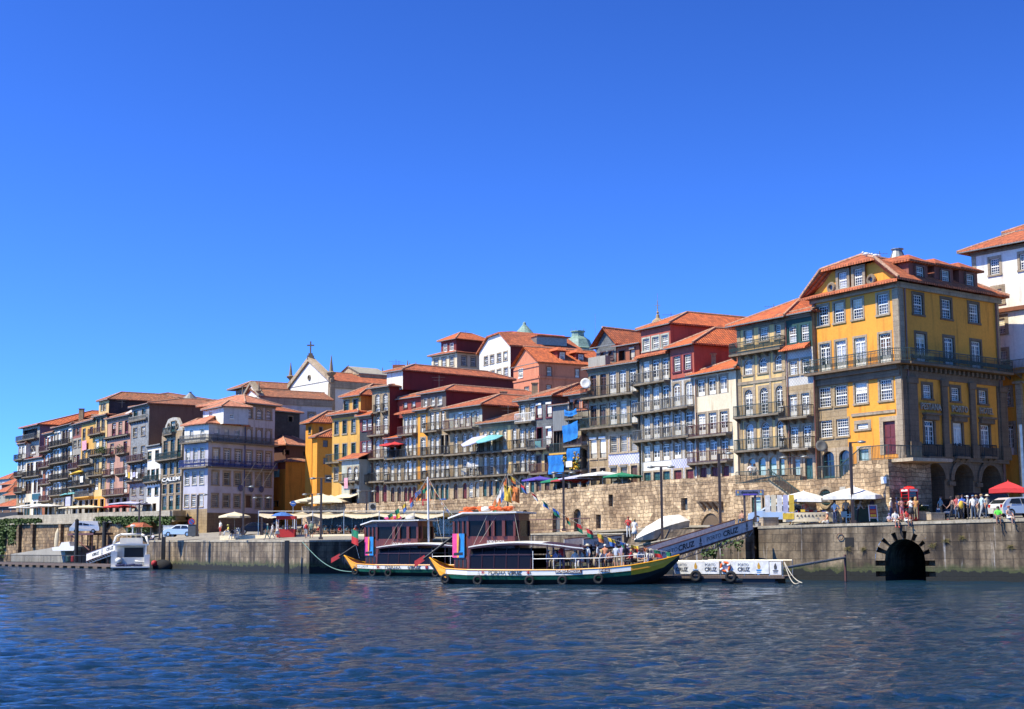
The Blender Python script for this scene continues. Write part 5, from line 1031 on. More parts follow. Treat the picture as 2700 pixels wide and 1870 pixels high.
h=House('house','salmon pink house with a gabled front, orange roof and two red dormers','house',(1354,1000,236),(1421,1000,229),z0=10,top=[(1354,970),(1421,958)],L=12.5,wall='plaster_salmon',cornice=False)
h.row('s',[1373.4],11,973,995,sw=.06,sur='white');h.row('s',[1389],12,1020,1040,sw=.1,sur='plaster_rust');h.row(['s','d'],[1448,1522],[12,11],(968.6,973),(990,997),F=h.SF,sw=.12,sur='plaster_rust');h.row('s',[1447],12,1016,1030,F=h.SF,sw=.1,sur='plaster_rust')
h.done(h=2.9,over=.45,m='tile_new',kind='gable');F=h.F;SF=h.SF
mb=MB();mb.fbox(F,0,F.w,0,.15,F.at(1390,1003)[1],F.at(1390,998)[1]);mb.fbox(SF,0,12.5,0,.15,F.at(1390,1003)[1],F.at(1390,998)[1]);mb.build('string_course',M['plaster_salmon'],h.root)
a=F.at(1386,941);b=F.at(1390,952);G=F;win(h.root,Fac.__new__(Fac).__class__ and G,'s',a[0]-.25,b[0]+.1,b[1],a[1],sw=.05,sur='white',rows=1,cols=2)if False else None
for xc,y0,y1 in((1481,930,948),(1530,936,952)):
 T_=Fac.__new__(Fac);T_.t=SF.t;T_.n=SF.n;T_.A=SF.A-SF.n*1.0;T_.B=SF.B;T_.w=SF.w
 a=T_.at(xc-5.5,y0);b=T_.at(xc+5.5,y1);mb=MB();mb.fbox(T_,a[0]-.4,b[0]+.4,-3.5,0,b[1]-.4,a[1]+.3);dm=mb.build('dormer',M['plaster_red'],h.root)
 mb=MB();mb.hexa([T_(a[0]-.9,.5,a[1]+.3),T_(b[0]+.9,.5,a[1]+.3),T_(b[0]+.9,-4,a[1]+.3),T_(a[0]-.9,-4,a[1]+.3),T_((a[0]+b[0])/2-.1,-.6,a[1]+1.0),T_((a[0]+b[0])/2+.1,-.6,a[1]+1.0),T_((a[0]+b[0])/2+.1,-4,a[1]+1.0),T_((a[0]+b[0])/2-.1,-4,a[1]+1.0)]);mb.build('dormer_roof',M['tile_new'],dm,uv=True)
 G2=Fac.__new__(Fac);G2.t=T_.t;G2.n=T_.n;G2.A=T_.A+T_.n*.18;G2.B=T_.B;G2.w=T_.w;win(h.root,G2,'s',a[0],b[0],b[1],a[1],sur='white',sw=.05,name='dormer_window')
q=P(1383,897,268);mb=MB();mb.lathe(q,[(1.6,-3),(1.6,1.0),(1.9,1.05),(1.7,1.3),(.55,2.6),(.35,2.8),(.3,3.2),(.05,3.4)],12);one('dome','small pointed green copper dome above the white gabled house','dome',mb,M['copper'])
q=P(1524,925,275);mb=MB();mb.lathe(q,[(2.9,-3),(2.9,0.2),(3.1,.3),(2.85,.5),(2.2,2.0),(1.2,2.7),(1.15,3.4),(1.4,3.5),(1.4,3.7)],8)
for i in range(10):t=i*.628;mb.tube(q+Vector((1.35*math.cos(t),1.35*math.sin(t),3.7)),q+Vector((1.35*math.cos(t),1.35*math.sin(t),4.2)),.04,None,4)
mb.tube(q+Vector((3.3,0,-2)),q+Vector((3.3,0,7.0)),.05,None,4);one('dome','wide octagonal glazed green dome right of the salmon house','dome',mb,M['copper'])
q=P(1735,868,262);mb=MB();mb.lathe(q,[(1.5,-6),(1.5,.1),(1.65,.2),(1.65,.5),(1.2,.9),(1.0,1.5),(.5,1.9),(.35,2.0),(.3,2.6),(.1,2.7),(.28,3.0),(.1,3.2),(.05,5.2)],14);mb.tube(q+Vector((-.5,0,4.3)),q+Vector((.5,0,4.3)),.05,None,4);mb.tube(q+Vector((0,0,5)),q+Vector((0,0,6.5)),.03,None,4)
one('dome','stone cupola with an iron ball and weather vane above the red attic','dome',mb,M['stone_wall'],uv=True)
# ---- ground
def river():
 rng=np.random.default_rng(3)
 ys=[14.0]
 while ys[-1]<340:ys.append(ys[-1]*1.0048+.0)
 ys=np.array(ys);nx=760
 U=np.linspace(-1,1,nx)
 X=U[None,:]*(ys[:,None]*.55+14);Y=np.repeat(ys[:,None],nx,1)
 Z=np.zeros_like(X)
 for i in range(46):
  lam=0.35*(1.115**i);
  if lam>9:break
  a=rng.normal(-.35,.55);k=2*math.pi/lam;kx,ky=math.sin(a)*k,math.cos(a)*k
  amp=(.020 if lam<.9 else .011 if lam<1.6 else .004 if lam<4 else .003)*lam**.8
  cell=ys[:,None]*.0048
  fade=np.clip((lam/cell-2.2)/3,0,1)
  ph=kx*X+ky*Y+rng.uniform(0,6.28)+1.6*np.sin(X*.23/lam**.3+rng.uniform(0,6))+1.2*np.sin(Y*.31/lam**.3+rng.uniform(0,6))
  s=np.sin(ph);Z+=fade*amp*(s+.25*np.abs(s)-.1)*(.75+.35*np.sin(X*.07+Y*.11+i))
 Z-=.02
 v=np.stack([X,Y,Z],-1).reshape(-1,3);n0,n1=X.shape
 idx=np.arange(n0*n1).reshape(n0,n1);q=np.stack([idx[:-1,:-1],idx[:-1,1:],idx[1:,1:],idx[1:,:-1]],-1).reshape(-1,4)
 k=len(v);ex=np.array([[-900,-400,-.03],[900,-400,-.03],[900,900,-.03],[-900,900,-.03]])
 c=[idx[0,0],idx[0,-1],idx[-1,-1],idx[-1,0]]
 v=np.vstack([v,ex]);quads=[[k,k+1,c[1],c[0]],[k+1,k+2,c[2],c[1]],[k+2,k+3,c[3],c[2]],[k+3,k,c[0],c[3]]]
 faces=np.vstack([q,np.array(quads)])
 me=bpy.data.meshes.new('river');me.vertices.add(len(v));me.vertices.foreach_set('co',v.astype(np.float32).ravel())
 me.loops.add(faces.size);me.loops.foreach_set('vertex_index',faces.astype(np.int32).ravel());me.polygons.add(len(faces))
 me.polygons.foreach_set('loop_start',np.arange(0,faces.size,4,dtype=np.int32));me.polygons.foreach_set('use_smooth',[True]*len(faces))
 me.update(calc_edges=True);me.validate()
 o=bpy.data.objects.new('river',me);COL.objects.link(o);o['kind']='structure'
 m=bpy.data.materials.new('river_water');m.use_nodes=True;n=m.node_tree;N=n.nodes;L=n.links;b=N['Principled BSDF']
 tc=N.new('ShaderNodeTexCoord');mp=N.new('ShaderNodeMapping');mp.inputs['Scale'].default_value=(.8,1.6,1);L.new(tc.outputs['Object'],mp.inputs[0])
 n1_=N.new('ShaderNodeTexNoise');n1_.inputs['Scale'].default_value=3.4;n1_.inputs['Detail'].default_value=7;n1_.inputs['Roughness'].default_value=.62;n1_.inputs['Distortion'].default_value=.7;L.new(mp.outputs[0],n1_.inputs['Vector'])
 n2_=N.new('ShaderNodeTexNoise');n2_.inputs['Scale'].default_value=.045;n2_.inputs['Detail'].default_value=3;L.new(tc.outputs['Object'],n2_.inputs['Vector'])
 r=N.new('ShaderNodeValToRGB');r.color_ramp.elements[0].position=.35;r.color_ramp.elements[0].color=(.006,.027,.042,1);r.color_ramp.elements[1].position=.65;r.color_ramp.elements[1].color=(.008,.035,.060,1);L.new(n2_.outputs[0],r.inputs[0]);L.new(r.outputs[0],b.inputs['Base Color'])
 bp=N.new('ShaderNodeBump');bp.inputs['Strength'].default_value=1.0;bp.inputs['Distance'].default_value=.30;L.new(n1_.outputs[0],bp.inputs['Height']);L.new(bp.outputs[0],b.inputs['Normal'])
 n3_=N.new('ShaderNodeTexNoise');n3_.inputs['Scale'].default_value=1.2;n3_.inputs['Detail'].default_value=3;n3_.inputs['Distortion'].default_value=.8;L.new(mp.outputs[0],n3_.inputs['Vector'])
 b2_=N.new('ShaderNodeBump');b2_.inputs['Strength'].default_value=1.0;b2_.inputs['Distance'].default_value=.34;L.new(n3_.outputs[0],b2_.inputs['Height']);L.new(b2_.outputs[0],bp.inputs['Normal'])
 b.inputs['Roughness'].default_value=.06;b.inputs['IOR'].default_value=1.33;b.inputs['Specular IOR Level'].default_value=.35
 me.materials.append(m)
river()
def wall_strip(name,label,pts,m,thick=1.2,cat='wall',cope=None,kind=None,holes=(),z0=-1.5,group=None):
 """pts: (x, y, ztop); a wall along a polyline, front on its right hand side"""
 mb=MB();mc=MB()
 for(xa,ya,za),(xb,yb,zb)in zip(pts,pts[1:]):
  t=Vector((xb-xa,yb-ya)).normalized();n=Vector((t.y,-t.x));A=Vector((xa,ya));B=Vector((xb,yb))
  a2=A-n*thick;b2=B-n*thick
  mb.hexa([(xa,ya,z0),(xb,yb,z0),(b2.x,b2.y,z0),(a2.x,a2.y,z0),(xa,ya,za),(xb,yb,zb),(b2.x,b2.y,zb),(a2.x,a2.y,zb)])
  if cope:
   f=A+n*.06;g=B+n*.06;mc.hexa([(f.x,f.y,za+.002),(g.x,g.y,zb+.002),(b2.x,b2.y,zb+.002),(a2.x,a2.y,za+.002),(f.x,f.y,za+cope),(g.x,g.y,zb+cope),(b2.x,b2.y,zb+cope),(a2.x,a2.y,za+cope)])
 r=thing(name,label,cat,(pts[0][0],pts[0][1],z0),group);mb.build('masonry',M[m],r,uv=True)
 if cope:mc.build('coping',M['cope'],r,uv=True)
 return r
def wp(px,py,z=0):p=Pz(px,py,z);return(p.x,p.y)
E0=wp(387,1497.5);E1=wp(815,1513);M0=(-5.0,156.0);M1=(18.0,115.6);R0=wp(2003,1528);R1=wp(2700,1534.5);R2=(R1[0]+30,R1[1]-19)
zE0,zE1=3.45,3.15;zM0=3.3;zM1=3.75;zR0,zR1=3.85,4.12
EB=(E0[0]+3,E0[1]+24)
wall_strip('quay_wall','weathered lower quay wall with white stains and green tide line, left of the boats',[(EB[0],EB[1],3.6),(E0[0],E0[1],zE0),(E1[0],E1[1],zE1)],'quay',1.2,cope=.18)
wall_strip('quay_wall','shaded quay wall behind the boat with the white mast',[(E1[0],E1[1]+.02,zE1),(M0[0],M0[1],zM0)],'quay',1.2,cope=.18)
def mid(t,z):return(M0[0]+(M1[0]-M0[0])*t,M0[1]+(M1[1]-M0[1])*t,z)
def tpx(px):
 lo,hi=0,1
 for _ in range(40):
  c=(lo+hi)/2;x,y,_z=mid(c,0)
  if 1350+FPX*x/y<px:lo=c
  else:hi=c
 return lo
def zat(px,py,t):x,y,_=mid(t,0);return P(px,py,y).z
t1,t2,t3=tpx(1640),tpx(1905),tpx(1960)
wall_strip('quay_wall','grey quay wall with a red railing between the brown wheelhouse and the boat ramp',[mid(0,zat(1400,1409,tpx(1400))),mid(t1,zat(1630,1409,t1))],'quay',1.2,cope=.12)
wall_strip('ramp_wall','stone wall of the boat ramp under the gangway, rising to the right with weeds',[mid(t1,zat(1640,1447,t1)),mid(t2,zat(1905,1393,t2)),mid(1,zM1+.15)],'quay',.9,cope=.1)
def arch_wall():
 A=Vector(R0);t=(Vector(R1)-A).normalized();n=Vector((t.y,-t.x));L=(Vector(R2)-A).length
 f=Fac.__new__(Fac);f.A=A;f.t=t;f.n=n;f.w=L;f.B=A+t*L
 root=thing('quay_wall','high right quay wall of dressed stone with a dark arched culvert','wall',(R0[0],R0[1],-1.5))
 ca=f.at(2333,1480)[0];cb=f.at(2440,1480)[0];zt=f.at(2390,1421)[1];r=(cb-ca)/2;rise=r*1.02;c=(ca+cb)/2
 zt0,slope=zR0,(zR1-zR0)/((Vector(R1)-A).length)
 mb=MB();N_=24;ap=arch_pts(ca,cb,zt,rise,N_)
 def top(s):return zt0+slope*s
 RR=.72;cl_,cr_=ca-RR,cb+RR;mb.face([f(0,0,-1.5),f(cl_,0,-1.5),f(cl_,0,top(cl_)),f(0,0,top(0))]);mb.face([f(cr_,0,-1.5),f(L,0,-1.5),f(L,0,top(L)),f(cr_,0,top(cr_))]);apo=[(c-(r+RR)*math.cos(math.pi*i/N_),zt-rise+(rise+RR)*math.sin(math.pi*i/N_))for i in range(N_+1)]
 for(xa,za),(xb,zb)in zip(ap,ap[1:]):
  mb.face([f(xa,0,za),f(xb,0,zb),f(xb,-9,zb),f(xa,-9,za)])
 for(xa,za),(xb,zb)in zip(apo,apo[1:]):mb.face([f(xa,0,za),f(xb,0,zb),f(xb,0,top(xb)),f(xa,0,top(xa))])
 for s in(ca,cb):mb.face([f(s,0,-1.5),f(s,0,zt-rise),f(s,-9,zt-rise),f(s,-9,-1.5)])
 mb.face([f(0,0,-1.5),f(0,0,top(0)),f(0,-10,top(0)+.3),f(0,-10,-1.5)])
 mb.build('masonry',M['quay'],root,uv=True)
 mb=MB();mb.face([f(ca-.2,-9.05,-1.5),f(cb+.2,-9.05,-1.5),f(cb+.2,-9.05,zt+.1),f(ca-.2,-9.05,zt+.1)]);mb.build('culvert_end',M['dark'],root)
 NS=15;RR=.72
 rnv=random.Random(2);ang=[0]
 for i in range(NS):ang.append(ang[-1]+(1.25 if i%2==0 else .85)*rnv.uniform(.85,1.15))
 ang=[a*math.pi/ang[-1]for a in ang]
 for i in range(NS):
  a0=ang[i];a1=ang[i+1];dp=0 if i%2==0 else-.55;mb=MB();RI=RR*rnv.uniform(.62,1.0)if dp else RR
  def q(a,rr,o):return f(c-(r+rr)*math.cos(a),o,zt-rise+(rise+rr)*math.sin(a))
  mb.face([q(a0,0,dp),q(a1,0,dp),q(a1,RI,dp),q(a0,RI,dp)])
  if dp:
   for a in(a0,a1):mb.face([q(a,0,0),q(a,0,dp),q(a,RI,dp),q(a,RI,0)])
   mb.face([q(a0,RI,0),q(a1,RI,0),q(a1,RI,dp),q(a0,RI,dp)])
   if RI<RR-.01:mb.face([q(a0,RI,0),q(a1,RI,0),q(a1,RR,0),q(a0,RR,0)])
  mb.build('arch_stone',M['quay'],root,uv=True)
 zj=-1.5;j=0;zz=list(np.linspace(-.9,zt-rise,7))
 for za,zb in zip(zz,zz[1:]):
  dp=0 if j%2==0 else-.7;j+=1
  for s0,s1 in((ca-RR,ca),(cb,cb+RR)):
   mb=MB();mb.face([f(s0,dp,za),f(s1,dp,za),f(s1,dp,zb),f(s0,dp,zb)])
   if dp:
    for z in(za,zb):mb.face([f(s0,0,z),f(s1,0,z),f(s1,dp,z),f(s0,dp,z)])
    for s_ in(s0,s1):mb.face([f(s_,0,za),f(s_,0,zb),f(s_,dp,zb),f(s_,dp,za)])
   mb.build('arch_stone',M['quay']if not dp else M['stone_dark'],root,uv=True)  # recessed jamb blocks take darker stone: recess shade put into the colour
 mb=MB();mb.hexa([f(-.02,.06,top(0)+.002),f(L,.06,top(L)+.002),f(L,-1.0,top(L)+.002),f(-.02,-1.0,top(0)+.002),f(-.02,.06,top(0)+.2),f(L,.06,top(L)+.2),f(L,-1.0,top(L)+.2),f(-.02,-1.0,top(0)+.2)]);mb.build('coping',M['cope'],root,uv=True)
 return f,root
RQ,rqroot=arch_wall()
def rtop(s):return zR0+.2+s*(zR1-zR0)/((Vector(R1)-Vector(R0)).length)
for px,py in((2216,1406),):
 s,z=RQ.at(px,py);mb=MB();mb.torus((0,0,0),.24,.03,'y');mb.v=[RQ(s+v[0],.09+v[1],z-.25+v[2])for v in mb.v];mb.build('mooring_ring',M['iron_red'],rqroot)
s,z=RQ.at(2240,1430);mb=MB();mb.fbox(RQ,s-.35,s+.35,-.02,.02,z-.35,z+.35);mb.build('drain_hole',M['dark'],rqroot)
def DW(px):return D(px)-7.0
UW=[(796,1338),(900,1331),(1000,1327),(1200,1318),(1330,1308),(1552,1284),(1700,1272),(1955,1255),(2110,1258)]
uwp=[]
for px,py in UW:
 q=P(px,py,DW(px));uwp.append((q.x,q.y,q.z))
UROOT=thing('river_wall','long medieval masonry wall of big tan blocks below the row of houses','wall',(uwp[0][0],uwp[0][1],2.5))
UF=[]
for a,b in zip(uwp,uwp[1:]):
 f=Fac.__new__(Fac);f.A=Vector(a[:2]);f.B=Vector(b[:2]);f.w=(f.B-f.A).length;f.t=(f.B-f.A)/f.w;f.n=Vector((f.t.y,-f.t.x));f.z=(a[2],b[2]);UF.append(f)
def uface(px):
 for i,(a,b)in enumerate(zip(UW,UW[1:])):
  if px<=b[0]:return UF[i]
 return UF[-1]
openings=[(1466,19,1345,1405,'a',0),(1522,18,1342,1403,'a',0),(1384,14,1344,1380,'a',0),(1578,13,1357,1393,'r',0),(1610,12,1304,1336,'r',0),(1804,17,1313,1346,'r',0),(1604.5,0,0,0,'',0)]
for i,f in enumerate(UF):
 hl=[]
 for px,w_,y0,y1,k,_ in openings:
  if w_ and uface(px)is f:s0=f.at(px-w_/2,y0)[0];s1=f.at(px+w_/2,y0)[0];hl.append((s0,s1,f.at(px,y1)[1],f.at(px,y0)[1],k))
 ztop=min(f.z)-.0;mb=MB();zb=2.6
 ss=sorted({0,f.w,*[x for h_ in hl for x in h_[:2]]});zs=sorted({zb,*[x for h_ in hl for x in h_[2:4]]})
 def tz(s):return f.z[0]+(f.z[1]-f.z[0])*s/f.w
 for sa,sb in zip(ss,ss[1:]):
  cs=(sa+sb)/2;hh=[h_ for h_ in hl if h_[0]<cs<h_[1]]
  if not hh:mb.face([f(sa,0,zb),f(sb,0,zb),f(sb,0,tz(sb)),f(sa,0,tz(sa))])
  else:
   for h_ in hh:
    mb.face([f(sa,0,zb),f(sb,0,zb),f(sb,0,h_[2]),f(sa,0,h_[2])]);mb.face([f(sa,0,h_[3]),f(sb,0,h_[3]),f(sb,0,tz(sb)),f(sa,0,tz(sa))])
 mb.face([f(0,0,f.z[0]),f(f.w,0,f.z[1]),f(f.w,-.7,f.z[1]),f(0,-.7,f.z[0])]);mb.face([f(0,-.7,f.z[0]),f(f.w,-.7,f.z[1]),f(f.w,-.7,6),f(0,-.7,6)])
 rn=random.Random(i);s=0.0
 while s<f.w-.4:
  w_=rn.uniform(.6,1.1);e=min(f.w,s+w_);hgt=rn.uniform(.0,.16);mb.fbox(f,s+.01,e-.01,-.68,.03,tz(s)-.35,tz((s+e)/2)+hgt);s=e
 mb.build('masonry',M['muro'],UROOT,uv=True)
 for h_ in hl:
  s0,s1,z0,z1,k=h_;mb=MB()
  for s in(s0,s1):mb.face([f(s,0,z0),f(s,0,z1),f(s,-.5,z1),f(s,-.5,z0)])
  mb.face([f(s0,0,z1),f(s1,0,z1),f(s1,-.5,z1),f(s0,-.5,z1)]);mb.face([f(s0,0,z0),f(s1,0,z0),f(s1,-.5,z0),f(s0,-.5,z0)])
  if k=='a':
   ap=arch_pts(s0,s1,z1,(s1-s0)/2)
   for(xa,za),(xb,zb_2)in zip(ap,ap[1:]):
    mb.face([f(xa,-.004,za),f(xb,-.004,zb_2),f(xb,-.004,z1),f(xa,-.004,z1)]);mb.face([f(xa,0,za),f(xb,0,zb_2),f(xb,-.5,zb_2),f(xa,-.5,za)])
  nn=mb.build('opening',M['muro'],UROOT,uv=True);mb=MB();mb.face([f(s0,-.45,z0),f(s1,-.45,z0),f(s1,-.45,z1),f(s0,-.45,z1)]);mb.build('door_leaf',mat('grey_steel_door',(.12,.13,.14),.6),nn)
for k in range(4):
 px=1858+k*15;f=uface(px);s,z=f.at(px,1327);mb=MB();mb.hexa([f(s-.2,.05,z-.6),f(s+.2,.05,z-.6),f(s+.2,-.05,z-.6),f(s-.2,-.05,z-.6),f(s-.22,.75,z+.15),f(s+.22,.75,z+.15),f(s+.22,-.05,z+.15),f(s-.22,-.05,z+.15)]);mb.build('corbel',M['muro'],UROOT,uv=True)
f=uface(1870);s0,z0=f.at(1848,1385);s1,z1=f.at(1905,1352);mb=MB();ap=arch_pts(s0,s1,z1,z1-3.5,10)
for(xa,za),(xb,zb_2)in zip(ap,ap[1:]):mb.hexa([f(xa,.14,za),f(xb,.14,zb_2),f(xb,-.0,zb_2),f(xa,-.0,za),f(xa*1.0+(xa-(s0+s1)/2)*.12,.14,za+.35),f(xb+(xb-(s0+s1)/2)*.12,.14,zb_2+.35),f(xb+(xb-(s0+s1)/2)*.12,-.0,zb_2+.35),f(xa+(xa-(s0+s1)/2)*.12,-.0,za+.35)])
nn=mb.build('arch_ring',M['muro'],UROOT,uv=True);mb=MB();mb.face([f(p[0],.012,p[1])for p in ap]);mb.build('arch_painted_shade',M['stone_dark'],nn)  # flat dark face on the wall paints the shade inside the arch
SB=Fac((2108,1300,119.3),(2265,1300,114.0));SC_=Fac((2250,1300,114.4),(2345,1300,111.2))
r=thing('landing_wall','tan stone landing wall with a round barred window in front of the hotel','wall',(SB.A.x,SB.A.y,3.6))
zt=SB.at(2180,1263)[1];mb=MB();mb.fbox(SB,-7.8,SB.w,-5,0,3.3,zt);mb.build('masonry',M['muro'],r,uv=True)
s,z=SB.at(2180,1313);mb=MB();mb.torus((0,0,0),.78,.17,'y',22,6);mb.v=[SB(s+v[0],.03+v[1],z+v[2])for v in mb.v];rw=mb.build('round_window',M['gran_warm'],r)
mb=MB();mb.lathe((0,0,0),[(.72,0),(.72,.02)],18);mb.v=[SB(s+v[0],.02+v[2],z+v[1])for v in mb.v];mb.build('pane',M['dark'],rw);mb=MB()
for q in(-.45,-.22,0,.22,.45):mb.tube(SB(s+q,.07,z-.65),SB(s+q,.07,z+.65),.02,None,4);mb.tube(SB(s-.65,.075,z+q),SB(s+.65,.075,z+q),.02,None,4)
mb.build('grille',M['teal'],rw)
railing_mb([SB(-7.6,-.15,zt),SB(.3,-.15,zt)],1.0,.16,0).build('railing',M['iron_g'],r);railing_mb([SB(2.0,-.15,zt),SB(SB.w,-.15,zt)],1.0,.16,0).build('railing',M['iron_g'],r)
mb=MB();a=SB.at(2064,1268);b=SB.at(2150,1330);n_=13
for i in range(n_):s=a[0]+(b[0]-a[0])*i/n_;e=a[0]+(b[0]-a[0])*(i+1)/n_;z=a[1]+(b[1]-a[1])*i/n_;mb.fbox(SB,s,e+.06,.02,1.5,z-.3,z)
st=mb.build('stairs',M['stone_warm'],r,uv=True)
SBd=Fac.__new__(Fac);SBd.t=SB.t;SBd.n=SB.n;SBd.A=SB.A+SB.n*.24;SBd.B=SB.B;SBd.w=SB.w
for px_ in(2001,2038):win(r,SBd,'g',SB.at(px_-12,1350)[0],SB.at(px_+12,1350)[0],4.0,SB.at(px_,1311)[1],fill='blind',sur='gran_warm',name='door')
railing_mb([SB(a[0],1.6,a[1]),SB(b[0],1.6,b[1])],.95,.18,0).build('railing',M['iron_g'],st)
r2=thing('stair_block','tall tan stone stair block with a railing and small white sign beside the hotel door','wall',(SC_.A.x,SC_.A.y,3.6))
zt2=SC_.at(2300,1213)[1];mb=MB();mb.fbox(SC_,.8,SC_.w,-4.5,0,3.3,zt2);mb.build('masonry',M['muro'],r2,uv=True)
mb=MB();
for i in range(9):mb.fbox(SC_,-1.2+i*.24,-1.2+(i+1)*.24+.02,-3.2,-.01,3.3,zt+(zt2-zt)*(i+1)/9)
mb.build('steps',M['muro'],r2,uv=True)
railing_mb([SC_(-1.3,-.1,zt),SC_(.9,-.1,zt2),SC_(SC_.w,-.1,zt2),SC_(SC_.w,-3.6,zt2)],1.05,.15,0).build('railing',M['iron_g'],r2)
s,z=SC_.at(2331,1266);mb=MB();mb.fbox(SC_,s-.28,s+.28,.01,.05,z-.25,z+.25);mb.build('sign_plate',M['white'],r2)
mb=MB()
for px in(2360,2383,2408):q=P(px,1210,114.0);mb.tube((q.x,q.y,zt2-.1),(q.x,q.y,4.0),.06,None,6)
mb.fbox(SC_,SC_.w-.2,SC_.w+2.2,-4.5,-.3,zt2-.25,zt2);mb.build('landing_slab',M['stone_warm'],r2,uv=True)
r2.children[0].name='masonry'
LP=[(-60,1372,276),(0,1366,266),(40,1359,258),(150,1357,246),(280,1351,232),(400,1348,217),(452,1346,211),(486,1346,216.6)]
r=thing('retaining_wall','high buttressed retaining wall with a pale parapet and hanging ivy, far left','wall',(P(0,1366,266).x,266,0))
pv=[P(*q)for q in LP]
mb=MB();mp_=MB();bt=MB()
for i,(a,b)in enumerate(zip(pv,pv[1:])):
 t=Vector((b.x-a.x,b.y-a.y)).normalized();n=Vector((t.y,-t.x));L=(b-a).length
 f=Fac.__new__(Fac);f.A=Vector((a.x,a.y));f.t=t;f.n=n;f.w=L;f.B=Vector((b.x,b.y))
 za,zb=a.z-1.35,b.z-1.35
 mb.face([f(0,0,-.5),f(L,0,-.5),f(L,0,zb),f(0,0,za)]);mb.face([f(0,0,za),f(L,0,zb),f(L,-3,zb),f(0,-3,za)])
 mp_.hexa([f(0,.25,za),f(L,.25,zb),f(L,-.3,zb),f(0,-.3,za),f(0,.25,a.z),f(L,.25,b.z),f(L,-.3,b.z),f(0,-.3,a.z)])
 mp_.hexa([f(0,.45,za-.25),f(L,.45,zb-.25),f(L,-.3,zb-.25),f(0,-.3,za-.25),f(0,.45,za-.01),f(L,.45,zb-.01),f(L,-.3,zb-.01),f(0,-.3,za-.01)])
 nb=int(L/5.5)
 for k in range(nb):
  s=2+k*5.5
  if i<4:bt.fbox(f,s,s+.9,0,.55,za-4.2 if k%2 else-.5,za-.26)
mb.build('masonry',M['muro_d'],r,uv=True);mp_.build('parapet',M['cope'],r,uv=True);o=bt.build('buttresses',M['muro_d'],r,uv=True);o['kind']='stuff'
LW=pv
def sheet_g(name,rows,m,z_off=0):
 mb=MB()
 for ra,rb in zip(rows,rows[1:]):
  for i in range(len(ra)-1):mb.face([ra[i],ra[i+1],rb[i+1],rb[i]])
 o=mb.build(name,M[m]);o['kind']='structure';return o
n1=9
def lerp(a,b,t):return tuple(x+(y-x)*t for x,y in zip(a,b))
pl=[(EB[0],EB[1],3.78),(E0[0],E0[1],zE0+.17),(E1[0],E1[1],zE1+.17),(M0[0],M0[1],zM0+.17)]
bk=[(P(300,1430,232).x,234,4.4),(P(455,1420,212).x,213,5.0),(P(640,1400,222).x,225,5.3),(P(900,1400,200).x,205,5.6)]
sheet_g('plaza_ground',[pl,[lerp(a,b,.5)for a,b in zip(pl,bk)],bk,[(x,y+60,z+3)for x,y,z in bk]],'paving')
fr=[(M0[0],M0[1],zM0+.17),mid(t1,zat(1630,1409,t1)+.13),mid(t2,zat(1905,1393,t2)+.11),(M1[0],M1[1],zM1+.2),(R0[0],R0[1],zR0+.202),RQ(20,0,rtop(20)),RQ(RQ.w,0,rtop(RQ.w))]
q=[(-8,178,4.3),(3,160,4.2),(12,140,4.25),(19,128,4.4),(24,122,4.6),(40,124,4.9),(82,112,5.2)]
fr2=[(x+.8*.6,y+.8*.9,z)for x,y,z in fr]
sheet_g('street',[[lerp(a,b,.0 if i not in(1,2)else .28)for i,(a,b)in enumerate(zip(fr2,q))],[lerp(a,b,.6)for a,b in zip(fr2,q)],q,[(x+8,y+45,z+1.5)for x,y,z in q]],'paving')
ra=[mid(t1-.12,.3),mid(t1,zat(1640,1447,t1)-.3),mid(t2,zat(1905,1393,t2)+.02)]
rb=[(x+3.6,y+4.4,z+(.5 if i else .2))for i,(x,y,z)in enumerate(ra)]
sheet_g('boat_ramp',[ra,rb],'paving')
wall_strip('ramp_back_wall','low smooth grey wall behind the covered speedboat',[(ra[1][0]+2.3,ra[1][1]+4.9,P(1650,1387,ra[1][1]+4.9).z),(ra[2][0]+3.4,ra[2][1]+4.2,P(1885,1384,ra[2][1]+4.2).z)],'conc',.3,z0=1.0)
ta=[(x,y,ZB-.12)for x,y,z in uwp];tb=[(x+9,y+9,ZB-.1)for x,y,z in uwp];sheet_g('terrace_ground',[[(x+.4,y+.4,z)for x,y,z in ta],tb],'paving')
lt=[(p.x,p.y,ZL-.1)for p in pv];sheet_g('promenade_ground',[[(x+.3,y+.5,z)for x,y,z in lt],[(x+10,y+28,ZL)for x,y,z in lt]],'paving')
mb=MB();GX,GY=60,30;hx=[];hy=[]
for px in(-40,0,48,150,248,360,470,560,720,870,985,1300,1552,1683,1833,1946,2120,2300):q_=P(px,1300,D(px)+13+(25 if 470<px<900 else 0));hx.append(q_.x);hy.append(q_.y)
xs=np.linspace(-100,60,GX)
def fy(x):return float(np.interp(x,hx,hy))
vs=[]
for j in range(GY):
 for x in xs:
  b=(j/(GY-1))**1.5*150;vs.append((x+b*.35,fy(x)+b,6.2+min(17,b*.24)+noise.noise(Vector((x*.03,b*.03,0)))*.8))
mb.mesh(vs,[(j*GX+i,j*GX+i+1,(j+1)*GX+i+1,(j+1)*GX+i)for j in range(GY-1)for i in range(GX-1)]);o=mb.build('town_hill',M['paving']);o['kind']='structure'
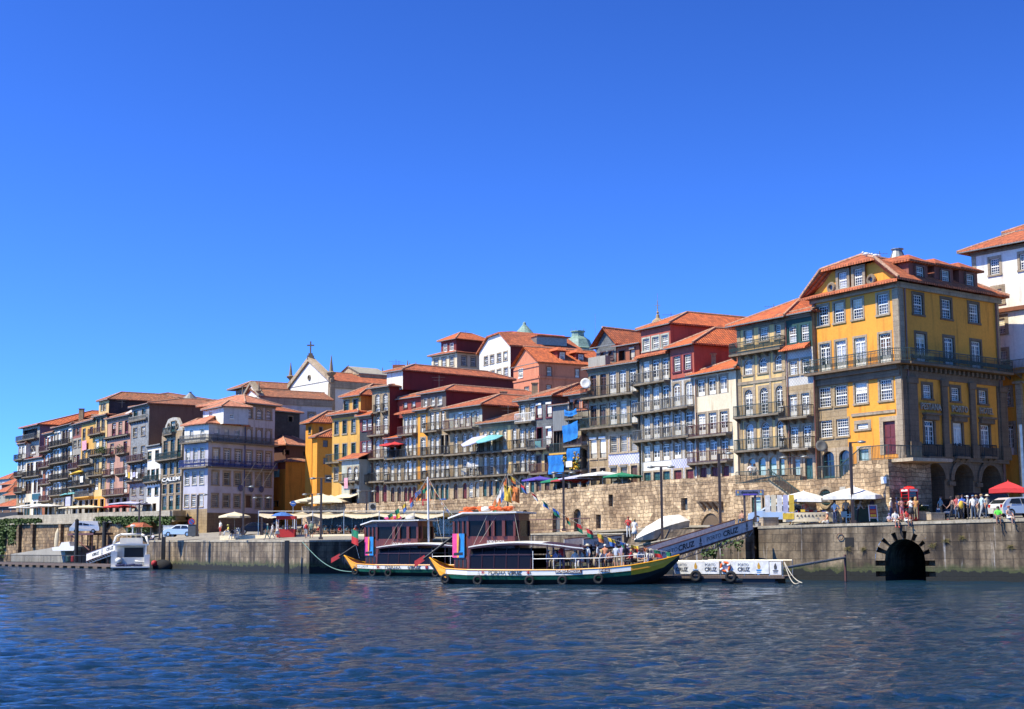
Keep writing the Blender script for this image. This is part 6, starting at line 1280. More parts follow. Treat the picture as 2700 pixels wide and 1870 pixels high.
# ---- kit
from mathutils.bvhtree import BVHTree
def ground_bvh():
 vs=[];fs=[]
 for o in COL.objects:
  if o.type=='MESH'and o.name.split('.')[0]in('plaza_ground','street','terrace_ground','promenade_ground','boat_ramp'):
   k=len(vs);vs+=[v.co.copy()for v in o.data.vertices];fs+=[[i+k for i in p.vertices]for p in o.data.polygons]
 return BVHTree.FromPolygons(vs,fs)
GB=ground_bvh()
def gz(x,y,default=4.0):
 h=GB.ray_cast(Vector((x,y,60)),Vector((0,0,-1)))
 return h[0].z if h[0]else default
def col_line(px,A,t,n,back,py=1400):
 """ground point under photo column px on the line A + t s, moved back by `back`"""
 d=ray(px,py);P0=A-n*back;k=(P0.x*n.x+P0.y*n.y)/(d.x*n.x+d.y*n.y)
 return d.x*k,d.y*k
def onq(px,back):return col_line(px,RQ.A,RQ.t,RQ.n,back)
def plain(px,Y,py=1400):p=P(px,py,Y);return p.x,p.y
def put(o,x,y,z=None,rz=0):o.location=(x,y,gz(x,y)if z is None else z);o.rotation_euler=(0,0,rz)
def cmat(rgb,k='cloth'):
 key='paint_%02x%02x%02x'%tuple(int(255*c)for c in rgb)
 return mat(key,rgb,.75,'plain',var=.06)
SKIN=mat('skin',(.52,.28,.19),.6,var=.03);SKIN2=mat('tanned_skin',(.32,.15,.09),.6,var=.03);SHOE=mat('shoes',(.05,.04,.035),.7)
JS=dict(stand=dict(lk=(-.10,.02,.50),rk=(.10,.0,.50),la=(-.12,.0,.09),ra=(.12,-.02,.09),le=(-.25,-.03,1.12),re=(.25,-.03,1.12),lw=(-.27,.07,.88),rw=(.27,.07,.88)),walk=dict(lk=(-.09,.16,.52),rk=(.09,.02,.50),la=(-.10,.28,.10),ra=(.10,-.28,.15),le=(-.24,-.14,1.13),re=(.24,.08,1.13),lw=(-.25,-.12,.90),rw=(.24,.26,.95)),hips=dict(lk=(-.10,.03,.50),rk=(.12,.0,.50),la=(-.13,.0,.09),ra=(.15,.02,.09),le=(-.40,-.08,1.16),re=(.40,-.08,1.16),lw=(-.19,.08,1.02),rw=(.19,.08,1.02)),hold=dict(lk=(-.10,.03,.50),rk=(.10,.0,.50),la=(-.12,.0,.09),ra=(.12,-.02,.09),le=(-.26,.08,1.15),re=(.26,.08,1.15),lw=(-.10,.30,1.27),rw=(.12,.30,1.30)),lean=dict(lean=.45,lk=(-.10,.03,.50),rk=(.10,-.04,.50),la=(-.12,.0,.09),ra=(.12,-.16,.09),le=(-.25,.38,1.02),re=(.25,.38,1.02),lw=(-.12,.58,1.08),rw=(.12,.58,1.08)),sit=dict(drop=.48,lk=(-.13,.46,.50),rk=(.13,.46,.50),la=(-.13,.46,.09),ra=(.15,.50,.09),le=(-.25,.05,.68),re=(.25,.05,.68),lw=(-.12,.28,.62),rw=(.14,.30,.60)),dangle=dict(drop=.84,lk=(-.12,.42,.12),rk=(.12,.42,.12),la=(-.14,.38,-.34),ra=(.10,.44,-.33),le=(-.25,.10,.34),re=(.25,.10,.34),lw=(-.10,.34,.22),rw=(.12,.34,.20)),ground=dict(drop=.84,lk=(-.26,.34,.22),rk=(.26,.34,.22),la=(-.08,.36,.07),ra=(.10,.42,.07),le=(-.25,.12,.34),re=(.25,.12,.34),lw=(-.10,.32,.24),rw=(.12,.34,.24)),)
PC={}
def person_mesh(pose,shorts,sleeveless,skirt=False):
 key=(pose,shorts,sleeveless,skirt)
 if key in PC:return PC[key]
 J=JS[pose];dr=J.get('drop',0);ln=J.get('lean',0)
 def U(x,y,z):z2=z-dr;return(x,y+ln*max(0,z-.95)*1.0,z2-(ln*.35)*max(0,z-.95))
 pel=(0,0,.95-dr);sp=U(0,0,1.13);ch=U(0,0,1.33);nk=U(0,.0,1.47);hb=U(0,.015,1.56);hd=U(0,.025,1.64);ht=U(0,.01,1.70)
 adj=lambda p:p
 V=[pel,sp,ch,nk,hb,hd,ht];Rr=[(.155,.12),(.135,.105),(.165,.115),(.055,.058),(.075,.085),(.082,.098),(.045,.05)]
 E=[(0,1),(1,2),(2,3),(3,4),(4,5),(5,6)];B=[(pel,sp,'mid'),(sp,ch,'top'),(ch,nk,'top'),(nk,hb,'skin'),(hb,ht,'skin')]
 for s,k,a,e,w in((-1,'lk','la','le','lw'),(1,'rk','ra','re','rw')):
  hip=(s*.095,0,.91-dr);sh=U(s*.185,0,1.40)
  i=len(V);V+=[hip,J[k],J[a],(J[a][0]+s*.02,J[a][1]+.16,max(J[a][2]-.055,-1))];Rr+=[(.095,.095),(.062,.062),(.042,.045),(.036,.03)]
  E+=[(0,i),(i,i+1),(i+1,i+2),(i+2,i+3)];B+=[(hip,J[k],'thigh'),(J[k],J[a],'shin'),(J[a],V[i+3],'shoe')]
  i=len(V);V+=[sh,J[e],J[w]];Rr+=[(.062,.062),(.043,.043),(.028,.03)]
  E+=[(2,i),(i,i+1),(i+1,i+2)];B+=[(sh,J[e],'uarm'),(J[e],J[w],'farm')]
 me=bpy.data.meshes.new('tmp');me.from_pydata(V,E,[]);ob=bpy.data.objects.new('tmp',me);COL.objects.link(ob)
 md=ob.modifiers.new('s','SKIN');
 for i,v in enumerate(me.skin_vertices[0].data):v.radius=Rr[i];v.use_root=(i==0)
 m2=ob.modifiers.new('u','SUBSURF');m2.levels=1;m2.render_levels=1
 dg=bpy.context.evaluated_depsgraph_get();out=bpy.data.meshes.new_from_object(ob.evaluated_get(dg));bpy.data.objects.remove(ob);bpy.data.meshes.remove(me)
 segs=[(Vector(a),Vector(b),t)for a,b,t in B];MI={'skin':0,'top':1,'mid':1 if pose not in('sit','dangle','ground')else 2,'thigh':2,'shin':0 if(shorts or skirt)else 2,'shoe':3,'uarm':0 if sleeveless else 1,'farm':0}
 mb=MB();vs=[v.co.copy()for v in out.vertices]
 for p in out.polygons:
  c=Vector(p.center);best=None;bd=9
  for a,b,t in segs:
   ab=b-a;u=max(0,min(1,(c-a).dot(ab)/ab.length_squared));d=(c-a-ab*u).length*(1.6 if t=='skin'else 1)
   if d<bd:bd=d;best=t
  mi=MI[best]
  if best=='mid'and c.z<.98-dr:mi=2
  mb.f.append(tuple(p.vertices));mb.m.append(mi)
 mb.v=[tuple(v)for v in vs]
 H_=Vector(hd)
 mb.mesh([H_+Vector(q)for q in((-.016,.085,-.02),(.016,.085,-.02),(0,.125,-.012),(0,.09,.04))],[(0,1,2),(1,3,2),(3,0,2)],0)
 for s in(-1,1):
  mb.box(H_.x+s*.036-.011,H_.y+.083,H_.z+.008,H_.x+s*.036+.011,H_.y+.092,H_.z+.02,3)
  mb.box(H_.x+s*.082-.008,H_.y-.015,H_.z-.03,H_.x+s*.082+.008,H_.y+.015,H_.z+.025,0)
 mb.box(H_.x-.022,H_.y+.080,H_.z-.052,H_.x+.022,H_.y+.09,H_.z-.043,2 if False else 3)
 for w,e,s in((J['lw'],J['le'],-1),(J['rw'],J['re'],1)):
  w=Vector(w);d=(w-Vector(e)).normalized();u=Vector((1,0,0))if abs(d.x)<.8 else Vector((0,0,1));sd_=d.cross(u).normalized()
  if abs(d.z)>.7:sd_=Vector((0,1,0));sd_=(sd_-d*sd_.dot(d)).normalized()
  nn=d.cross(sd_).normalized();p0=w-d*.01;mb.tube(p0,p0+d*.085,.032,.038,6,0)
  for q,L_ in zip((-.03,-.01,.01,.03),(.06,.075,.07,.055)):
   b=p0+d*.08+sd_*q;k1=b+d*L_*.55+nn*.01*s;mb.tube(b,k1,.0095,.009,5,0);mb.tube(k1,k1+d*L_*.45+nn*.02*s,.009,.007,5,0)
  b=p0+d*.03+sd_*.03;mb.tube(b,b+d*.04+sd_*.035,.011,.008,5,0)
 if skirt:
  prof=[(.16,.0),(.2,-.2),(.27,-.46)]
  if pose not in('sit','dangle','ground'):mb.lathe((0,0,.98-dr),list(reversed(prof)),12,2)
 me=bpy.data.meshes.new('body');me.from_pydata(mb.v,[],mb.f)
 for k in range(4):me.materials.append(SKIN)
 me.polygons.foreach_set('material_index',mb.m);me.polygons.foreach_set('use_smooth',[True]*len(mb.f));me.update();bpy.data.meshes.remove(out)
 hb_=MB();n=8
 for st in('short','long'):
  pass
 PC[key]=(me,H_);return PC[key]
HC={}
def hair_mesh(kind):
 if kind in HC:return HC[kind]
 mb=MB();n=10
 if kind in('short','long','cap','hat'):
  prof=[(.098,-.02),(.102,.03),(.085,.075),(.05,.1),(.01,.108)]
  if kind=='long':prof=[(.085,-.2),(.105,-.1),(.108,0),(.1,.04),(.085,.078),(.05,.102),(.01,.11)]
  if kind=='hat':prof=[(.2,.02),(.2,.03),(.11,.035),(.105,.1),(.08,.13),(.01,.135)]
  vs=[]
  for r,z in prof:
   for i in range(n):
    t=2*math.pi*i/n;f=math.sin(t)
    rr=r*(.95 if f>.3 and z<.05 and kind!='hat'else 1.06);zz=z+(.045 if f>.3 and z<.03 and kind in('short','cap')else 0)+(.13 if f>.3 and z<-.05 else 0)+(.05 if f>.3 and-.05<z<.02 and kind=='long'else 0)
    vs.append((rr*math.cos(t),rr*math.sin(t)*1.08,zz))
  mb.mesh(vs,[(j*n+i,j*n+(i+1)%n,(j+1)*n+(i+1)%n,(j+1)*n+i)for j in range(len(prof)-1)for i in range(n)])
  if kind=='cap':mb.box(-.07,.08,.035,.07,.19,.05)
 me=bpy.data.meshes.new(kind);me.from_pydata(mb.v,[],mb.f);me.materials.append(SKIN);me.polygons.foreach_set('use_smooth',[True]*len(mb.f));me.update();HC[kind]=me;return me
HAIR=dict(dark=(.02,.013,.01),brown=(.08,.04,.02),blond=(.45,.30,.13),grey=(.40,.38,.36),white=(.75,.73,.7),red=(.30,.06,.02))
def person(label,x,y,z=None,rz=0,pose='stand',top=(.7,.7,.7),bottom=(.05,.06,.1),hair='brown',hk='short',shorts=False,sl=False,sc=1.0,skin=0,shoes=None,group=None,skirt=False,hat=None):
 me,H_=person_mesh(pose,shorts,sl,skirt)
 z=gz(x,y)if z is None else z
 r=bpy.data.objects.new('person',me);COL.objects.link(r);r.location=(x,y,z);r.rotation_euler=(0,0,rz);r.scale=(sc,)*3
 tag(r,label,'person',group)
 ms=[SKIN2 if skin else SKIN,cmat(top),cmat(bottom),cmat(shoes)if shoes else SHOE]
 for i,s in enumerate(r.material_slots):s.link='OBJECT';s.material=ms[i]
 hr=bpy.data.objects.new('hair'if not hat or hk not in('hat','cap')else'hat',hair_mesh(hk));COL.objects.link(hr);hr.parent=r;hr.location=H_
 hr.material_slots[0].link='OBJECT';hr.material_slots[0].material=cmat(hat if(hat and hk in('hat','cap'))else HAIR[hair])
 return r
def face_to(x,y,tx,ty):return math.atan2(-(tx-x),ty-y)
def umbrella(label,x,y,z=None,r=1.6,h=2.3,m='cream_canvas',n=4,rise=.55,val=.18,rz=.5,tilt=(0,0),pole='offwhite',group=None,name='parasol',cat='parasol'):
 z=gz(x,y)if z is None else z
 t=thing(name,label,cat,(x,y,z),group);ORG[t.name]=Vector((0,0,0))
 mb=MB();mb.tube((0,0,0),(0,0,h+rise-.05),.03,.025,6);mb.box(-.28,-.28,0,.28,.28,.07);mb.build('pole',M[pole],t)
 mb=MB();rn=random.Random(int(x*10));pts=[];inner=[];low=[]
 k=n*2 if n==4 else n
 for i in range(k):
  a=2*math.pi*i/k+rz;rr=r if n!=4 else(r*1.0 if i%2==0 else r*.72);dz_=0 if i%2==0 else .04
  pts.append(Vector((rr*math.cos(a),rr*math.sin(a),h+dz_+rn.uniform(-.015,.015))));inner.append(Vector((rr*.5*math.cos(a),rr*.5*math.sin(a),h+rise*.56-(0.02 if i%2 else 0))));low.append(pts[-1]*1-Vector((0,0,val+rn.uniform(-.03,.03)))+Vector((.02*math.cos(a),.02*math.sin(a),0)))
 ap=Vector((0,0,h+rise));vs=[ap]+inner+pts+low;fs=[]
 for i in range(k):
  j=(i+1)%k;fs+=[(0,1+i,1+j),(1+i,1+k+i,1+k+j,1+j),(1+k+i,1+2*k+i,1+2*k+j,1+k+j)]
 mb.mesh(vs,fs);mb.mesh([v-Vector((0,0,.02))for v in vs],[tuple(reversed(f))for f in fs]);mb.lathe((0,0,h+rise-.02),[(.05,0),(.02,.12)],6);mb.build('canopy',M[m],t)
 mb=MB();
 for i in range(0,k,2):mb.tube((0,0,h-.35),tuple(pts[i]*.5+Vector((0,0,h*.5+rise*.22))),.012,None,4)
 mb.build('ribs',M[pole],t)
 t.rotation_euler=(tilt[0],tilt[1],0);return t
def lamp(label,x,y,z,h,kind='T',group='street lamps along the quay',lean=0,m='beam',rz=0.0):
 t=thing('street_lamp',label,'street lamp',(x,y,z),group);ORG[t.name]=Vector((0,0,0))
 mb=MB();mb.box(-.10,-.10,0,.10,.10,h);mb.box(-.2,-.2,0,.2,.2,.25);mb.build('post',M[m],t)
 mb=MB()
 if kind=='T':mb.tube((-.9,0,h+.05),(.9,0,h+.05),.04,None,5)
 elif kind=='L':mb.tube((0,0,h-.05),(.85,0,h+.02),.05,None,5)
 mb.build('arm',M[m],t)
 for sx in((-1,1)if kind=='T'else(1,)):
  mb=MB();mb.lathe((sx*.85,0,h+.0),[(.12,-.10),(.36,-.03),(.30,.06),(.05,.14)],10);mb.build('lamp_head',M['zinc'],t,smooth=True)
 t.rotation_euler=(0,lean,rz);return t
def prism_profile(mb,prof,w,m=0,inset=None):
 """closed side profile (x, z) extruded to +-w/2; inset scales the width by height"""
 n=len(prof);f=inset or(lambda x,z:1.0)
 vs=[(x,-w/2*f(x,z),z)for x,z in prof]+[(x,w/2*f(x,z),z)for x,z in prof]
 mb.mesh(vs,[tuple(range(n)),tuple(reversed(range(n,2*n)))]+[((i+1)%n,i,n+i,n+(i+1)%n)for i in range(n)],m)
def car(name,label,x,y,rz,col,kind='hatch',z=None,group=None):
 z=gz(x,y)if z is None else z
 t=thing(name,label,'car'if kind!='van'else'van',(x,y,z),group);ORG[t.name]=Vector((0,0,0));pm=mat('car_%02x%02x%02x'%tuple(int(255*c)for c in col),col,.25,var=.02,metal=.3)
 W=1.72
 if kind=='van':body=[(-2.2,.35),(-2.2,.9),(-2.1,1.15),(-1.95,1.85),(1.2,1.9),(1.55,1.8),(2.0,1.2),(2.25,.95),(2.3,.35)];L=4.5;glass=[(-1.9,1.2,-1.85,1.7,1.15,1.75,1.35,1.2)]
 else:body=[(-2.0,.30),(-2.05,.70),(-1.98,.95),(-1.6,1.28),(-1.2,1.45),(.1,1.5),(.45,1.42),(1.15,1.0),(1.75,.88),(2.0,.70),(2.05,.32)];glass=[]
 mb=MB();ins=lambda xx,zz:1.0 if zz<1.0 else max(.74,1-(zz-1.0)*.45)
 prism_profile(mb,body,W,0,ins);bd=mb.build('body',pm,t,smooth=False)
 mb=MB()
 if kind=='van':sg=[[(-1.85,1.22),(-1.75,1.72),(-.75,1.74),(-.75,1.22)],[(-.65,1.22),(-.65,1.74),(.25,1.76),(.25,1.22)],[(.35,1.22),(.35,1.76),(1.1,1.74),(1.5,1.22)]]
 else:sg=[[(-1.45,1.02),(-1.15,1.36),(-.42,1.4),(-.42,1.0)],[(-.34,1.0),(-.34,1.4),(.35,1.36),(.85,1.0)]]
 for s in(-1,1):
  for q in sg:
   pts=[(xx,s*(W/2*ins(xx,zz)+.006),zz)for xx,zz in q];mb.face(pts if s<0 else list(reversed(pts)))
 if kind=='van':fw=[(1.62,1.76),(1.98,1.24)];bw=[(-2.06,1.25),(-1.97,1.75)]
 else:fw=[(.52,1.40),(1.12,1.03)];bw=[(-1.92,1.02),(-1.62,1.28)]
 for(xa,za),(xb,zb)in(fw,bw):
  o=.012;mb.face([(xa+o,-W/2*ins(xa,za)*.88,za+o),(xa+o,W/2*ins(xa,za)*.88,za+o),(xb+o,W/2*ins(xb,zb)*.9,zb+o),(xb+o,-W/2*ins(xb,zb)*.9,zb+o)]if xa>0 else[(xa-o,-W/2*.82,za),(xb-o,-W/2*.8,zb+o),(xb-o,W/2*.8,zb+o),(xa-o,W/2*.82,za)])
 mb.build('windows',mat('car_glass',(.015,.02,.025),.08),t)
 for sx in(-1.3,1.3):
  for sy in(-1,1):
   mb=MB();mb.tube((sx,sy*W/2*.98-sy*.2,.32),(sx,sy*(W/2+.01),.32),.32,None,18);w=mb.build('wheel',mat('rubber',(.012,.012,.012),.9),t)
   mb=MB();mb.tube((sx,sy*(W/2+.005),.32),(sx,sy*(W/2+.02),.32),.19,None,10);mb.build('rim',M['steel'],w)
 for sy in(-1,1):
  mb=MB();mb.box(1.86 if kind!='van'else 2.2,sy*.62-.16,.66,2.03 if kind!='van'else 2.29,sy*.62+.16,.80);mb.build('headlight',mat('lamp_glass',(.8,.8,.78),.1),t)
  mb=MB();mb.box(-2.06 if kind!='van'else-2.21,sy*.68-.09,.72,-1.98 if kind!='van'else-2.1,sy*.68+.09,.95);mb.build('tail_light',mat('tail_glass',(.45,.01,.01),.2),t)
 mb=MB();mb.box(2.04 if kind!='van'else 2.26,-.26,.42,2.07 if kind!='van'else 2.32,.26,.53);mb.box(-2.22 if kind=='van'else-2.07,-.26,.5,-2.19 if kind=='van'else-2.04,.26,.61);mb.build('number_plate',M['white'],t)
 t.rotation_euler=(0,0,rz);return t
def chair(label,x,y,z,rz,m='wicker',group='café chairs'):
 mb=MB()
 mb.box(-.22,-.22,.43,.22,.22,.47);mb.box(-.22,-.24,.47,.22,-.20,.88)
 for sx in(-1,1):
  for sy in(-1,1):mb.tube((sx*.19,sy*.19,0),(sx*.19,sy*.19,.43),.016,None,4)
  mb.tube((sx*.22,-.2,.66),(sx*.22,.18,.64),.016,None,4)
 return mb
# ---- boats
def mkfac(A,B):
 f=Fac.__new__(Fac);f.A=Vector(A[:2]);f.B=Vector(B[:2]);f.w=(f.B-f.A).length;f.t=(f.B-f.A)/f.w;f.n=Vector((f.t.y,-f.t.x));return f
for k,c,kw in(('boat_wood',(.15,.032,.012),dict(kind='boards',scale=.18,rough=.45)),('boat_yellow',(.92,.40,.012),dict(rough=.45,var=.05)),('boat_green',(.008,.10,.055),dict(rough=.4)),('boat_black',(.010,.012,.012),dict(rough=.6)),('boat_white',(.80,.79,.77),dict(rough=.4,var=.03)),('boat_glass',(.008,.007,.007),dict(rough=.25,var=.02)),('orange_vest',(.75,.13,.02),dict(rough=.8)),('rope',(.55,.50,.42),dict(rough=.9)),('rope_g',(.16,.30,.27),dict(rough=.9)),('tyre',(.014,.014,.014),dict(rough=.9)),('magenta',(.75,.06,.28),{}),('poster_orange',(.85,.35,.05),{}),('poster_blue',(.01,.22,.60),{}),('flower_red',(.45,.03,.03),{}),('banner_white',(.78,.78,.78),{}),('banner_grey',(.80,.78,.80),{}),('ink',(.06,.06,.065),{}),('ink_brown',(.10,.03,.02),{}),('red_paint',(.45,.02,.02),{}),('gold',(.60,.33,.03),{}),('inkgrey',(.22,.22,.23),{})):
 M[k]=mat(k,c,**kw)
M['boat_glass'].node_tree.nodes['Principled BSDF'].inputs['Specular IOR Level'].default_value=.15
def hull(mb_fn,root,L,hb,st,cols):
 """loft: stations (u, halfbeam, ztop, zkeel, flare)"""
 n=7;rings=[]
 for u,b,zt,zk in st:
  prof=[(1.0,zt),(1.0,zt-.36*min(1,b/.9)),(.985,zt-.40*min(1,b/.9)-.0),(.95,zt-.66*min(1,b/.9)),(.80,zt*.3+zk*.7 if zk<zt-.8 else(zt+zk)/2),(.4,zk+.08),(0,zk)]
  pts=[(u*L,-b*f,max(z,zk))for f,z in prof];rings.append((pts,[(u*L,b*f,max(z,zk))for f,z in prof]))
 parts={c:MB()for c in set(cols.values())}
 for i,((a,a2),(b,b2))in enumerate(zip(rings,rings[1:])):
  u=(st[i][0]+st[i+1][0])/2
  for j in range(n-1):
   key=cols['tip']if(u<.085 or u>.86)and j<3 else cols[min(j,4)]
   for p,q in((a,b),(a2,b2)):parts[key].face([mb_fn(*p[j]),mb_fn(*q[j]),mb_fn(*q[j+1]),mb_fn(*p[j+1])])
 hm=MB();mats=list(parts)
 for k,c in enumerate(mats):
  off=len(hm.v);hm.v+=parts[c].v;hm.f+=[tuple(i+off for i in f)for f in parts[c].f];hm.m+=[k]*len(parts[c].f)
 return hm.build('hull',[M[c]for c in mats],root)
def tourboat(label,F,sc,kx,extra=None):
 """F: facade frame of the near side, s=0 at the left tip"""
 root=thing('tour_boat',label,'boat',F(10*sc,-2.3*sc,0))
 Wp=lambda s,y,z:F(s*kx,-2.3*sc-y*sc,z*sc)
 L=21.0
 st=[(0,.04,1.85,1.35),(.03,.45,1.55,.75),(.06,.9,1.28,.2),(.10,1.5,1.08,-.2),(.2,2.15,1.0,-.5),(.4,2.3,.98,-.5),(.6,2.3,1.0,-.5),(.74,2.2,1.12,-.5),(.84,1.85,1.3,-.35),(.9,1.3,1.5,.1),(.95,.75,1.7,.7),(1,.05,1.98,1.65)]
 cols={0:'boat_white',1:'poster_orange',2:'boat_green',3:'boat_black',4:'boat_black','tip':'boat_yellow'}
 hull(lambda x,y,z:Wp(x,y,z),root,L,2.3,st,cols)
 mb=MB()
 for(u,b,zt,zk),(u2,b2,zt2,zk2)in zip(st,st[1:]):mb.face([Wp(u*L,-b*.97,zt-.12),Wp(u2*L,-b2*.97,zt2-.12),Wp(u2*L,b2*.97,zt2-.12),Wp(u*L,b*.97,zt-.12)])
 mb.build('deck',M['boat_wood'],root,uv=True)
 mb=MB()
 for(u,b,zt,zk),(u2,b2,zt2,zk2)in zip(st,st[1:]):
  for s_ in(-1,1):mb.tube(Wp(u*L,s_*b,zt),Wp(u2*L,s_*b2,zt2),.05*sc,None,5)
 mb.build('gunwale',M['boat_yellow'],root)
 def bx(x0,x1,y0,y1,z0,z1,m,name,par=None,uv=False):
  mb=MB();mb.hexa([Wp(x0,y0,z0),Wp(x1,y0,z0),Wp(x1,y1,z0),Wp(x0,y1,z0),Wp(x0,y0,z1),Wp(x1,y0,z1),Wp(x1,y1,z1),Wp(x0,y1,z1)]);return mb.build(name,M[m],par or root,uv=uv)
 pl=[(2.3,-.3),(3.9,-1.2),(7.9,-1.2),(8.1,-.8),(8.1,1.5),(2.3,1.5)]
 zt=lambda x:4.95 if x>3 else 4.7
 mb=MB();k=len(pl)
 bot=[Wp(x,y,.8)for x,y in pl];md=[Wp(x,y,3.35)for x,y in pl];tp=[Wp(x,y,zt(x))for x,y in pl]
 mb.mesh(bot+md,[(i,(i+1)%k,k+(i+1)%k,k+i)for i in range(k)]);mb.mesh([Wp(x,y,4.45)for x,y in pl]+tp,[(i,(i+1)%k,k+(i+1)%k,k+i)for i in range(k)])
 wh=mb.build('wheelhouse',M['boat_wood'],root,uv=True)
 mb=MB();gp=[Wp(x*.995+.02,y*.97,3.35)for x,y in pl]+[Wp(x*.995+.02,y*.97,4.45)for x,y in pl];mb.mesh(gp,[(i,(i+1)%k,k+(i+1)%k,k+i)for i in range(k)]);mb.build('windows',M['boat_glass'],wh)
 mb=MB()
 def post(x,y,w=.09):mb.hexa([Wp(x-w,y-w,3.35),Wp(x+w,y-w,3.35),Wp(x+w,y+w,3.35),Wp(x-w,y+w,3.35),Wp(x-w,y-w,4.45),Wp(x+w,y-w,4.45),Wp(x+w,y+w,4.45),Wp(x-w,y+w,4.45)])
 for x,y in pl:post(x,y)
 for x in(5.6,6.1,7.0):post(x,-1.2,.13)
 for t in(.33,.66):post(2.3+1.6*t,-.3-.9*t,.07)
 mb.build('window_posts',M['boat_wood'],wh,uv=True)
 rp=[(1.7,-.2),(3.6,-1.6),(8.2,-1.6),(8.6,-1.0),(8.6,1.9),(1.7,1.9)];zr=lambda x:4.96 if x>3 else 4.62
 mb=MB();k=len(rp);mb.mesh([Wp(x,y,zr(x))for x,y in rp]+[Wp(x,y,zr(x)+.10)for x,y in rp],[tuple(reversed(range(k))),tuple(range(k,2*k))]+[(i,(i+1)%k,k+(i+1)%k,k+i)for i in range(k)],0);mb.build('wheelhouse_roof',M['boat_white'if sc>1.0 and not extra else'boat_white'],wh)
 for x0,x1,y,m in((3.6,4.9,-1.2,'orange_vest'),(5.9,6.6,-1.3,'orange_vest'),(6.8,7.4,-1.0,'orange_vest'),(2.6,3.3,.4,'orange_vest'))if not extra else((3.9,6.0,-.9,'magenta'),):
  mb=MB();c0=Wp((x0+x1)/2,y+.3,5.25 if x0>3 else 5.0);rn=random.Random(int(x0*9))
  for q in range(9):mb.blob(tuple(c0+(F.t*rn.uniform(-1,1)*(x1-x0)*.5*sc).to_3d()+Vector((0,rn.uniform(-.2,.2),rn.uniform(-.05,.12)))),.17*sc,6,0,(1.5,1.2,.7))
  mb.build('life_vests',M[m],wh,smooth=True)
 mb=MB();mb.lathe(Wp(5.35 if not extra else 7.0,-.9,5.12),[(.40*sc,0),(.42*sc,.12),(.36*sc,.26),(.12*sc,.34)],12);mb.build('radar_dome',M['boat_white'],wh,smooth=True)
 for zz in(1.15,2.0):
  for j in range(3):
   t=.1+.3*j;x=2.3+1.6*t;y=-.3-.9*t;x2=2.3+1.6*(t+.22);y2=-.3-.9*(t+.22);mb=MB();o=Vector((-.9,-.42,0))*.03
   mb.face([Wp(x,y,zz)+o,Wp(x2,y2,zz)+o,Wp(x2,y2,zz+.6)+o,Wp(x,y,zz+.6)+o]);mb.build('side_panel',M['boat_black'],wh)
 d=(Wp(3.9,-1.2,0)-Wp(2.3,-.3,0));d.z=0;d.normalize();c=Wp(2.95,-.68,2.7);o=Vector((d.y,-d.x,0));
 mb=MB();w=.95*sc;hh=.68*sc*1.25;c=c+o*.12;p0=c-d*w*.62;p1=c+d*w*.62
 def pq(u,v,off=0):return c+d*((u-.5)*1.5*w)+Vector((0,0,(v-.5)*2*hh))+o*off
 mb.hexa([pq(0,0,-.03),pq(1,0,-.03),pq(1,0,.0),pq(0,0,.0),pq(0,1,-.03),pq(1,1,-.03),pq(1,1,0),pq(0,1,0)]);pb=mb.build('poster_board',M['boat_white'],root)
 for(a,b_,m)in((0,.38,'magenta'),(.38,.55,'poster_orange'),(.55,1,'poster_blue')):
  mb=MB();mb.face([pq(a,.0,.006),pq(b_,.0,.006),pq(b_,1,.006),pq(a,1,.006)]);mb.build('poster',M[m],pb)
 mb=MB();mb.face([pq(.5,.2,.012),pq(.68,.3,.012),pq(.7,.75,.012),pq(.56,.95,.012)]);mb.face([pq(.1,.08,.012),pq(.9,.1,.012),pq(.88,.22,.012),pq(.12,.2,.012)]);mb.build('poster_print',M['boat_black'],pb)
 xa,xb=4.35,9.5
 gm=MB();fr=MB();npan=5
 for j in range(npan):
  x0=xa+(xb-xa)*j/npan;x1=xa+(xb-xa)*(j+1)/npan
  for y,s_ in((-1.95,-1),(1.95,1)):
   gm.face([Wp(x0,y,1.1),Wp(x1,y,1.1),Wp(x1,y*.95,2.0),Wp(x0,y*.95,2.0)]);gm.face([Wp(x0,y*.94,2.08),Wp(x1,y*.94,2.08),Wp(x1,y*.86,2.5),Wp(x0,y*.86,2.5)])
  fr.tube(Wp(x0,-1.97,1.0),Wp(x0,-1.86,2.04),.055*sc,None,4);fr.tube(Wp(x0,-1.86,2.04),Wp(x0,-1.68,2.56),.05*sc,None,4)
 fr.tube(Wp(xb,-1.97,1.0),Wp(xb,-1.68,2.56),.06*sc,None,4);fr.tube(Wp(xa,-1.87,2.04),Wp(xb,-1.87,2.04),.06*sc,None,4);fr.tube(Wp(xa,-1.98,1.06),Wp(xb,-1.98,1.06),.07*sc,None,4)
 mb=MB();mb.hexa([Wp(xa,-1.9,.7),Wp(xb,-1.9,.7),Wp(xb,1.9,.7),Wp(xa,1.9,.7),Wp(xa,-1.95,1.1),Wp(xb,-1.95,1.1),Wp(xb,1.95,1.1),Wp(xa,1.95,1.1)]);cb=mb.build('cabin',M['boat_wood'],root,uv=True)
 gm.build('cabin_windows',M['boat_glass'],cb);fr.build('cabin_frame',M['boat_wood'],cb)
 x0c,x1c=4.3,13.9;nx_,ny_=14,6;vs=[]
 for i in range(nx_+1):
  u=i/nx_;x=x0c+(x1c-x0c)*u;zc=2.62+.35*math.sin(math.pi*min(1,u*1.02)**.9)-.12*u
  for j in range(ny_+1):v=-1+2*j/ny_;vs.append(Wp(x,v*2.1,zc+.10*(1-v*v)-.0))
 fs=[(i*(ny_+1)+j,(i+1)*(ny_+1)+j,(i+1)*(ny_+1)+j+1,i*(ny_+1)+j+1)for i in range(nx_)for j in range(ny_)]
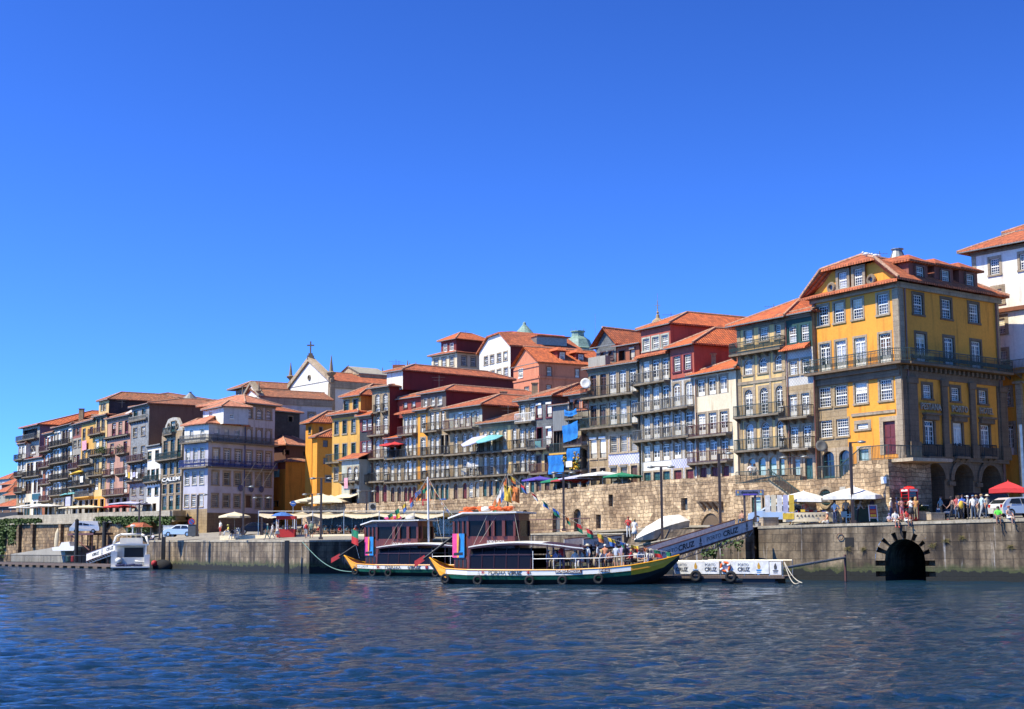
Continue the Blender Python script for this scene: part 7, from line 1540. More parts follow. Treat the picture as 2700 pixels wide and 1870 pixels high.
 mb=MB();mb.mesh(vs,fs);mb.m=[0 if k<nx_*ny_*.62 else 1 for k in range(len(mb.m))];mb.mesh([v-Vector((0,0,.07))for v in vs],[tuple(reversed(f))for f in fs],1)
 for i in range(nx_):
  for j in(0,ny_):a=vs[i*(ny_+1)+j];b=vs[(i+1)*(ny_+1)+j];mb.face([a,b,b-Vector((0,0,.07)),a-Vector((0,0,.07))])
 cn=mb.build('canopy',[M['boat_white'],M['boat_wood']],root)
 mb=MB()
 for i in range(nx_):
  a=vs[i*(ny_+1)];b=vs[(i+1)*(ny_+1)];mb.tube(a-Vector((0,0,.16)),b-Vector((0,0,.16)),.06*sc,None,4)
 mb.build('canopy_frame',M['boat_wood'],cn)
 for x in(10.9,12.3,13.6):
  for y in(-1.95,1.95):mb=MB();mb.tube(Wp(x,y,.9),Wp(x,y,2.75),.045*sc,None,5);mb.build('canopy_post',M['boat_wood'],root)
 mb=MB()
 for za in(1.75,):mb.path([Wp(9.8,-2.2,za),Wp(15.2,-2.15,za+.05),Wp(18.6,-1.35,za+.28)],.028*sc,5)
 for x in(9.8,11.5,13.3,15.2,16.9,18.6):y=float(np.interp(x,[9.8,15.2,18.6],[-2.2,-2.15,-1.35]));mb.tube(Wp(x,y,1.0),Wp(x,y,float(np.interp(x,[9.8,15.2,18.6],[1.75,1.8,2.03]))),.024*sc,None,5)
 mb.tube(Wp(9.8,-2.2,1.0),Wp(9.8,-2.2,2.3),.03*sc,None,5)
 mb.build('railing',M['boat_white'],root)
 for x in(11.4,13.6,15.6,17.2):bx(x,x+.4,-1.3,1.3,.95,1.25,'boat_wood','bench')
 for x in(2.1,5.2,9.6,12.3,15.2)if not extra else(1.9,4.0,5.6,10.2):
  b=np.interp(x/L,[s_[0]for s_ in st],[s_[1]for s_ in st]);zt_=np.interp(x/L,[s_[0]for s_ in st],[s_[2]for s_ in st]);c=Wp(x,-b-.14,zt_-.72)
  mb=MB();mb.torus((0,0,0),.27*sc,.10*sc,'y',16,7);mb.v=[tuple(c+F.t.to_3d()*v[0]+F.n.to_3d()*v[1]+Vector((0,0,v[2])))for v in mb.v];ty=mb.build('tyre_fender',M['tyre'],root,smooth=True)
  mb=MB();mb.tube(c+Vector((0,0,.27*sc)),Wp(x,-b,zt_+.03),.018,None,4);mb.build('rope',M['rope'],ty)
 mb=MB();mb.tube(Wp(2.4,.2,3.6),Wp(-.6,.1,1.75),.10*sc,.08*sc,6);oar=mb.build('steering_oar',M['boat_black'],root)
 mb=MB();a=Wp(-.5,.1,1.85);b=Wp(-1.4,.1,1.45);mb.hexa([b+Vector((0,-.03,-.3)),a+Vector((0,-.03,-.22)),a+Vector((0,.03,-.22)),b+Vector((0,.03,-.3)),b+Vector((0,-.03,.15)),a+Vector((0,-.03,.2)),a+Vector((0,.03,.2)),b+Vector((0,.03,.15))]);mb.build('oar_blade',M['red_paint'],oar)
 R_=F.t.to_3d();U_=Vector((0,0,1))
 def word(t,x,y,z,w,h,m,ext=.01,bold=.0,par=None):
  return lettering(t,1,Wp(x,y,z),R_,U_,M[m],par or root,ext=ext,bold=bold,fit=w*sc,ht=h*sc)
 return root,Wp,word,sc
B1=mkfac(P(1133,1470,108.5),P(1791,1466,102.5));KX1=B1.w/21;B1.A=B1.A+B1.n*2.3;B1.B=B1.B+B1.n*2.3
b1root,W1,word1,_=tourboat('nearer tour boat with a crowd of passengers in the bow and a dark flag mast',B1,1.0,KX1)
def px1(px):return B1.at(px,1500)[0]/KX1
word1('PORTO',(px1(1290)+px1(1330))/2,-2.34,.82,1.2,.30,'ink',bold=.012);word1('CRUZ',(px1(1340)+px1(1374))/2,-2.34,.82,1.02,.31,'ink',bold=.03)
for p in(1273.5,1393):
 mb=MB();c=W1(px1(p),-2.34,.82)
 for q in range(7):a=q*.9;mb.tube(c,c+B1.t.to_3d()*.14*math.cos(a)+Vector((0,0,.14*math.sin(a))),.035,.02,4)
 mb.build('red_emblem',M['flower_red'],b1root)
for pa,pb,y,t in((1465,1533,-2.33,'BORDA DAGUA'),(1583,1607,-2.28,'P-85-AL')):
 xa,xb=px1(pa),px1(pb);mb=MB();mb.hexa([W1(xa,y,.76 if pa<1500 else .86),W1(xb,y,.76 if pa<1500 else .86),W1(xb,y+.05,.76 if pa<1500 else .86),W1(xa,y+.05,.76 if pa<1500 else .86),W1(xa,y,1.04 if pa<1500 else 1.06),W1(xb,y,1.04 if pa<1500 else 1.06),W1(xb,y+.05,1.04 if pa<1500 else 1.06),W1(xa,y+.05,1.04 if pa<1500 else 1.06)]);pp=mb.build('name_plate',M['ink_brown'],b1root)
 lettering(t,1,W1((xa+xb)/2,y-.015,.9 if pa<1500 else .96),B1.t.to_3d(),(0,0,1),M['boat_white'],pp,ext=.006,bold=.01,fit=(xb-xa)*KX1*.94,ht=.19 if pa<1500 else .13)
word1('BORDA DAGUA',6.3,-1.23,2.95,1.3,.2,'boat_white',bold=.01)
B2=mkfac(P(908,1452,139.5),P(1420,1500,132));B2.A=B2.A+B2.n*2.3;B2.B=B2.B+B2.n*2.3
b2root,W2,word2,s2=tourboat('farther tour boat with a white mast and magenta bundle on its red-brown wheelhouse',B2,1.0,1.04,extra=True)
word2('PORTO',6.0,-2.34,.80,1.5,.3,'ink',bold=.012);word2('CRUZ',8.1,-2.34,.80,1.3,.33,'ink',bold=.03);word2('NOVA LEADER',2.9,-2.30,.86,1.5,.2,'ink');word2('DOURO-ACIMA',6.4,-1.23,2.9,1.9,.2,'boat_white',bold=.01);word2('DOURO-ACIMA',12.6,-2.36,.84,1.9,.24,'ink')
for x in(4.6,9.3):
 mb=MB();c=W2(x,-2.34,.80)
 for q in range(7):a=q*.9;mb.tube(c,c+B2.t.to_3d()*.18*math.cos(a)+Vector((0,0,.18*math.sin(a))),.05,.03,4)
 mb.build('red_emblem',M['flower_red'],b2root)
FLAGC=['redcloth','yellowcloth','bluecloth','cloth_white','greencloth','orangecloth']
def mast(root,base,top,r,m):mb=MB();mb.tube(base,top,r,r*.7,8);return mb.build('mast',M[m],root)
m1b=W1(7.2,-.6,2.6);m1t=P(1345,1246,m1b.y);m1t.x=m1b.x-.15
mast(b1root,W1(7.2,-.6,2.7),m1t,.07,'boat_black')
m2b=W2(8.6,-.4,2.8);m2t=P(1072,1258,m2b.y);m2t.x=m2b.x-.1
mast(b2root,m2b,m2t,.11,'boat_white')
def bunting(label,a,b,sag,n,seed,big=.45):
 rn=random.Random(seed);t=thing('bunting',label,'bunting',a);pts=[Vector(a).lerp(Vector(b),i/20)-Vector((0,0,sag*math.sin(math.pi*i/20)))for i in range(21)]
 mb=MB();mb.path(pts,.012,4);mb.build('line',M['rope'],t)
 for i in range(n):
  u=(i+.5)/n*20;k=int(u);p=pts[k].lerp(pts[min(20,k+1)],u-k);d=(pts[min(20,k+1)]-pts[k]).normalized();w=big*rn.uniform(.7,1.1);hh=big*rn.uniform(.8,1.3);c1,c2=rn.sample(range(len(FLAGC)),2)
  mb=MB();q=[]
  for v in range(4):
   for s in range(3):q.append(p+d*(w*(v/3-.5))-Vector((0,0,hh*s/2))+Vector((rn.uniform(-.05,.05)+s*.07,.1*math.sin(v*2+i)+rn.uniform(-.04,.04),0)))
  for v in range(3):
   for s in range(2):mb.face([q[v*3+s],q[(v+1)*3+s],q[(v+1)*3+s+1],q[v*3+s+1]],s)
  mb.build('flag',[M[FLAGC[c1]],M[FLAGC[c2]]],t)
 return t
bunting('string of small coloured flags from the white mast down to the nearer wheelhouse',m2t,P(1206,1372,W1(2,-1,0).y),.3,13,2)
bunting('string of coloured flags from the white mast down to the left wheelhouse roof',m2t-Vector((0,0,.3)),W2(5.0,-1.5,5.4),.3,6,5,.6)
bunting('long string of flags from the dark mast over the passengers to the bow',m1t,W1(20.6,-.1,2.1),1.2,15,9,.5)
bunting('drooping string of flags from the dark mast down behind the nearer wheelhouse',m1t-Vector((0,0,.2)),P(1288,1345,m1t.y+2),.2,5,13,.75)
for(a,b)in((W1(7.2,-.6,6.2),W1(5.2,-1.9,2.9)),(m1t,W1(4.6,-1.9,2.6)),(m1t,W1(8.6,-1.9,2.8))):
 mb=MB();mb.tube(a,b,.015,None,4);mb.build('stay',M['rope'],b1root)
for(a,b)in((m2t,W2(5.0,-1.9,2.8)),(m2t,W2(5.6,-1.9,2.8)),(m2t,W2(10.6,-1.9,3.0))):
 mb=MB();mb.tube(a,b,.015,None,4);mb.build('stay',M['rope'],b2root)
for k_,(dx,c)in enumerate(((.0,'yellowcloth'),(.5,'orangecloth'))):
 mb=MB();
 for i in range(4):
  for j in range(4):
   f_=lambda u,v:m1t+Vector((dx*1.0+u*.6-.2,.12*math.sin(u*5+v*3),-.9-v*.95-u*.25+.15*math.sin(v*4)))
   mb.face([f_(i/4,j/4),f_((i+1)/4,j/4),f_((i+1)/4,(j+1)/4),f_(i/4,(j+1)/4)])
 one('mast_flag',['crumpled yellow flag hanging from the dark mast','crumpled orange flag beside the yellow one on the dark mast'][k_],'flag',mb,M[c])
def flagpole(label,base,top,cols,w,hh):
 t=thing('flag',label,'flag',base);mb=MB();mb.tube(base,top,.02,None,5);mb.build('pole',M['steel'],t)
 d=Vector((.8,-.5,-.2)).normalized()
 for k,c in enumerate(cols):
  mb=MB()
  for i in range(4):
   q=lambda u,v:Vector(top)+d*(w*u)+Vector((0,.06*math.sin(u*6+v),-hh*v-.12*u))
   v0,v1=k/len(cols),(k+1)/len(cols);mb.face([q(i/4,v0),q((i+1)/4,v0),q((i+1)/4,v1),q(i/4,v1)])
  mb.build('cloth',M[c],t)
flagpole('red and green flag hanging at the left end of the farther boat',W2(2.0,-.9,1.6),W2(1.2,-.9,4.3),['greencloth','redcloth'],.8,1.3)
PF=mkfac(P(1695,1500,105.8),P(2068,1500,102.0));PN=thing('pontoon','floating pontoon with white lettered banner panels beside the quay','pontoon',PF(5,-1.5,0))
def z_at(F,px,py):return F.at(px,py)[1]
zd=z_at(PF,1850,1519);mb=MB();mb.fbox(PF,0,PF.w,-3.6,.05,zd-.16,zd);mb.build('deck',M['wood_boards'],PN,uv=True)
for a,b in((1700,1792),(1837,1902),(1957,2043)):
 mb=MB();mb.fbox(PF,PF.at(a,1530)[0],PF.at(b,1530)[0],-3.5,-.1,-.4,zd-.17);mb.build('float',M['boat_black'],PN)
mb=MB();mb.fbox(PF,1,PF.w-.5,-.3,-.15,zd-.5,zd-.35);mb.build('beam',M['wood_boards'],PN)
def banner(par,F,pa,pb,y0,y1,m,o=.06,th=.04):
 a=F.at(pa,y0);b=F.at(pb,y1);mb=MB();mb.fbox(F,a[0],b[0],o-th,o,b[1],a[1]);return mb.build('banner',M[m],par),a[0],b[0],b[1],a[1]
def logo(par,F,s,z,h,o=.075,m='gold',m2='poster_blue'):
 mb=MB();mb.face([F(s,o,z+h*.5),F(s+h*.16,o,z+h*.1),F(s+h*.1,o,z-h*.12),F(s-h*.1,o,z-h*.12),F(s-h*.14,o,z+h*.15)]);mb.build('emblem_sail',M[m],par)
 mb=MB();mb.face([F(s-h*.28,o,z-.18*h),F(s+h*.28,o,z-.18*h),F(s+h*.2,o,z-.3*h),F(s-h*.2,o,z-.3*h)]);mb.face([F(s-h*.2,o,z-.38*h),F(s+h*.2,o,z-.38*h),F(s+h*.2,o,z-.44*h),F(s-h*.2,o,z-.44*h)]);mb.build('emblem_hull',M[m2],par)
for pa,pb,items in((1777,1897,[('w',1797,1800),('l',1834.5),('w',1873,1874)]),(1903,2028,[('w',1960,1960),('l',2001)])):
 bn,s0,s1,z0,z1=banner(PN,PF,pa,pb,1480,1513.5,'banner_white');h_=z1-z0
 for it in items:
  if it[0]=='w':
   s=PF.at(it[1],1490)[0];lettering('PORTO',1,PF(s,.075,z0+h_*.72),PF.t.to_3d(),(0,0,1),M['inkgrey'],bn,ext=.004,fit=.74,ht=.19);lettering('CRUZ',1,PF(s+.03,.075,z0+h_*.36),PF.t.to_3d(),(0,0,1),M['ink'],bn,ext=.004,bold=.035,fit=.86,ht=.29)
  else:logo(bn,PF,PF.at(it[1],1490)[0],z0+h_*.5,.75)
bn,s0,s1,z0,z1=banner(PN,PF,2029,2061,1481,1516,'banner_grey');logo(bn,PF,(s0+s1)/2,(z0+z1)/2,.75,m='ink',m2='ink')
mb=MB()
for px in(1775,1836,1899,1962,2028,2063):s=PF.at(px,1490)[0];mb.tube(PF(s,-.02,zd),PF(s,-.02,z1+.08),.03,None,5);mb.tube(PF(s,-3.3,zd),PF(s,-3.3,z1+.08),.03,None,5)
mb.tube(PF(PF.at(1775,1490)[0],-.02,z1+.06),PF(PF.at(2063,1490)[0],-.02,z1+.06),.03,None,5);mb.tube(PF(PF.at(1775,1490)[0],-3.3,z1+.06),PF(PF.at(2063,1490)[0],-3.3,z1+.06),.03,None,5)
mb.build('railing',M['steel'],PN)
def tyre_at(F,par,px,py,r):
 s,z=F.at(px,py);mb=MB();mb.torus((0,0,0),r*.72,r*.28,'y',16,7);mb.v=[tuple(F(s+v[0],.22+v[1],z+v[2]))for v in mb.v];return mb.build('tyre_fender',M['tyre'],par,smooth=True)
tyre_at(PF,PN,1837,1519,.42);tyre_at(PF,PN,1929,1521,.42)
s,z=PF.at(1914,1495);mb=MB();mb.torus((0,0,0),.30,.085,'y',20,8);mb.v=[tuple(PF(s+v[0],.16+v[1],z+v[2]))for v in mb.v];lb=one('life_ring','orange life ring with white bands hung on the pontoon banner','life ring',mb,M['orange_vest'],smooth=True)
mb=MB()
for q in range(4):a=q*math.pi/2+.5;mb.tube(PF(s+.19*math.cos(a),.17,z+.19*math.sin(a)),PF(s+.40*math.cos(a),.17,z+.40*math.sin(a)),.10,None,8)
mb2=MB();mb2.v=[tuple(Vector(v)-Vector(lb.location))for v in mb.v];mb2.f=mb.f;mb2.m=mb.m;bnd=mb2.build('band',M['boat_white']);bnd.parent=lb
def gangway(label,pL,pR,yL0,yL1,yR0,yR1,YL,YR,words,dbl=True,m='banner_grey'):
 f=mkfac(P(pL,yL0,YL),P(pR,yR0,YR));a0=f.at(pL,yL1);a1=f.at(pL,yL0);b0=f.at(pR,yR1);b1=f.at(pR,yR0)
 t=thing('gangway',label,'gangway',f(0,0,a0[1]));L=b0[0]-a0[0];sl=(b0[1]-a0[1])/L;hgt=((a1[1]-a0[1])+(b1[1]-b0[1]))/2
 z=lambda s,h:a0[1]+sl*s+h
 for o in(0,-1.6):
  mb=MB();mb.hexa([f(0,o,z(0,0)),f(L,o,z(L,0)),f(L,o-.04,z(L,0)),f(0,o-.04,z(0,0)),f(0,o,z(0,hgt)),f(L,o,z(L,hgt)),f(L,o-.04,z(L,hgt)),f(0,o-.04,z(0,hgt))]);bn=mb.build('banner',M[m],t)
  if o==0:B=bn
 mb=MB()
 for o in(.02,-1.62):mb.tube(f(0,o,z(0,hgt)),f(L,o,z(L,hgt)),.045,None,5);mb.tube(f(0,o,z(0,0)),f(L,o,z(L,0)),.05,None,5)
 mb.build('handrail',M['iron_red'],t)
 mb=MB();mb.hexa([f(0,-.05,z(0,-.12)),f(L,-.05,z(L,-.12)),f(L,-1.58,z(L,-.12)),f(0,-1.58,z(0,-.12)),f(0,-.05,z(0,-.04)),f(L,-.05,z(L,-.04)),f(L,-1.58,z(L,-.04)),f(0,-1.58,z(0,-.04))]);mb.build('walkway',M['wood_boards'],t,uv=True)
 mb=MB();n=max(6,int(L/.8))
 for i in range(n):s0=L*i/n;s1=L*(i+1)/n;mb.tube(f(s0,0,z(s0,-.05)),f((s0+s1)/2,-.1,z((s0+s1)/2,-.42)),.025,None,4);mb.tube(f((s0+s1)/2,-.1,z((s0+s1)/2,-.42)),f(s1,0,z(s1,-.05)),.025,None,4)
 mb.tube(f(L*.08,-.1,z(L*.08,-.42)),f(L*.94,-.1,z(L*.94,-.42)),.04,None,5);mb.build('truss',M['steel'],t)
 rt=(f(1,0,sl)-f(0,0,0)).normalized();up=Vector((0,0,1));up=(up-rt*up.dot(rt)*0.0)
 for wd,u,wf,hh,bold in words:
  s=L*u
  if wd=='*':logo(B,f,s,z(s,hgt*.5),hgt*.9,.02,'ink','ink')
  else:
   o_=lettering(wd,1,Vector((0,0,0)),(1,0,0),(0,0,1),M['ink'],B,ext=.004,bold=bold,fit=wf*L,ht=hh*hgt)
   org=ORG[o_.name]
   for v in o_.data.vertices:
    x,y,zz=v.co.x+org.x,v.co.y+org.y,v.co.z+org.z;p=f(s+x,.02-y*.1,z(s+x,hgt*.5)+zz);v.co=p-org
 return t,f,L,z,hgt
gw,GF,GL,gzf,gh=gangway('long sloping gangway with grey lettered panels rising from the pontoon to the quay',1733,1985,1452,1480,1366,1398,103.8,113.0,[('PORTO',.12,.15,.36,0),('CRUZ',.285,.165,.52,.035),('*',.43,0,0,0),('PORTO',.57,.15,.36,0),('CRUZ',.75,.165,.52,.035),('*',.93,0,0,0)])
gangway('short grey gangway with lettered panel partly hidden behind the passengers',1538,1640,1428,1452,1405,1440,112.0,118.0,[('PORTO',.42,.3,.36,0),('CRUZ',.80,.34,.52,.035)])
a=P(2065,1498,102.5);b=P(2228,1470,107.0);mb=MB();mb.tube(a,b,.10,None,8);bm=one('boom','long rusty steel boom from the pontoon to a post at the quay','boom',mb,M['steel'])
c=P(2228,1468,107.0);mb=MB();mb.tube((c.x,c.y,-1),(c.x,c.y,c.z+.15),.09,None,8);one('mooring_post','dark steel mooring post at the end of the boom','post',mb,M['iron_red'])
for k,(q0,q1,sg)in enumerate(((P(2068,1482,102),P(2115,1537,100),.3),(P(2068,1484,102),P(2108,1536,100),.6))):
 mb=MB();mb.path([q0.lerp(q1,i/12)-Vector((0,0,sg*math.sin(math.pi*i/12)))for i in range(13)],.03,5);one('mooring_rope',['outer white mooring rope drooping from the pontoon corner','inner white mooring rope drooping from the pontoon corner'][k],'rope',mb,M['rope'])
q0=P(798,1430,150.5);q1=P(940,1508,139.5);mb=MB();mb.path([q0.lerp(q1,i/14)-Vector((0,0,.9*math.sin(math.pi*i/14)))for i in range(15)],.035,5);one('mooring_rope','green mooring rope from the left quay corner to the farther boat','rope',mb,M['rope_g'])
for k,(px,y0,y1,Y,lab)in enumerate(((757,1428,1512,150.6,'dark vertical timber fender on the left quay wall'),(432,1400,1498,190.5,'thin dark pole standing against the left quay near the yacht'))):
 a=P(px,y0,Y);mb=MB();mb.box(a.x-.22,a.y-.2,-1,a.x+.22,a.y+.2,a.z+.1);one('fender_pile',lab,'post',mb,M['boat_black'])
f=mkfac(P(1686,1432,125.5),P(1826,1385,127.5));t=thing('covered_speedboat','speedboat under a white cover resting on the boat ramp','boat',f(2,0,3))
a=f.at(1690,1431);b=f.at(1822,1391);L=b[0]-a[0];sl=(b[1]-a[1])/L;st=[(0,.08,.35,.25),(.12,.55,.55,.05),(.3,.95,.75,-.1),(.6,1.1,.85,-.15),(.9,1.1,.8,-.15),(1,1.05,.7,-.05)]
mb=MB();mc=MB();rings=[]
for u,hb_,zt_,zk in st:s=a[0]+L*u;zb=a[1]+L*u*sl-.1;rings.append([f(s,o*hb_-1.2,zb+z_)for o,z_ in((-1,zt_),(-.8,zk+.1),(0,zk-.1),(.8,zk+.1),(1,zt_))])
for p,q in zip(rings,rings[1:]):
 for j in range(4):mb.face([p[j],p[j+1],q[j+1],q[j]])
mb.face(rings[-1]);mb.build('hull',M['offwhite'],t,smooth=True)
cr=[0.0,.2,.45,.75,.55,.2];rg=[]
for(u,hb_,zt_,zk),hh in zip(st,cr):s=a[0]+L*u;zb=a[1]+L*u*sl-.1;rg.append([f(s,o*hb_*1.03-1.2,zb+zt_+hh*hz_)for o,hz_ in((-1,-.05),(-.6,.7),(0,1),(.6,.7),(1,-.05))])
for p,q in zip(rg,rg[1:]):
 for j in range(4):mc.face([p[j],p[j+1],q[j+1],q[j]])
mc.face(rg[-1]);mc.build('cover',M['cloth_white'],t,smooth=True)
YF=mkfac(P(292,1490,184.5),P(394,1490,185.7));t=thing('motor_yacht','white motor yacht moored stern-on with a radar arch and dark cabin opening','yacht',YF(2.4,-4,0));w=YF.w
def yb(s0,s1,o0,o1,z0,z1,m,nm,par=None):mb=MB();mb.fbox(YF,s0*w,s1*w,o0,o1,z0,z1);return mb.build(nm,M[m],par or t)
mb=MB();rr=[]
for o,hb_,zt_ in((0,.5,1.7),(-5,.5,1.8),(-9,.36,2.0),(-12,.03,2.3)):rr.append([YF(w*(.5-hb_),o,zt_),YF(w*(.5-hb_*.9),o,-.2),YF(w*(.5+hb_*.9),o,-.2),YF(w*(.5+hb_),o,zt_)])
for p,q in zip(rr,rr[1:]):
 for j in range(3):mb.face([p[j],q[j],q[j+1],p[j+1]])
 mb.face([p[0],q[0],q[3],p[3]])
mb.face([YF(0.02*w,.0,.35),YF(.98*w,0,.35),YF(.95*w,0,-.2),YF(.05*w,0,-.2)]);mb.face(rr[0]);mb.build('hull',M['boat_white'],t)
yb(0,1,-.1,.9,.25,.45,'boat_white','swim_platform');yb(.05,.97,.2,.8,.05,.24,'boat_black','platform_underside')
yb(0,.16,-2.5,.3,.45,2.6,'boat_white','side_wing');yb(.86,1,-2.5,.3,.45,2.1,'boat_white','side_wing')
yb(.12,.9,-5,-1.2,1.0,3.4,'boat_white','cabin');yb(.34,.84,-1.3,-1.17,1.1,3.1,'boat_black','cabin_door');yb(.05,.98,-5.5,-.2,3.4,3.62,'boat_white','flybridge_deck')
for s_ in(.1,.88):yb(s_,s_+.04,-.4,-.2,2.0,3.4,'boat_white','pillar')
mb=MB();mb.path([YF(w*.06,-2,3.6),YF(w*.12,-2.2,4.7),YF(w*.25,-2.3,5.0),YF(w*.78,-2.3,5.0),YF(w*.9,-2.2,4.7),YF(w*.98,-2,3.6)],.16,8);mb.build('radar_arch',M['boat_white'],t,smooth=True)
yb(.22,.82,-4,-2.6,3.6,4.5,'boat_white','flybridge_seat');mb=MB();mb.tube(YF(w*.55,-2.3,5.0),YF(w*.55,-2.3,6.1),.08,None,8);mb.lathe(YF(w*.55,-2.3,6.1),[(.3,0),(.35,.15),(.2,.3)],10);mb.build('radar_mast',M['boat_white'],t)
mb=MB();
for i in range(7):mb.blob(tuple(YF(w*(.2+.09*i),.45,.62+.06*math.sin(i*2))),.28,7,0,(1.5,1,.7))
mb.build('dark_blue_covers',mat('navy_cloth',(.015,.02,.09),.8),t,smooth=True);mb=MB();mb.tube(YF(w*.62,.3,1.2),YF(w*.95,.1,.9),.12,None,6);mb.blob(tuple(YF(w*.2,.3,1.3)),.42,8);mb.build('deck_gear',M['boat_white'],t,smooth=True)
t.scale=(1,1,.87)
mb=MB();q=YF(w*1.12,.6,.75);mb.blob(tuple(q),.38,10);one('buoy','round red buoy hanging at the right side of the motor yacht','buoy',mb,M['red_paint'],smooth=True)
mb=MB();q=YF(w*1.35,-.6,.3);mb.blob(tuple(q),.9,10,0,(1.4,1,1));one('rubber_fender','big black rubber fender between the yacht and the quay','fender',mb,M['tyre'],smooth=True)
HF=mkfac(P(333,1390,200),P(376,1390,199));t=thing('small_hut','small open hut with a low red tiled roof behind the motor yacht','hut',HF(1,-1,3.4));mb=MB();zz=HF.at(350,1390)[1]
mb.hexa([HF(-.1,.2,zz),HF(HF.w+.1,.2,zz),HF(HF.w+.1,-2.2,zz),HF(-.1,-2.2,zz),HF(.5,-.9,zz+.6),HF(HF.w-.5,-.9,zz+.6),HF(HF.w-.5,-1.1,zz+.6),HF(.5,-1.1,zz+.6)]);mb.build('roof',M['tile'],t,uv=True)
for u in(.06,.94):
 for o in(0,-2):mb=MB();mb.tube(HF(HF.w*u,o,3.3),HF(HF.w*u,o,zz),.06,None,6);mb.build('post',M['offwhite'],t)
LPF=mkfac(P(-30,1485,238),P(290,1492,192));t=thing('pontoon','low wooden pontoon with dark railings stretching along the far left shore','pontoon',LPF(10,0,0))
mb=MB();mb.fbox(LPF,0,LPF.w,-3,0,.25,.55);mb.build('deck',M['wood_boards'],t,uv=True);mb=MB();n=16
for i in range(n):s=LPF.w*(i+.2)/n;mb.fbox(LPF,s,s+1.7,-2.6,.1,-.3,.24)
mb.build('floats',M['stone_dark'],t)['kind']='stuff';s0=LPF.at(0,1480)[0];railing_mb([LPF(0,-.2,.55),LPF(LPF.at(210,1480)[0],-.2,.55)],1.1,.55,0).build('railing',M['iron'],t);railing_mb([LPF(0,-2.8,.55),LPF(LPF.w*.7,-2.8,.55)],1.1,.6,0).build('railing',M['iron'],t)
gangway('white lettered gangway climbing from the left pontoon behind the motor yacht',228,318,1459,1480,1427,1447,207,199,[('PORTO',.25,.14,.3,0),('CRUZ',.28,.2,.4,.03),('*',.47,0,0,0),('CRUZ',.7,.2,.45,.03)],m='banner_white')
mb=MB();prism_profile(mb,[(-2.4,.1),(-2.6,.6),(-1.0,.75),(-.6,1.35),(1.0,1.45),(1.2,.8),(2.6,.75),(1.9,.1)],1.7);cc=one('motorboat','small white motorboat with an open canopy on the left shore','boat',mb,M['boat_white'],origin=(0,0,0));q=P(180,1447,228);cc.location=q-Vector((0,0,.4));cc.rotation_euler=(0,0,-.5)
mb=MB();mb.lathe((0,0,0),[(.1,0),(.3,.6),(.38,1.6),(.3,2.7),(.05,3.4)],10);mb.v=[(x,y*.4,z)for x,y,z in mb.v];kk=one('kayak','orange-white kayak standing upright against the retaining wall','kayak',mb,M['cream_canvas'],smooth=True,origin=(0,0,0));q=P(147,1450,238);kk.location=q;kk.rotation_euler=(0,.06,0)
for px,m,lab in((184,'greenp','dark green crate on the left pontoon'),(195,'red_paint','red round tank on the left pontoon')):
 q=P(px,1474,222);mb=MB();mb.lathe((q.x,q.y,.56),[(.5,0),(.6,.15),(.6,.9),(.45,1.05)],12);one('container',lab,'container',mb,M[m])
# ---- life
def pq(label,px,back,rz=0,**k):x,y=onq(px,back);return person(label,x,y,rtop(RQ.at(px,1390)[0])if back<1.0 else None,rz,**k)
WH=(.75,.74,.72);DK=(.02,.02,.025);DN=(.05,.09,.18);GR=(.35,.36,.38);KH=(.30,.25,.17);RD=(.55,.03,.03)
pq('woman in a black dress walking along the quay edge right of the arch',2513,.6,1.5,pose='walk',top=DK,bottom=DK,hair='dark',hk='long',sl=True,shoes=(.3,.08,.05))
pq('man in a blue shirt carrying a yellow bag in the walking group',2541,1.6,2.6,pose='walk',top=(.03,.10,.45),bottom=DK,hair='brown',sc=1.03)
pq('person in a white cap and pale shirt reaching across the walking group',2555,1.2,1.4,pose='hold',top=GR,bottom=DK,hk='cap',hat=WH)
pq('man in a blue cap, white shirt and jeans facing the walking group',2569,3.2,2.9,pose='stand',top=WH,bottom=DN,hk='cap',hat=(.10,.2,.4))
pq('man in a pale blue shirt and grey trousers at the right of the walking group',2592,3.0,1.8,pose='walk',top=(.45,.58,.66),bottom=GR,hair='blond',sc=1.03)
x,y=onq(2545,1.2);mb=MB();z=gz(x,y)
mb.blob((x-.25,y-.15,z+1.1),.22,8,0,(.8,.8,1.3));one('bag','yellow shoulder bag hanging at the hip of the man in blue','bag',mb,M['yellowcloth'],smooth=True)
pq('person in a white shirt sitting above the quay arch with feet dangling',2362,.05,math.pi,pose='dangle',top=WH,bottom=(.6,.6,.58),shorts=True,hair='dark',shoes=(.5,.03,.03))
pq('man in red tank top and white shorts sitting on the edge above the arch',2392,.05,math.pi+.25,pose='dangle',top=(.80,.07,.05),bottom=WH,shorts=True,hair='dark',sl=True,skin=1,sc=1.05)
pq('small child in a striped shirt and cap sitting cross-legged on the quay',2346,.9,math.pi,pose='ground',top=(.55,.5,.62),bottom=KH,shorts=True,hk='cap',hat=(.2,.2,.5),sc=.72)
pq('child in a red cap tucked between the two sitters above the arch',2379,.8,math.pi,pose='ground',top=(.4,.1,.1),bottom=KH,hk='cap',hat=RD,sc=.7)
pq('man in bright green shirt and grey shorts sitting on the edge at far right',2634,.05,math.pi-.3,pose='dangle',top=(.12,.75,.06),bottom=(.22,.2,.2),shorts=True,hair='dark',skin=1)
pq('woman in a white skirt sitting beside the man in green at far right',2662,.05,math.pi+.4,pose='dangle',top=(.55,.45,.42),bottom=WH,shorts=True,hair='red',sl=True)
pq('grey haired man photographing in a pale shirt left of the phone box',2366,3.6,2.6,pose='hold',top=(.55,.60,.62),bottom=GR,hair='white')
pq('woman in a pink top with a hat standing in front of the phone box',2380,3.0,3.3,pose='hold',top=(.62,.3,.3),bottom=(.5,.2,.25),shorts=True,hk='long',sl=True,skin=1)
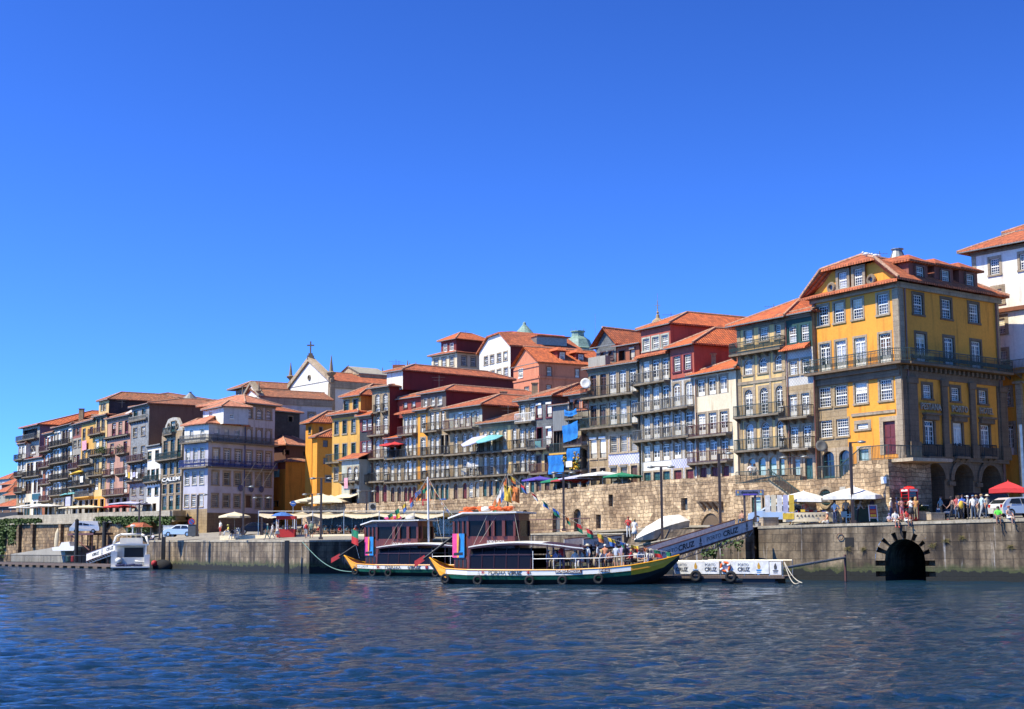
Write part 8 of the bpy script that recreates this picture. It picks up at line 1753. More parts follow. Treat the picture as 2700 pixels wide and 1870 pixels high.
pq('woman in a sleeveless white top and black skirt right of the phone box group',2404,2.6,2.8,pose='hold',top=WH,bottom=DK,hk='long',sl=True,hair='brown',skirt=True)
pq('person with a big white hat behind the phone box group',2396,3.8,3.0,pose='stand',top=(.6,.58,.55),bottom=(.4,.3,.3),hk='hat',hat=WH)
pq('man with hands on hips in a white shirt and jeans between the two parasols',2203,.8,2.3,pose='hips',top=WH,bottom=(.02,.03,.09),hair='dark',skin=1)
pq('man in a beige cap and grey shirt standing at the green bar counter',2233,2.6,-.4,pose='stand',top=(.48,.44,.42),bottom=DK,hk='cap',hat=KH,sc=1.05)
pq('man in a grey shirt leaning over the green bar counter',2262,2.2,-1.2,pose='lean',top=(.45,.42,.42),bottom=DK,hair='grey')
pq('dark haired man in white behind the green bar counter',2279,4.4,3.1,pose='stand',top=WH,bottom=DK,hair='dark')
pq('child with fair hair behind the green bar counter',2291,4.0,3.1,pose='stand',top=(.6,.55,.5),bottom=DK,hair='blond',sc=.86)
pq('tall man in a dark shirt at the right end of the green bar counter',2304,3.6,2.4,pose='stand',top=(.08,.05,.09),bottom=DN,hair='brown',skin=1,sc=1.04)
pq('person in an orange top crouching behind the market stall',2183,1.6,1.4,pose='ground',top=(.70,.32,.18),bottom=WH,hair='white')
pq('stall seller in white sitting in front of the market stall',2097,1.0,.4,pose='sit',top=WH,bottom=(.7,.3,.05),hair='dark',skin=1)
pq('person in a red and white top standing under the market stall canopy',2125,4.0,3.0,pose='stand',top=(.7,.3,.32),bottom=WH,hair='blond')
for k_,(px_,bk_,c_,hk_,l_)in enumerate(((2526,4.5,(.5,.1,.1),'short','man in a dark red shirt behind the woman in black'),(2532,3.2,(.6,.6,.62),'long','long haired woman in pale grey behind the woman in black'),(2578,5.2,(.1,.12,.2),'short','person in navy standing behind the man in the blue cap'),(2606,5.5,(.65,.55,.4),'hat','person in a sun hat and tan top right of the walking group'),(2483,4.8,(.2,.3,.35),'short','person in blue-grey at the glazed entrance under the arcade'),(2417,3.4,(.6,.3,.1),'long','woman in an orange top at the right of the phone box'),(2352,3.0,(.7,.68,.6),'cap','person in a cream shirt and cap by the left planter'))):pq(l_,px_,bk_,1.2*k_,pose=['stand','walk','hold'][k_%3],top=c_,bottom=[DN,DK,KH][k_%3],hk=hk_,hair=['dark','brown','blond'][k_%3],hat=(.7,.65,.5))
x,y=onq(2402,3.6);z=gz(x,y);t=thing('phone_box','red telephone box standing against the dark arcade','phone box',(x,y,z));ORG[t.name]=Vector((0,0,0))
RP=mat('phone_box_red',(.62,.012,.012),.35);mb=MB();mb.box(-.45,-.45,0,.45,.45,.25);mb.box(-.48,-.48,2.15,.48,.48,2.4);mb.lathe((0,0,2.4),[(.62,0),(.5,.12),(.2,.2)],4)
for sx in(-1,1):
 for sy in(-1,1):mb.box(sx*.40-.05,sy*.40-.05,.25,sx*.40+.05,sy*.40+.05,2.15)
for k in range(1,8):mb.box(-.38,-.43,.25+k*.24,.38,-.40,.27+k*.24);mb.box(-.43,-.38,.25+k*.24,-.40,.38,.27+k*.24)
mb.build('frame',RP,t);mb=MB();mb.box(-.39,-.39,.25,.39,.39,2.15);mb.build('glazing',M['glass'],t);mb=MB();mb.box(-.36,-.495,2.2,.36,-.482,2.34);mb.box(-.495,-.36,2.2,-.482,.36,2.34);mb.build('sign_strip',M['white'],t);t.rotation_euler=(0,0,.45);t.scale=(.98,)*3
for px,bk,r,h_,lab,m,n,ri in((2122,2.8,2.5,1.9,'large white square parasol over the market stall','cloth_white',4,.62),(2256,2.4,2.75,2.0,'large white square parasol over the green bar counter','cloth_white',4,.68),(2664,7.5,1.75,2.1,'bright red square parasol at the right edge','redcloth',4,.6)):
 x,y=onq(px,bk);umbrella(lab,x,y,None,r,h_,m,n,ri,.28,rz=.35,group='parasols on the right quay')
x,y=onq(2130,2.4);z=gz(x,y);t=thing('market_stall','market stall with a curved lettered counter, hanging textiles and goods','market stall',(x,y,z));ORG[t.name]=Vector((0,0,0))
mb=MB();n=16;vs=[]
for i in range(n+1):a=math.pi*(i/n);vs+=[(-1.9+3.8*i/n,-1.1-.35*math.sin(a),.15),(-1.9+3.8*i/n,-1.1-.35*math.sin(a),.85)]
mb.mesh(vs,[(2*i,2*i+2,2*i+3,2*i+1)for i in range(n)]);mb.mesh([(v[0],.4 if k%2==0 else .4,.85)for k,v in enumerate(vs)]+vs,[(2*i,2*i+2,(n+1)*2+2*i+3,(n+1)*2+2*i+1)for i in range(n)]);mb.build('counter',M['cream_canvas'],t)
mb=MB()
for i in range(9):mb.face([(-.9+i*.28,-1.47,.55),(-.76+i*.28,-1.47,.72),(-.70+i*.28,-1.47,.5)])
mb.build('counter_pattern',M['ink'],t);mb=MB();mb.box(-1.9,-1.35,.35,-1.05,-1.3,.8);mb.build('yellow_cloth',M['yellowcloth'],t)
rn=random.Random(3)
for i in range(14):
 mb=MB();q=(rn.uniform(-1.7,1.7),rn.uniform(-1.1,.1),.9);mb.box(q[0]-.16,q[1]-.12,q[2],q[0]+.16,q[1]+.12,q[2]+rn.uniform(.05,.22));mb.build('goods',M[rn.choice(['redcloth','yellowcloth','cloth_white','iron','bluecloth','orangecloth','zinc'])],t)
for k in range(5):
 mb=MB();x0=-3.2+k*.45;mb.box(x0,-.9-.1*k,.9,x0+.38,-.86-.1*k,2.2);mb.build('hanging_textile',M[['cloth_white','cream_canvas','cloth_white','lavcloth','yellowcloth'][k]],t)
mb=MB();mb.box(2.1,-.3,0,2.16,.9,2.2);mb.build('side_curtain',M['cloth_white'],t);t.rotation_euler=(0,0,-.15)
def box_thing(name,label,cat,px,bk,w,d,hgt,m,rz=.3,top=None,group=None):
 x,y=onq(px,bk);z=gz(x,y);t=thing(name,label,cat,(x,y,z),group);ORG[t.name]=Vector((0,0,0));mb=MB();mb.box(-w/2,-d/2,0,w/2,d/2,hgt);mb.build('body',M[m]if isinstance(m,str)else m,t,uv=True)
 mb=MB();mb.box(-w/2-.03,-d/2-.03,hgt,w/2+.03,d/2+.03,hgt+.05);mb.build('top',M[top or m]if isinstance(top or m,str)else m,t);t.rotation_euler=(0,0,rz);return t
box_thing('bar_counter','dark green bar counter under the white parasol','counter',2281,3.0,1.7,.7,1.05,'greenp',top='wood_boards')
x,y=onq(2305,1.9);z=gz(x,y);t=thing('menu_board','white framed menu board with food pictures by the bar counter','sign',(x,y,z));ORG[t.name]=Vector((0,0,0))
mb=MB();mb.box(-.36,-.03,.08,-.31,.03,1.3);mb.box(.31,-.03,.08,.36,.03,1.3);mb.box(-.31,-.03,1.25,.31,.03,1.3);mb.box(-.31,-.03,.3,.31,.03,.35);mb.build('frame',M['white'],t);mb=MB();mb.box(-.3,-.01,.36,.3,.01,1.24);pn=mb.build('panel',M['flower_red'],t)
for k,(a,b,m)in enumerate(((1.0,1.2,'bluecloth'),(.7,.9,'orangecloth'),(.42,.6,'yellowcloth'))):mb=MB();mb.box(-.24,-.02,a,.24,-.012,b);mb.build('picture',M[m],pn)
t.rotation_euler=(-.1,0,.3)
for k,(px,bk,w,hh,lab)in enumerate(((2429,4.4,1.1,.62,'stone planter with a shrub at the foot of the phone box'),(2349,4.6,1.2,.6,'stone planter with green leaves at the left of the phone box'))):
 t=box_thing('planter',lab,'planter',px,bk,w,.6,hh,'gran_warm');x,y=onq(px,bk);pb_=MB();rn=random.Random(k)
 for i in range(160):d=Vector((rn.gauss(0,.3),rn.gauss(0,.18),abs(rn.gauss(0,.22))));s_=.09;pb_.face([(d.x-s_,d.y,hh+d.z),(d.x,d.y-s_,hh+d.z+.05),(d.x+s_,d.y,hh+d.z),(d.x,d.y+s_,hh+d.z+.08)])
 pb_.build('shrub',M['leaf'],t)
box_thing('stone_block','white stone block on the quay before the glazed entrance','block',2469,2.6,1.15,.6,.5,'gran_warm',top='conc');box_thing('menu_stand','black lectern-like menu stand with a white sheet by the arcade','stand',2439,5.4,.5,.4,1.05,'iron',top='white')
box_thing('concrete_block','big pale concrete block at the head of the gangway','block',2028,.9,1.3,.7,.62,'gran_warm',top='conc');box_thing('concrete_block','small white kerb block right beside the gangway landing','block',2008,.7,.8,.5,.28,'conc')
for k,(px,bk)in enumerate(((2225,2.0),(2240,1.6),(2246,2.8))):
 mb=chair('',0,0,0,0);c=one('chair',['aluminium chair left of the man in the beige cap','aluminium chair nearest the quay edge by the lamp post','aluminium chair tucked at the bar counter'][k],'chair',mb,M['steel'],'bar chairs',origin=(0,0,0));x,y=onq(px,bk);put(c,x,y,rz=k*1.3)
for k,px in enumerate((2624,2630,2637,2564,2583)):
 x,y=onq(px,3.8);mb=MB();mb.tube((x,y,gz(x,y)-.1),(x,y,gz(x,y)+.75),.09,.08,8);one('bollard','short grey stone bollard on the right quay','bollard',mb,M['conc'],'stone bollards on the right quay')
x,y=onq(2045,6.0);car('hatchback_car','silver blue hatchback car parked behind the market stall',x,y,math.radians(158),(.42,.50,.62))
x,y=onq(2318,6.0);car('hatchback_car','dark grey-green hatchback car parked behind the menu board',x,y,math.radians(75),(.05,.07,.07))
x,y=onq(2512,7.5);car('hatchback_car','black car with lit-looking headlights facing out of the arcade shade',x,y,math.radians(-115),(.01,.01,.012))
x,y=onq(2688,6.2);car('hatchback_car','white car parked under the red parasol at the right edge',x,y,math.radians(20),(.75,.76,.78))
x,y=onq(2600,9.5);car('dark_van','black van in the shade behind the man in pale blue',x,y,math.radians(20),(.012,.013,.015),'van')
def lampq(label,px,ytop,back,kind,lean=0,rz=0.0):x,y=onq(px,back);z=gz(x,y)if back>1 else rtop(RQ.at(px,1390)[0]);h_=P(px,ytop,y).z-z;lamp(label,x,y,z,h_,kind,lean=lean,rz=rz)
lampq('tall brown lamp post standing at the quay edge before the bar counter',2250,1166,.6,'L')
lampq('leaning brown lamp post above the stairs left of the market stall',2102,1206,8.0,'T',lean=-.03)
def lampm(label,px,ytop,Y,kind,rz=0.0):x,y=plain(px,Y);z=gz(x,y);lamp(label,x,y,z,P(px,ytop,y).z-z,kind,rz=rz)
lampm('tall brown lamp post before the cream white house',1900,1196,119.5,'L');lampm('brown double-headed lamp post before the red-atticked white house',1746,1232,125.5,'T');lampm('dark double-headed lamp post in front of the blue tarpaulins',1487,1247,140,'T');lampm('dark double-headed lamp post right of the dark flag mast',1292,1268,164,'T')
lampm('tall dark lamp post before the mustard house and café parasols',846,1262,152,'T');lampm('shorter dark double lamp post behind the tall one at the café parasols',822,1304,176,'T');lampm('tall dark lamp post in front of the lilac house',641,1284,165,'L');lampm('thin double lamp post with pale globes before the lilac house',690,1313,182,'T');lampm('dark lamp post at the left corner of the lilac house',520,1305,181,'L')
lampm('dark lamp post before the shop house with green windows',421,1275,196,'L');lampm('thin dark lamp post by the motor yacht radar mast',366,1326,203,'L');lampm('dark lamp post with ochre bracket under the small awning house',966,1296,172,'T')
for px,Y,y0,lab in((203,214,1374,'dark pile with a white cap at the left pontoon'),(276,206,1380,'dark pile behind the white gangway')):
 a=P(px,y0,Y);mb=MB();mb.tube((a.x,a.y,-1),(a.x,a.y,a.z),.28,None,10);mb.lathe((a.x,a.y,a.z),[(.3,0),(.3,.15),(.05,.35)],10);one('pile',lab,'pile',mb,M['iron'])
a=P(2690,1120,118);lampx,lampy=a.x,a.y;lamp('grey steel pole at the right edge of the view',lampx,lampy,4.3,a.z-4.3,'none',m='steel')
f=mkfac(P(1385,1410,140),P(1555,1410,132));z=gz(f(3,-.5,0).x,f(3,-.5,0).y);rm=railing_mb([f(0,0,z),f(f.w,0,z)],1.05,1.0,0);one('railing','red-brown steel railing along the street below the big masonry wall','railing',rm,M['iron_red'])
def pm(label,px,Y,rz=0,z=None,**k):x,y=plain(px,Y);return person(label,x,y,z,rz,**k)
pm('woman in black with long hair walking beneath the masonry wall',1593,136,1.8,pose='walk',top=DK,bottom=DK,hair='red',hk='long',skin=1)
pm('woman in a red top standing at the head of the short gangway',1657,121.5,3.0,z=P(1657,1419,121.5).z-.0,pose='hold',top=RD,bottom=WH,hair='red')
pm('woman in a white dress standing beside the woman in red',1673,121,2.8,z=P(1673,1425,121).z,pose='stand',top=WH,bottom=WH,hair='blond',skirt=True,hk='long')
for k,(px,lab)in enumerate(((1764,'person with dark clothes sitting behind the covered speedboat'),(1776,'person with long brown hair sitting behind the covered speedboat'),(1753,'person with a dark cap sitting left of the pair behind the covered speedboat'))):
 x,y=plain(px,131.5);person(lab,x,y,P(px,1390,131.5).z,3.0,pose='ground',top=DK if k!=1 else(.05,.03,.02),bottom=DN,hk='long'if k==1 else'short',hair='brown')
pm('shirtless man sitting in front of the green doors near the billboard',1958,122,2.6,pose='sit',top=(.52,.28,.19),bottom=DN,skin=0,sl=True)
f=SB;q=f(-6.6,-.9,zt);person('man in a white shirt leaning on the landing railing with his partner',q.x,q.y,zt,3.0,pose='hold',top=WH,bottom=KH,hair='dark');q=f(-6.0,-.8,zt);person('woman in dark clothes embraced at the landing railing',q.x,q.y,zt,2.4,pose='stand',top=(.3,.28,.25),bottom=DK,hair='brown',hk='long',sc=.95)
rn=random.Random(21);PCOL=[(WH,'white'),(DK,'black'),(RD,'red'),((.55,.5,.45),'beige'),((.1,.2,.4),'blue'),((.6,.25,.15),'orange'),((.45,.5,.6),'pale blue'),((.3,.25,.4),'mauve')];HK=['short','long','cap','hat','short','long'];nn=0;seen=set()
spots=[]
for i in range(15):
 for j in range(3):spots.append((10.8+i*.56+rn.uniform(-.1,.1),(-1.4+j*1.1+rn.uniform(-.15,.15))*(1 if i<9 else 1-.08*(i-8))))
for i,(sx,yy)in enumerate(spots):
 if rn.random()<(.35 if sx<13 else .1):continue
 c,cn=rn.choice(PCOL);hk=rn.choice(HK);hr=rn.choice(['dark','brown','blond','grey']);q=W1(sx,yy,0);stand=rn.random()<.4
 where='rail side'if yy<-.9 else('middle of the bow'if yy<.4 else'far side');kk={'short':f'{hr} short hair','long':f'long {hr} hair','cap':'a pale cap','hat':'a straw hat'}[hk]
 person(f'boat passenger in a {cn} top with {kk}, {where}, {"standing" if stand else "seated"}',q.x,q.y,1.0 if stand else 1.12,rn.uniform(0,6.28),pose='stand'if stand else'sit',top=c,bottom=rn.choice([DN,KH,WH,DK]),hair=hr,hk=hk,hat=(.7,.62,.45)if hk=='hat'else WH,shorts=rn.random()<.5,skin=int(rn.random()<.3),group='passengers in the bow of the nearer tour boat')
CF=mkfac(P(682,1400,173),P(1160,1400,157));cz=lambda s,o:gz(CF(s,o,0).x,CF(s,o,0).y)
T=thing('café_pavilion','glass café pavilion with a flat roof against the masonry wall','pavilion',CF(30,-8,3.5));T.name='cafe_pavilion'
PV=mkfac(P(850,1400,174),P(1246,1400,160));z0=3.6;zt_=PV.at(1200,1353)[1]
ORG['cafe_pavilion']=Vector(T.location)
mb=MB();mb.fbox(PV,-.5,PV.w+.3,-6,.4,zt_,zt_+.28);mb.build('flat_roof',M['iron_grey'],T)
nb=14
for i in range(nb):
 s0=PV.w*i/nb;s1=PV.w*(i+1)/nb;mb=MB();mb.face([PV(s0+.04,0,z0),PV(s1-.04,0,z0),PV(s1-.04,0,zt_),PV(s0+.04,0,zt_)]);mb.build('glass_panel',mat('cafe_glass',(.10,.13,.11),.06,alpha=.45)if i>8 else M['boat_glass'],T)
mb=MB()
for i in range(nb+1):s0=PV.w*i/nb;mb.fbox(PV,s0-.05,s0+.05,-.05,.06,z0,zt_)
mb.fbox(PV,0,PV.w,-.04,.05,z0,z0+.2);mb.build('frame',M['zinc'],T)
lettering('café',1,PV(PV.at(1187,1374)[0],.06,PV.at(1187,1374)[1]),PV.t.to_3d(),(0,0,1),M['offwhite'],T,fit=.9,ht=.32);lettering('do cais',1,PV(PV.at(1187,1385)[0],.06,PV.at(1187,1386)[1]),PV.t.to_3d(),(0,0,1),M['offwhite'],T,fit=1.0,ht=.28)
pxs=[682,753,825,907,1000,1092,1170]
aw=thing('canvas_awning','row of sagging cream canvas awnings on thin steel posts over the café terrace','awning',CF(20,-3,3.5))
for i in range(len(pxs)-1):
 a=CF.at(pxs[i],1353);b=CF.at(pxs[i+1],1353);zz=a[1]*.5+b[1]*.5;mb=MB();vs=[]
 for u in range(9):
  for v in range(5):vs.append(CF(a[0]+(b[0]-a[0])*u/8,-v*1.8,zz-.32*math.sin(math.pi*u/8)+v*.06-.18*math.sin(math.pi*v/4)))
 fs=[(u*5+v,(u+1)*5+v,(u+1)*5+v+1,u*5+v+1)for u in range(8)for v in range(4)];mb.mesh(vs,fs);mb.mesh([p-Vector((0,0,.03))for p in vs],[tuple(reversed(q))for q in fs])
 for u in range(8):p,q=vs[u*5],vs[(u+1)*5];mb.face([p,q,q-Vector((0,0,.28+.06*math.sin(u))),p-Vector((0,0,.28))])
 mb.build('canvas',M['cream_canvas'],aw,smooth=False)
mb=MB();posts=[]
for px in pxs:
 a=CF.at(px,1350)
 for o in(0,-7.2):mb.tube(CF(a[0],o,3.2),CF(a[0],o,a[1]+.1),.05,None,6)
a=CF.at(pxs[0],1350);b=CF.at(pxs[-1],1350);mb.tube(CF(a[0],0,a[1]+.08),CF(b[0],0,b[1]+.08),.04,None,5);mb.build('steel_frame',M['steel'],aw)
mb=MB();a=CF.at(606,1424);b=CF.at(1160,1418);mb.fbox(CF,a[0],b[0],.8,1.6,3.0,4.02);one('terrace_kerb','long pale kerb edging the café terrace above the quay','kerb',mb,M['cream_canvas'])
M['wicker']=mat('wicker_chair',(.42,.28,.17),.8);M['white_chair']=mat('white_chair',(.6,.56,.52),.6)
rn=random.Random(8);base=one('cafe_chair','tan wicker café chair on the terrace under the canvas awnings','chair',chair('',0,0,0,0),M['wicker'],'chairs on the café terrace',origin=(0,0,0));nch=0
tb=MB();tb.lathe((0,0,0),[(.22,0),(.03,.03),(.03,.70),(.38,.71),(.38,.74)],14);tbl=one('cafe_table','small round café table on the terrace under the canvas awnings','table',tb,M['zinc'],'tables on the café terrace',origin=(0,0,0));ft=True
CT=[WH,DK,(.5,.4,.35),(.15,.3,.35),RD,(.6,.5,.3),(.4,.4,.45)];TC=['white','black','brown','teal','red','tan','grey']
for i,px in enumerate(np.linspace(700,930,13)):
 for row,o in enumerate((-1.0,-3.6)):
  s=CF.at(px+row*9,1420)[0];p=CF(s,o,0);z=3.74 if row==0 else max(3.74,gz(p.x,p.y));z=max(gz(p.x,p.y),3.5)
  c=tbl if ft else copy_tree(tbl);ft=False;put(c,p.x,p.y,z)
  for k in range(2):
   a=rn.uniform(-.3,.3)+k*math.pi;q=CF(s+.62*math.cos(a),o+.25*math.sin(a),z);rzz=math.atan2(CF.t.y,CF.t.x)+a+math.pi/2
   cc=base if nch==0 else copy_tree(base);nch+=1;put(cc,q.x,q.y,z,rzz)
   if rn.random()<.5:
    ci=rn.randrange(7);hk=rn.choice(HK);person(f'café guest in a {TC[ci]} top, {"front" if row == 0 else "back"} row, {["short haired","long haired","in a cap","in a hat"][["short","long","cap","hat"].index(hk)]}',q.x,q.y,z,rzz,pose='sit',top=CT[ci],bottom=rn.choice([DN,KH,DK]),hair=rn.choice(['dark','brown','blond','grey']),hk=hk,hat=WH,skin=int(rn.random()<.4),shorts=rn.random()<.5,group='guests on the café terrace')
def pc(label,px,Y,rz=0,**k):x,y=plain(px,Y);return person(label,x,y,None,rz,**k)
pc('person in teal walking past the café kiosk',706,160.5,1.4,pose='walk',top=(.02,.14,.17),bottom=(.02,.1,.12),hair='brown',hk='cap',hat=(.5,.5,.4));pc('woman in white walking left of the red kiosk',719,160,1.2,pose='walk',top=WH,bottom=GR,hair='dark');pc('woman in pale clothes walking in front of the red kiosk',732,160.5,1.6,pose='walk',top=(.6,.52,.5),bottom=WH,hair='blond',skirt=True)
pc('person seen from behind with a red backpack walking by the café',807,158,0,pose='walk',top=(.55,.55,.6),bottom=WH,shorts=True,hair='dark');x,y=plain(807,157.8);mb=MB();mb.blob((x,y,gz(x,y)+1.25),.2,8,0,(.9,.6,1.3));one('backpack','red backpack on the back of the walker by the café','backpack',mb,M['redcloth'],smooth=True)
pc('man in a green striped shirt walking away beside the red backpack',821,158,.2,pose='walk',top=(.30,.40,.28),bottom=(.1,.12,.08),shorts=True,hair='grey',sc=1.04)
pc('person in a white top and red shorts standing before the lilac house',581,171,2.4,pose='stand',top=WH,bottom=(.6,.06,.02),shorts=True,hair='brown');pc('person in a white shirt by the no-parking sign',503,178,2.8,pose='stand',top=WH,bottom=WH,hair='dark')
for k,(px,c,lab)in enumerate(((602,(.7,.6,.1),'person in a yellow top sitting by the lone cream parasol'),(612,DK,'person in black sitting by the lone cream parasol'),(620,WH,'person in white with a hat sitting at the lone cream parasol'),(632,(.6,.62,.5),'person in pale green sitting right of the lone cream parasol'))):pc(lab,px,171+k*.5,2+k,pose='sit',top=c,bottom=WH,hk='hat'if k in(0,2)else'short',hat=(.7,.65,.2),hair='brown')
x,y=plain(404,196.5);person('person in a white shirt sitting on the quay edge beside the yacht',x,y,3.65,2.6,pose='ground',top=(.55,.55,.65),bottom=DN,hair='grey')
x,y=plain(618,172);umbrella('lone cream parasol on the quay before the lilac house',x,y,None,1.9,2.6,'cream_canvas',8,.5)
x,y=plain(748,166);z=gz(x,y);t=thing('kiosk','small red and white kiosk with a blue parasol roof on the café terrace','kiosk',(x,y,z));ORG[t.name]=Vector((0,0,0));mb=MB();mb.box(-.7,-.7,0,1.3,.7,.9);mb.build('counter',M['redcloth'],t);mb=MB();mb.box(-.75,-.75,2.0,1.35,.75,2.35);mb.build('fascia',M['redcloth'],t)
mb=MB()
for sx in(-.7,.3,1.3):
 for sy in(-.7,.7):mb.box(sx-.05,sy-.05,.9,sx+.05,sy+.05,2.0)
mb.build('posts',M['white'],t);mb=MB();mb.lathe((-.2,0,2.36),[(1.3,0),(.8,.28),(.1,.45)],8);mb.build('parasol_roof',M['bluecloth'],t)
for k,(px,Y,w,hh,m,lab)in enumerate(((507,176,.9,1.3,'iron_grey','tall grey utility box by the corner lamp post'),(444,186,1.3,1.35,'banner_white','white information board on the quay beside the silver car'))):
 x,y=plain(px,Y);z=gz(x,y);mb=MB();mb.box(x-w/2,y-.3 if k==0 else y-.05,z,x+w/2,y+.3 if k==0 else y+.05,z+hh);mb.box(x-w/2-.04,y-.34 if k==0 else y-.07,z+hh,x+w/2+.04,y+.34 if k==0 else y+.07,z+hh+.06);one(['utility_box','information_board'][k],lab,['box','sign'][k],mb,M[m])
x,y=plain(477,186);car('estate_car','silver saloon car parked on the quay left of the lilac house',x,y,math.radians(165),(.55,.60,.65));x,y=plain(668,190);car('off_road_car','dark blue off-road car parked in front of the lilac house',x,y,math.radians(200),(.02,.03,.06));x,y=plain(727,226);car('hatchback_car','dark car parked at the alley mouth beside the ochre house',x,y,math.radians(90),(.02,.02,.02))
c=car('minivan','white minivan parked on the ramp at the far left',0,0,math.radians(190),(.82,.80,.76),'van',z=0);q=P(224,1406,229);c.location=q;c.scale=(.98,)*3
f=mkfac(P(60,1462,244),P(205,1437,230));mb=MB();a=f.at(70,1461);b=f.at(200,1437);mb.hexa([f(0,-3,-.5),f(f.w,-3,-.5),f(f.w,2,-.5),f(0,2,-.5),f(0,-3,a[1]),f(f.w,-3,b[1]-.1),f(f.w,2,b[1]-.1),f(0,2,a[1])]);o=mb.build('shore_ramp',M['conc'],None,uv=True);o['kind']='structure'
f=mkfac(P(188,1409,231),P(256,1409,224));mb=MB();zz=f.at(220,1406)[1];mb.fbox(f,0,f.w,-2.6,.6,zz-.3,zz-.02)
for u in(.1,.5,.9):
 for o in(-2.3,.3):mb.tube(f(f.w*u,o,-.4),f(f.w*u,o,zz-.3),.1,None,6)
mb.tube(f(f.w*.1,.3,zz-.4),f(f.w*.8,.3,zz-2.6),.1,None,5);one('steel_platform','rusty steel platform carrying the white minivan','platform',mb,M['iron_red'])
def roundsign(label,px,py,Y,r,m,z0=None,plate=None):
 q=P(px,py,Y);z=gz(q.x,q.y)if z0 is None else z0;t=thing('road_sign',label,'sign',(q.x,q.y,z));mb=MB();mb.tube((q.x,q.y+.03,z),(q.x,q.y+.03,q.z+r),.04,None,6);mb.build('post',M['steel'],t)
 mb=MB();mb.tube((q.x,q.y-.02,q.z),(q.x,q.y,q.z),r,None,18);dd=mb.build('disc',M[m[0]],t);mb=MB();mb.tube((q.x,q.y-.03,q.z),(q.x,q.y-.02,q.z),r*.72,None,18);mb.build('disc_centre',M[m[1]],dd)
 if len(m)>2:mb=MB();mb.box(q.x-r*.6,q.y-.045,q.z-r*.1,q.x+r*.6,q.y-.031,q.z+r*.1)if m[2]=='h'else mb.tube((q.x-r*.6,q.y-.04,q.z+r*.6),(q.x+r*.6,q.y-.04,q.z-r*.6),.05,None,4);mb.build('bar',M['redcloth'if m[2]!='h'else'white'],dd)
roundsign('round no-parking sign by the white-shirted person',505,1376,177.5,.42,('redcloth','bluecloth','d'));roundsign('round blue arrow sign at the alley entrance',773,1328,182,.34,('bluecloth','bluecloth','h'))
s,z=SB.at(2223,1298);t=thing('parking_sign_board','white board with a round no-parking symbol on the landing wall','sign',SB(s,.05,z));mb=MB();mb.fbox(SB,s-.3,s+.3,.02,.06,z-.42,z+.42);mb.build('board',M['offwhite'],t);mb=MB();mb.lathe((0,0,0),[(.22,0),(.22,.02)],16);mb.v=[SB(s+v[0],.065+v[2],z-.12+v[1])for v in mb.v];dd=mb.build('disc',M['redcloth'],t);mb=MB();mb.lathe((0,0,0),[(.15,0),(.15,.02)],16);mb.v=[SB(s+v[0],.09+v[2],z-.12+v[1])for v in mb.v];mb.build('disc_centre',M['bluecloth'],dd)
q0=P(1940,1307,118.5);q1=P(2014,1291,117.8);f=mkfac(q0,q1);t=thing('billboard','narrow dark blue billboard with two emblems on twin brown posts','billboard',f(1,0,4));z0=f.at(1975,1307)[1];z1=f.at(1975,1292)[1]
mb=MB();mb.fbox(f,0,f.w,0,.1,z0,z1);bb=mb.build('board',mat('billboard_blue',(.10,.11,.20),.5),t);lettering('douroacima',1,f(f.w*.5,.115,z0+(z1-z0)*.62),f.t.to_3d(),(0,0,1),M['boat_black'],bb,bold=.02,fit=f.w*.6,ht=.22)
mb=MB();mb.fbox(f,f.w*.26,f.w*.76,.1,.12,z0+.04,z0+.14);mb.build('strip',M['purplecloth'],bb);logo(bb,f,f.w*.09,(z0+z1)/2,.4,.12,'gold','turqcloth');logo(bb,f,f.w*.9,(z0+z1)/2,.4,.12,'gold','turqcloth')
mb=MB()
for u in(.3,.68):mb.fbox(f,f.w*u-.08,f.w*u+.08,-.02,.0,3.9,z0);mb.fbox(f,f.w*u-.08,f.w*u+.08,-.12,-.02,3.9,z1)
mb.build('posts',M['beam'],t)
TGp='parasols on the river wall terrace'
def pu(label,px,py,D_,r,m,n=8,ri=.4,zg=None,tilt=(0,0),group=None,pole='steel'):
 if group==TGp:D_=D(px)-3.8;zg=ZB
 if zg==7.2:D_=D(px)-8
 q=P(px,py,D_);zg=zg if zg is not None else gz(q.x,q.y,ZB);umbrella(label,q.x,q.y,zg,r,max(.6,q.z-zg-ri),m,n,ri,.12,tilt=tilt,group=group,pole=pole)
pu('purple parasol on the wall terrace left of the tarpaulins',1424,1256,149,2.0,'purplecloth',group=TGp);pu('dark green parasol below the large tarpaulin',1466,1260,148.5,1.7,'greencloth',group=TGp);pu('large white parasol right of the tarpaulins',1589,1243,142,2.7,'cloth_white',group=TGp);pu('green parasol before the blue tiled strip',1640,1246,139.5,2.0,'greencloth',group=TGp);pu('mauve parasol between the green and the white ones',1530,1252,145,2.3,'lavcloth',group=TGp);pu('dark red parasol in the shade under the tarpaulins',1500,1258,147,2.0,'flower_red',group=TGp)
for k,(px,py,r)in enumerate(((812,1312,2.4),(832,1308,2.4),(852,1303,2.4),(873,1306,2.4),(858,1314,2.2),(884,1311,2.2))):
 pu(['cream café parasol, leftmost of the cluster before the mustard house','second cream café parasol of the cluster from the left','third and highest cream café parasol of the cluster','fourth cream café parasol touching the beige awning','lower front cream café parasol in the middle of the cluster','lower front cream café parasol at the right of the cluster'][k],px,py,188-k,r,'cream_canvas',4,.6,zg=6.9,group='cream café parasols',pole='offwhite')
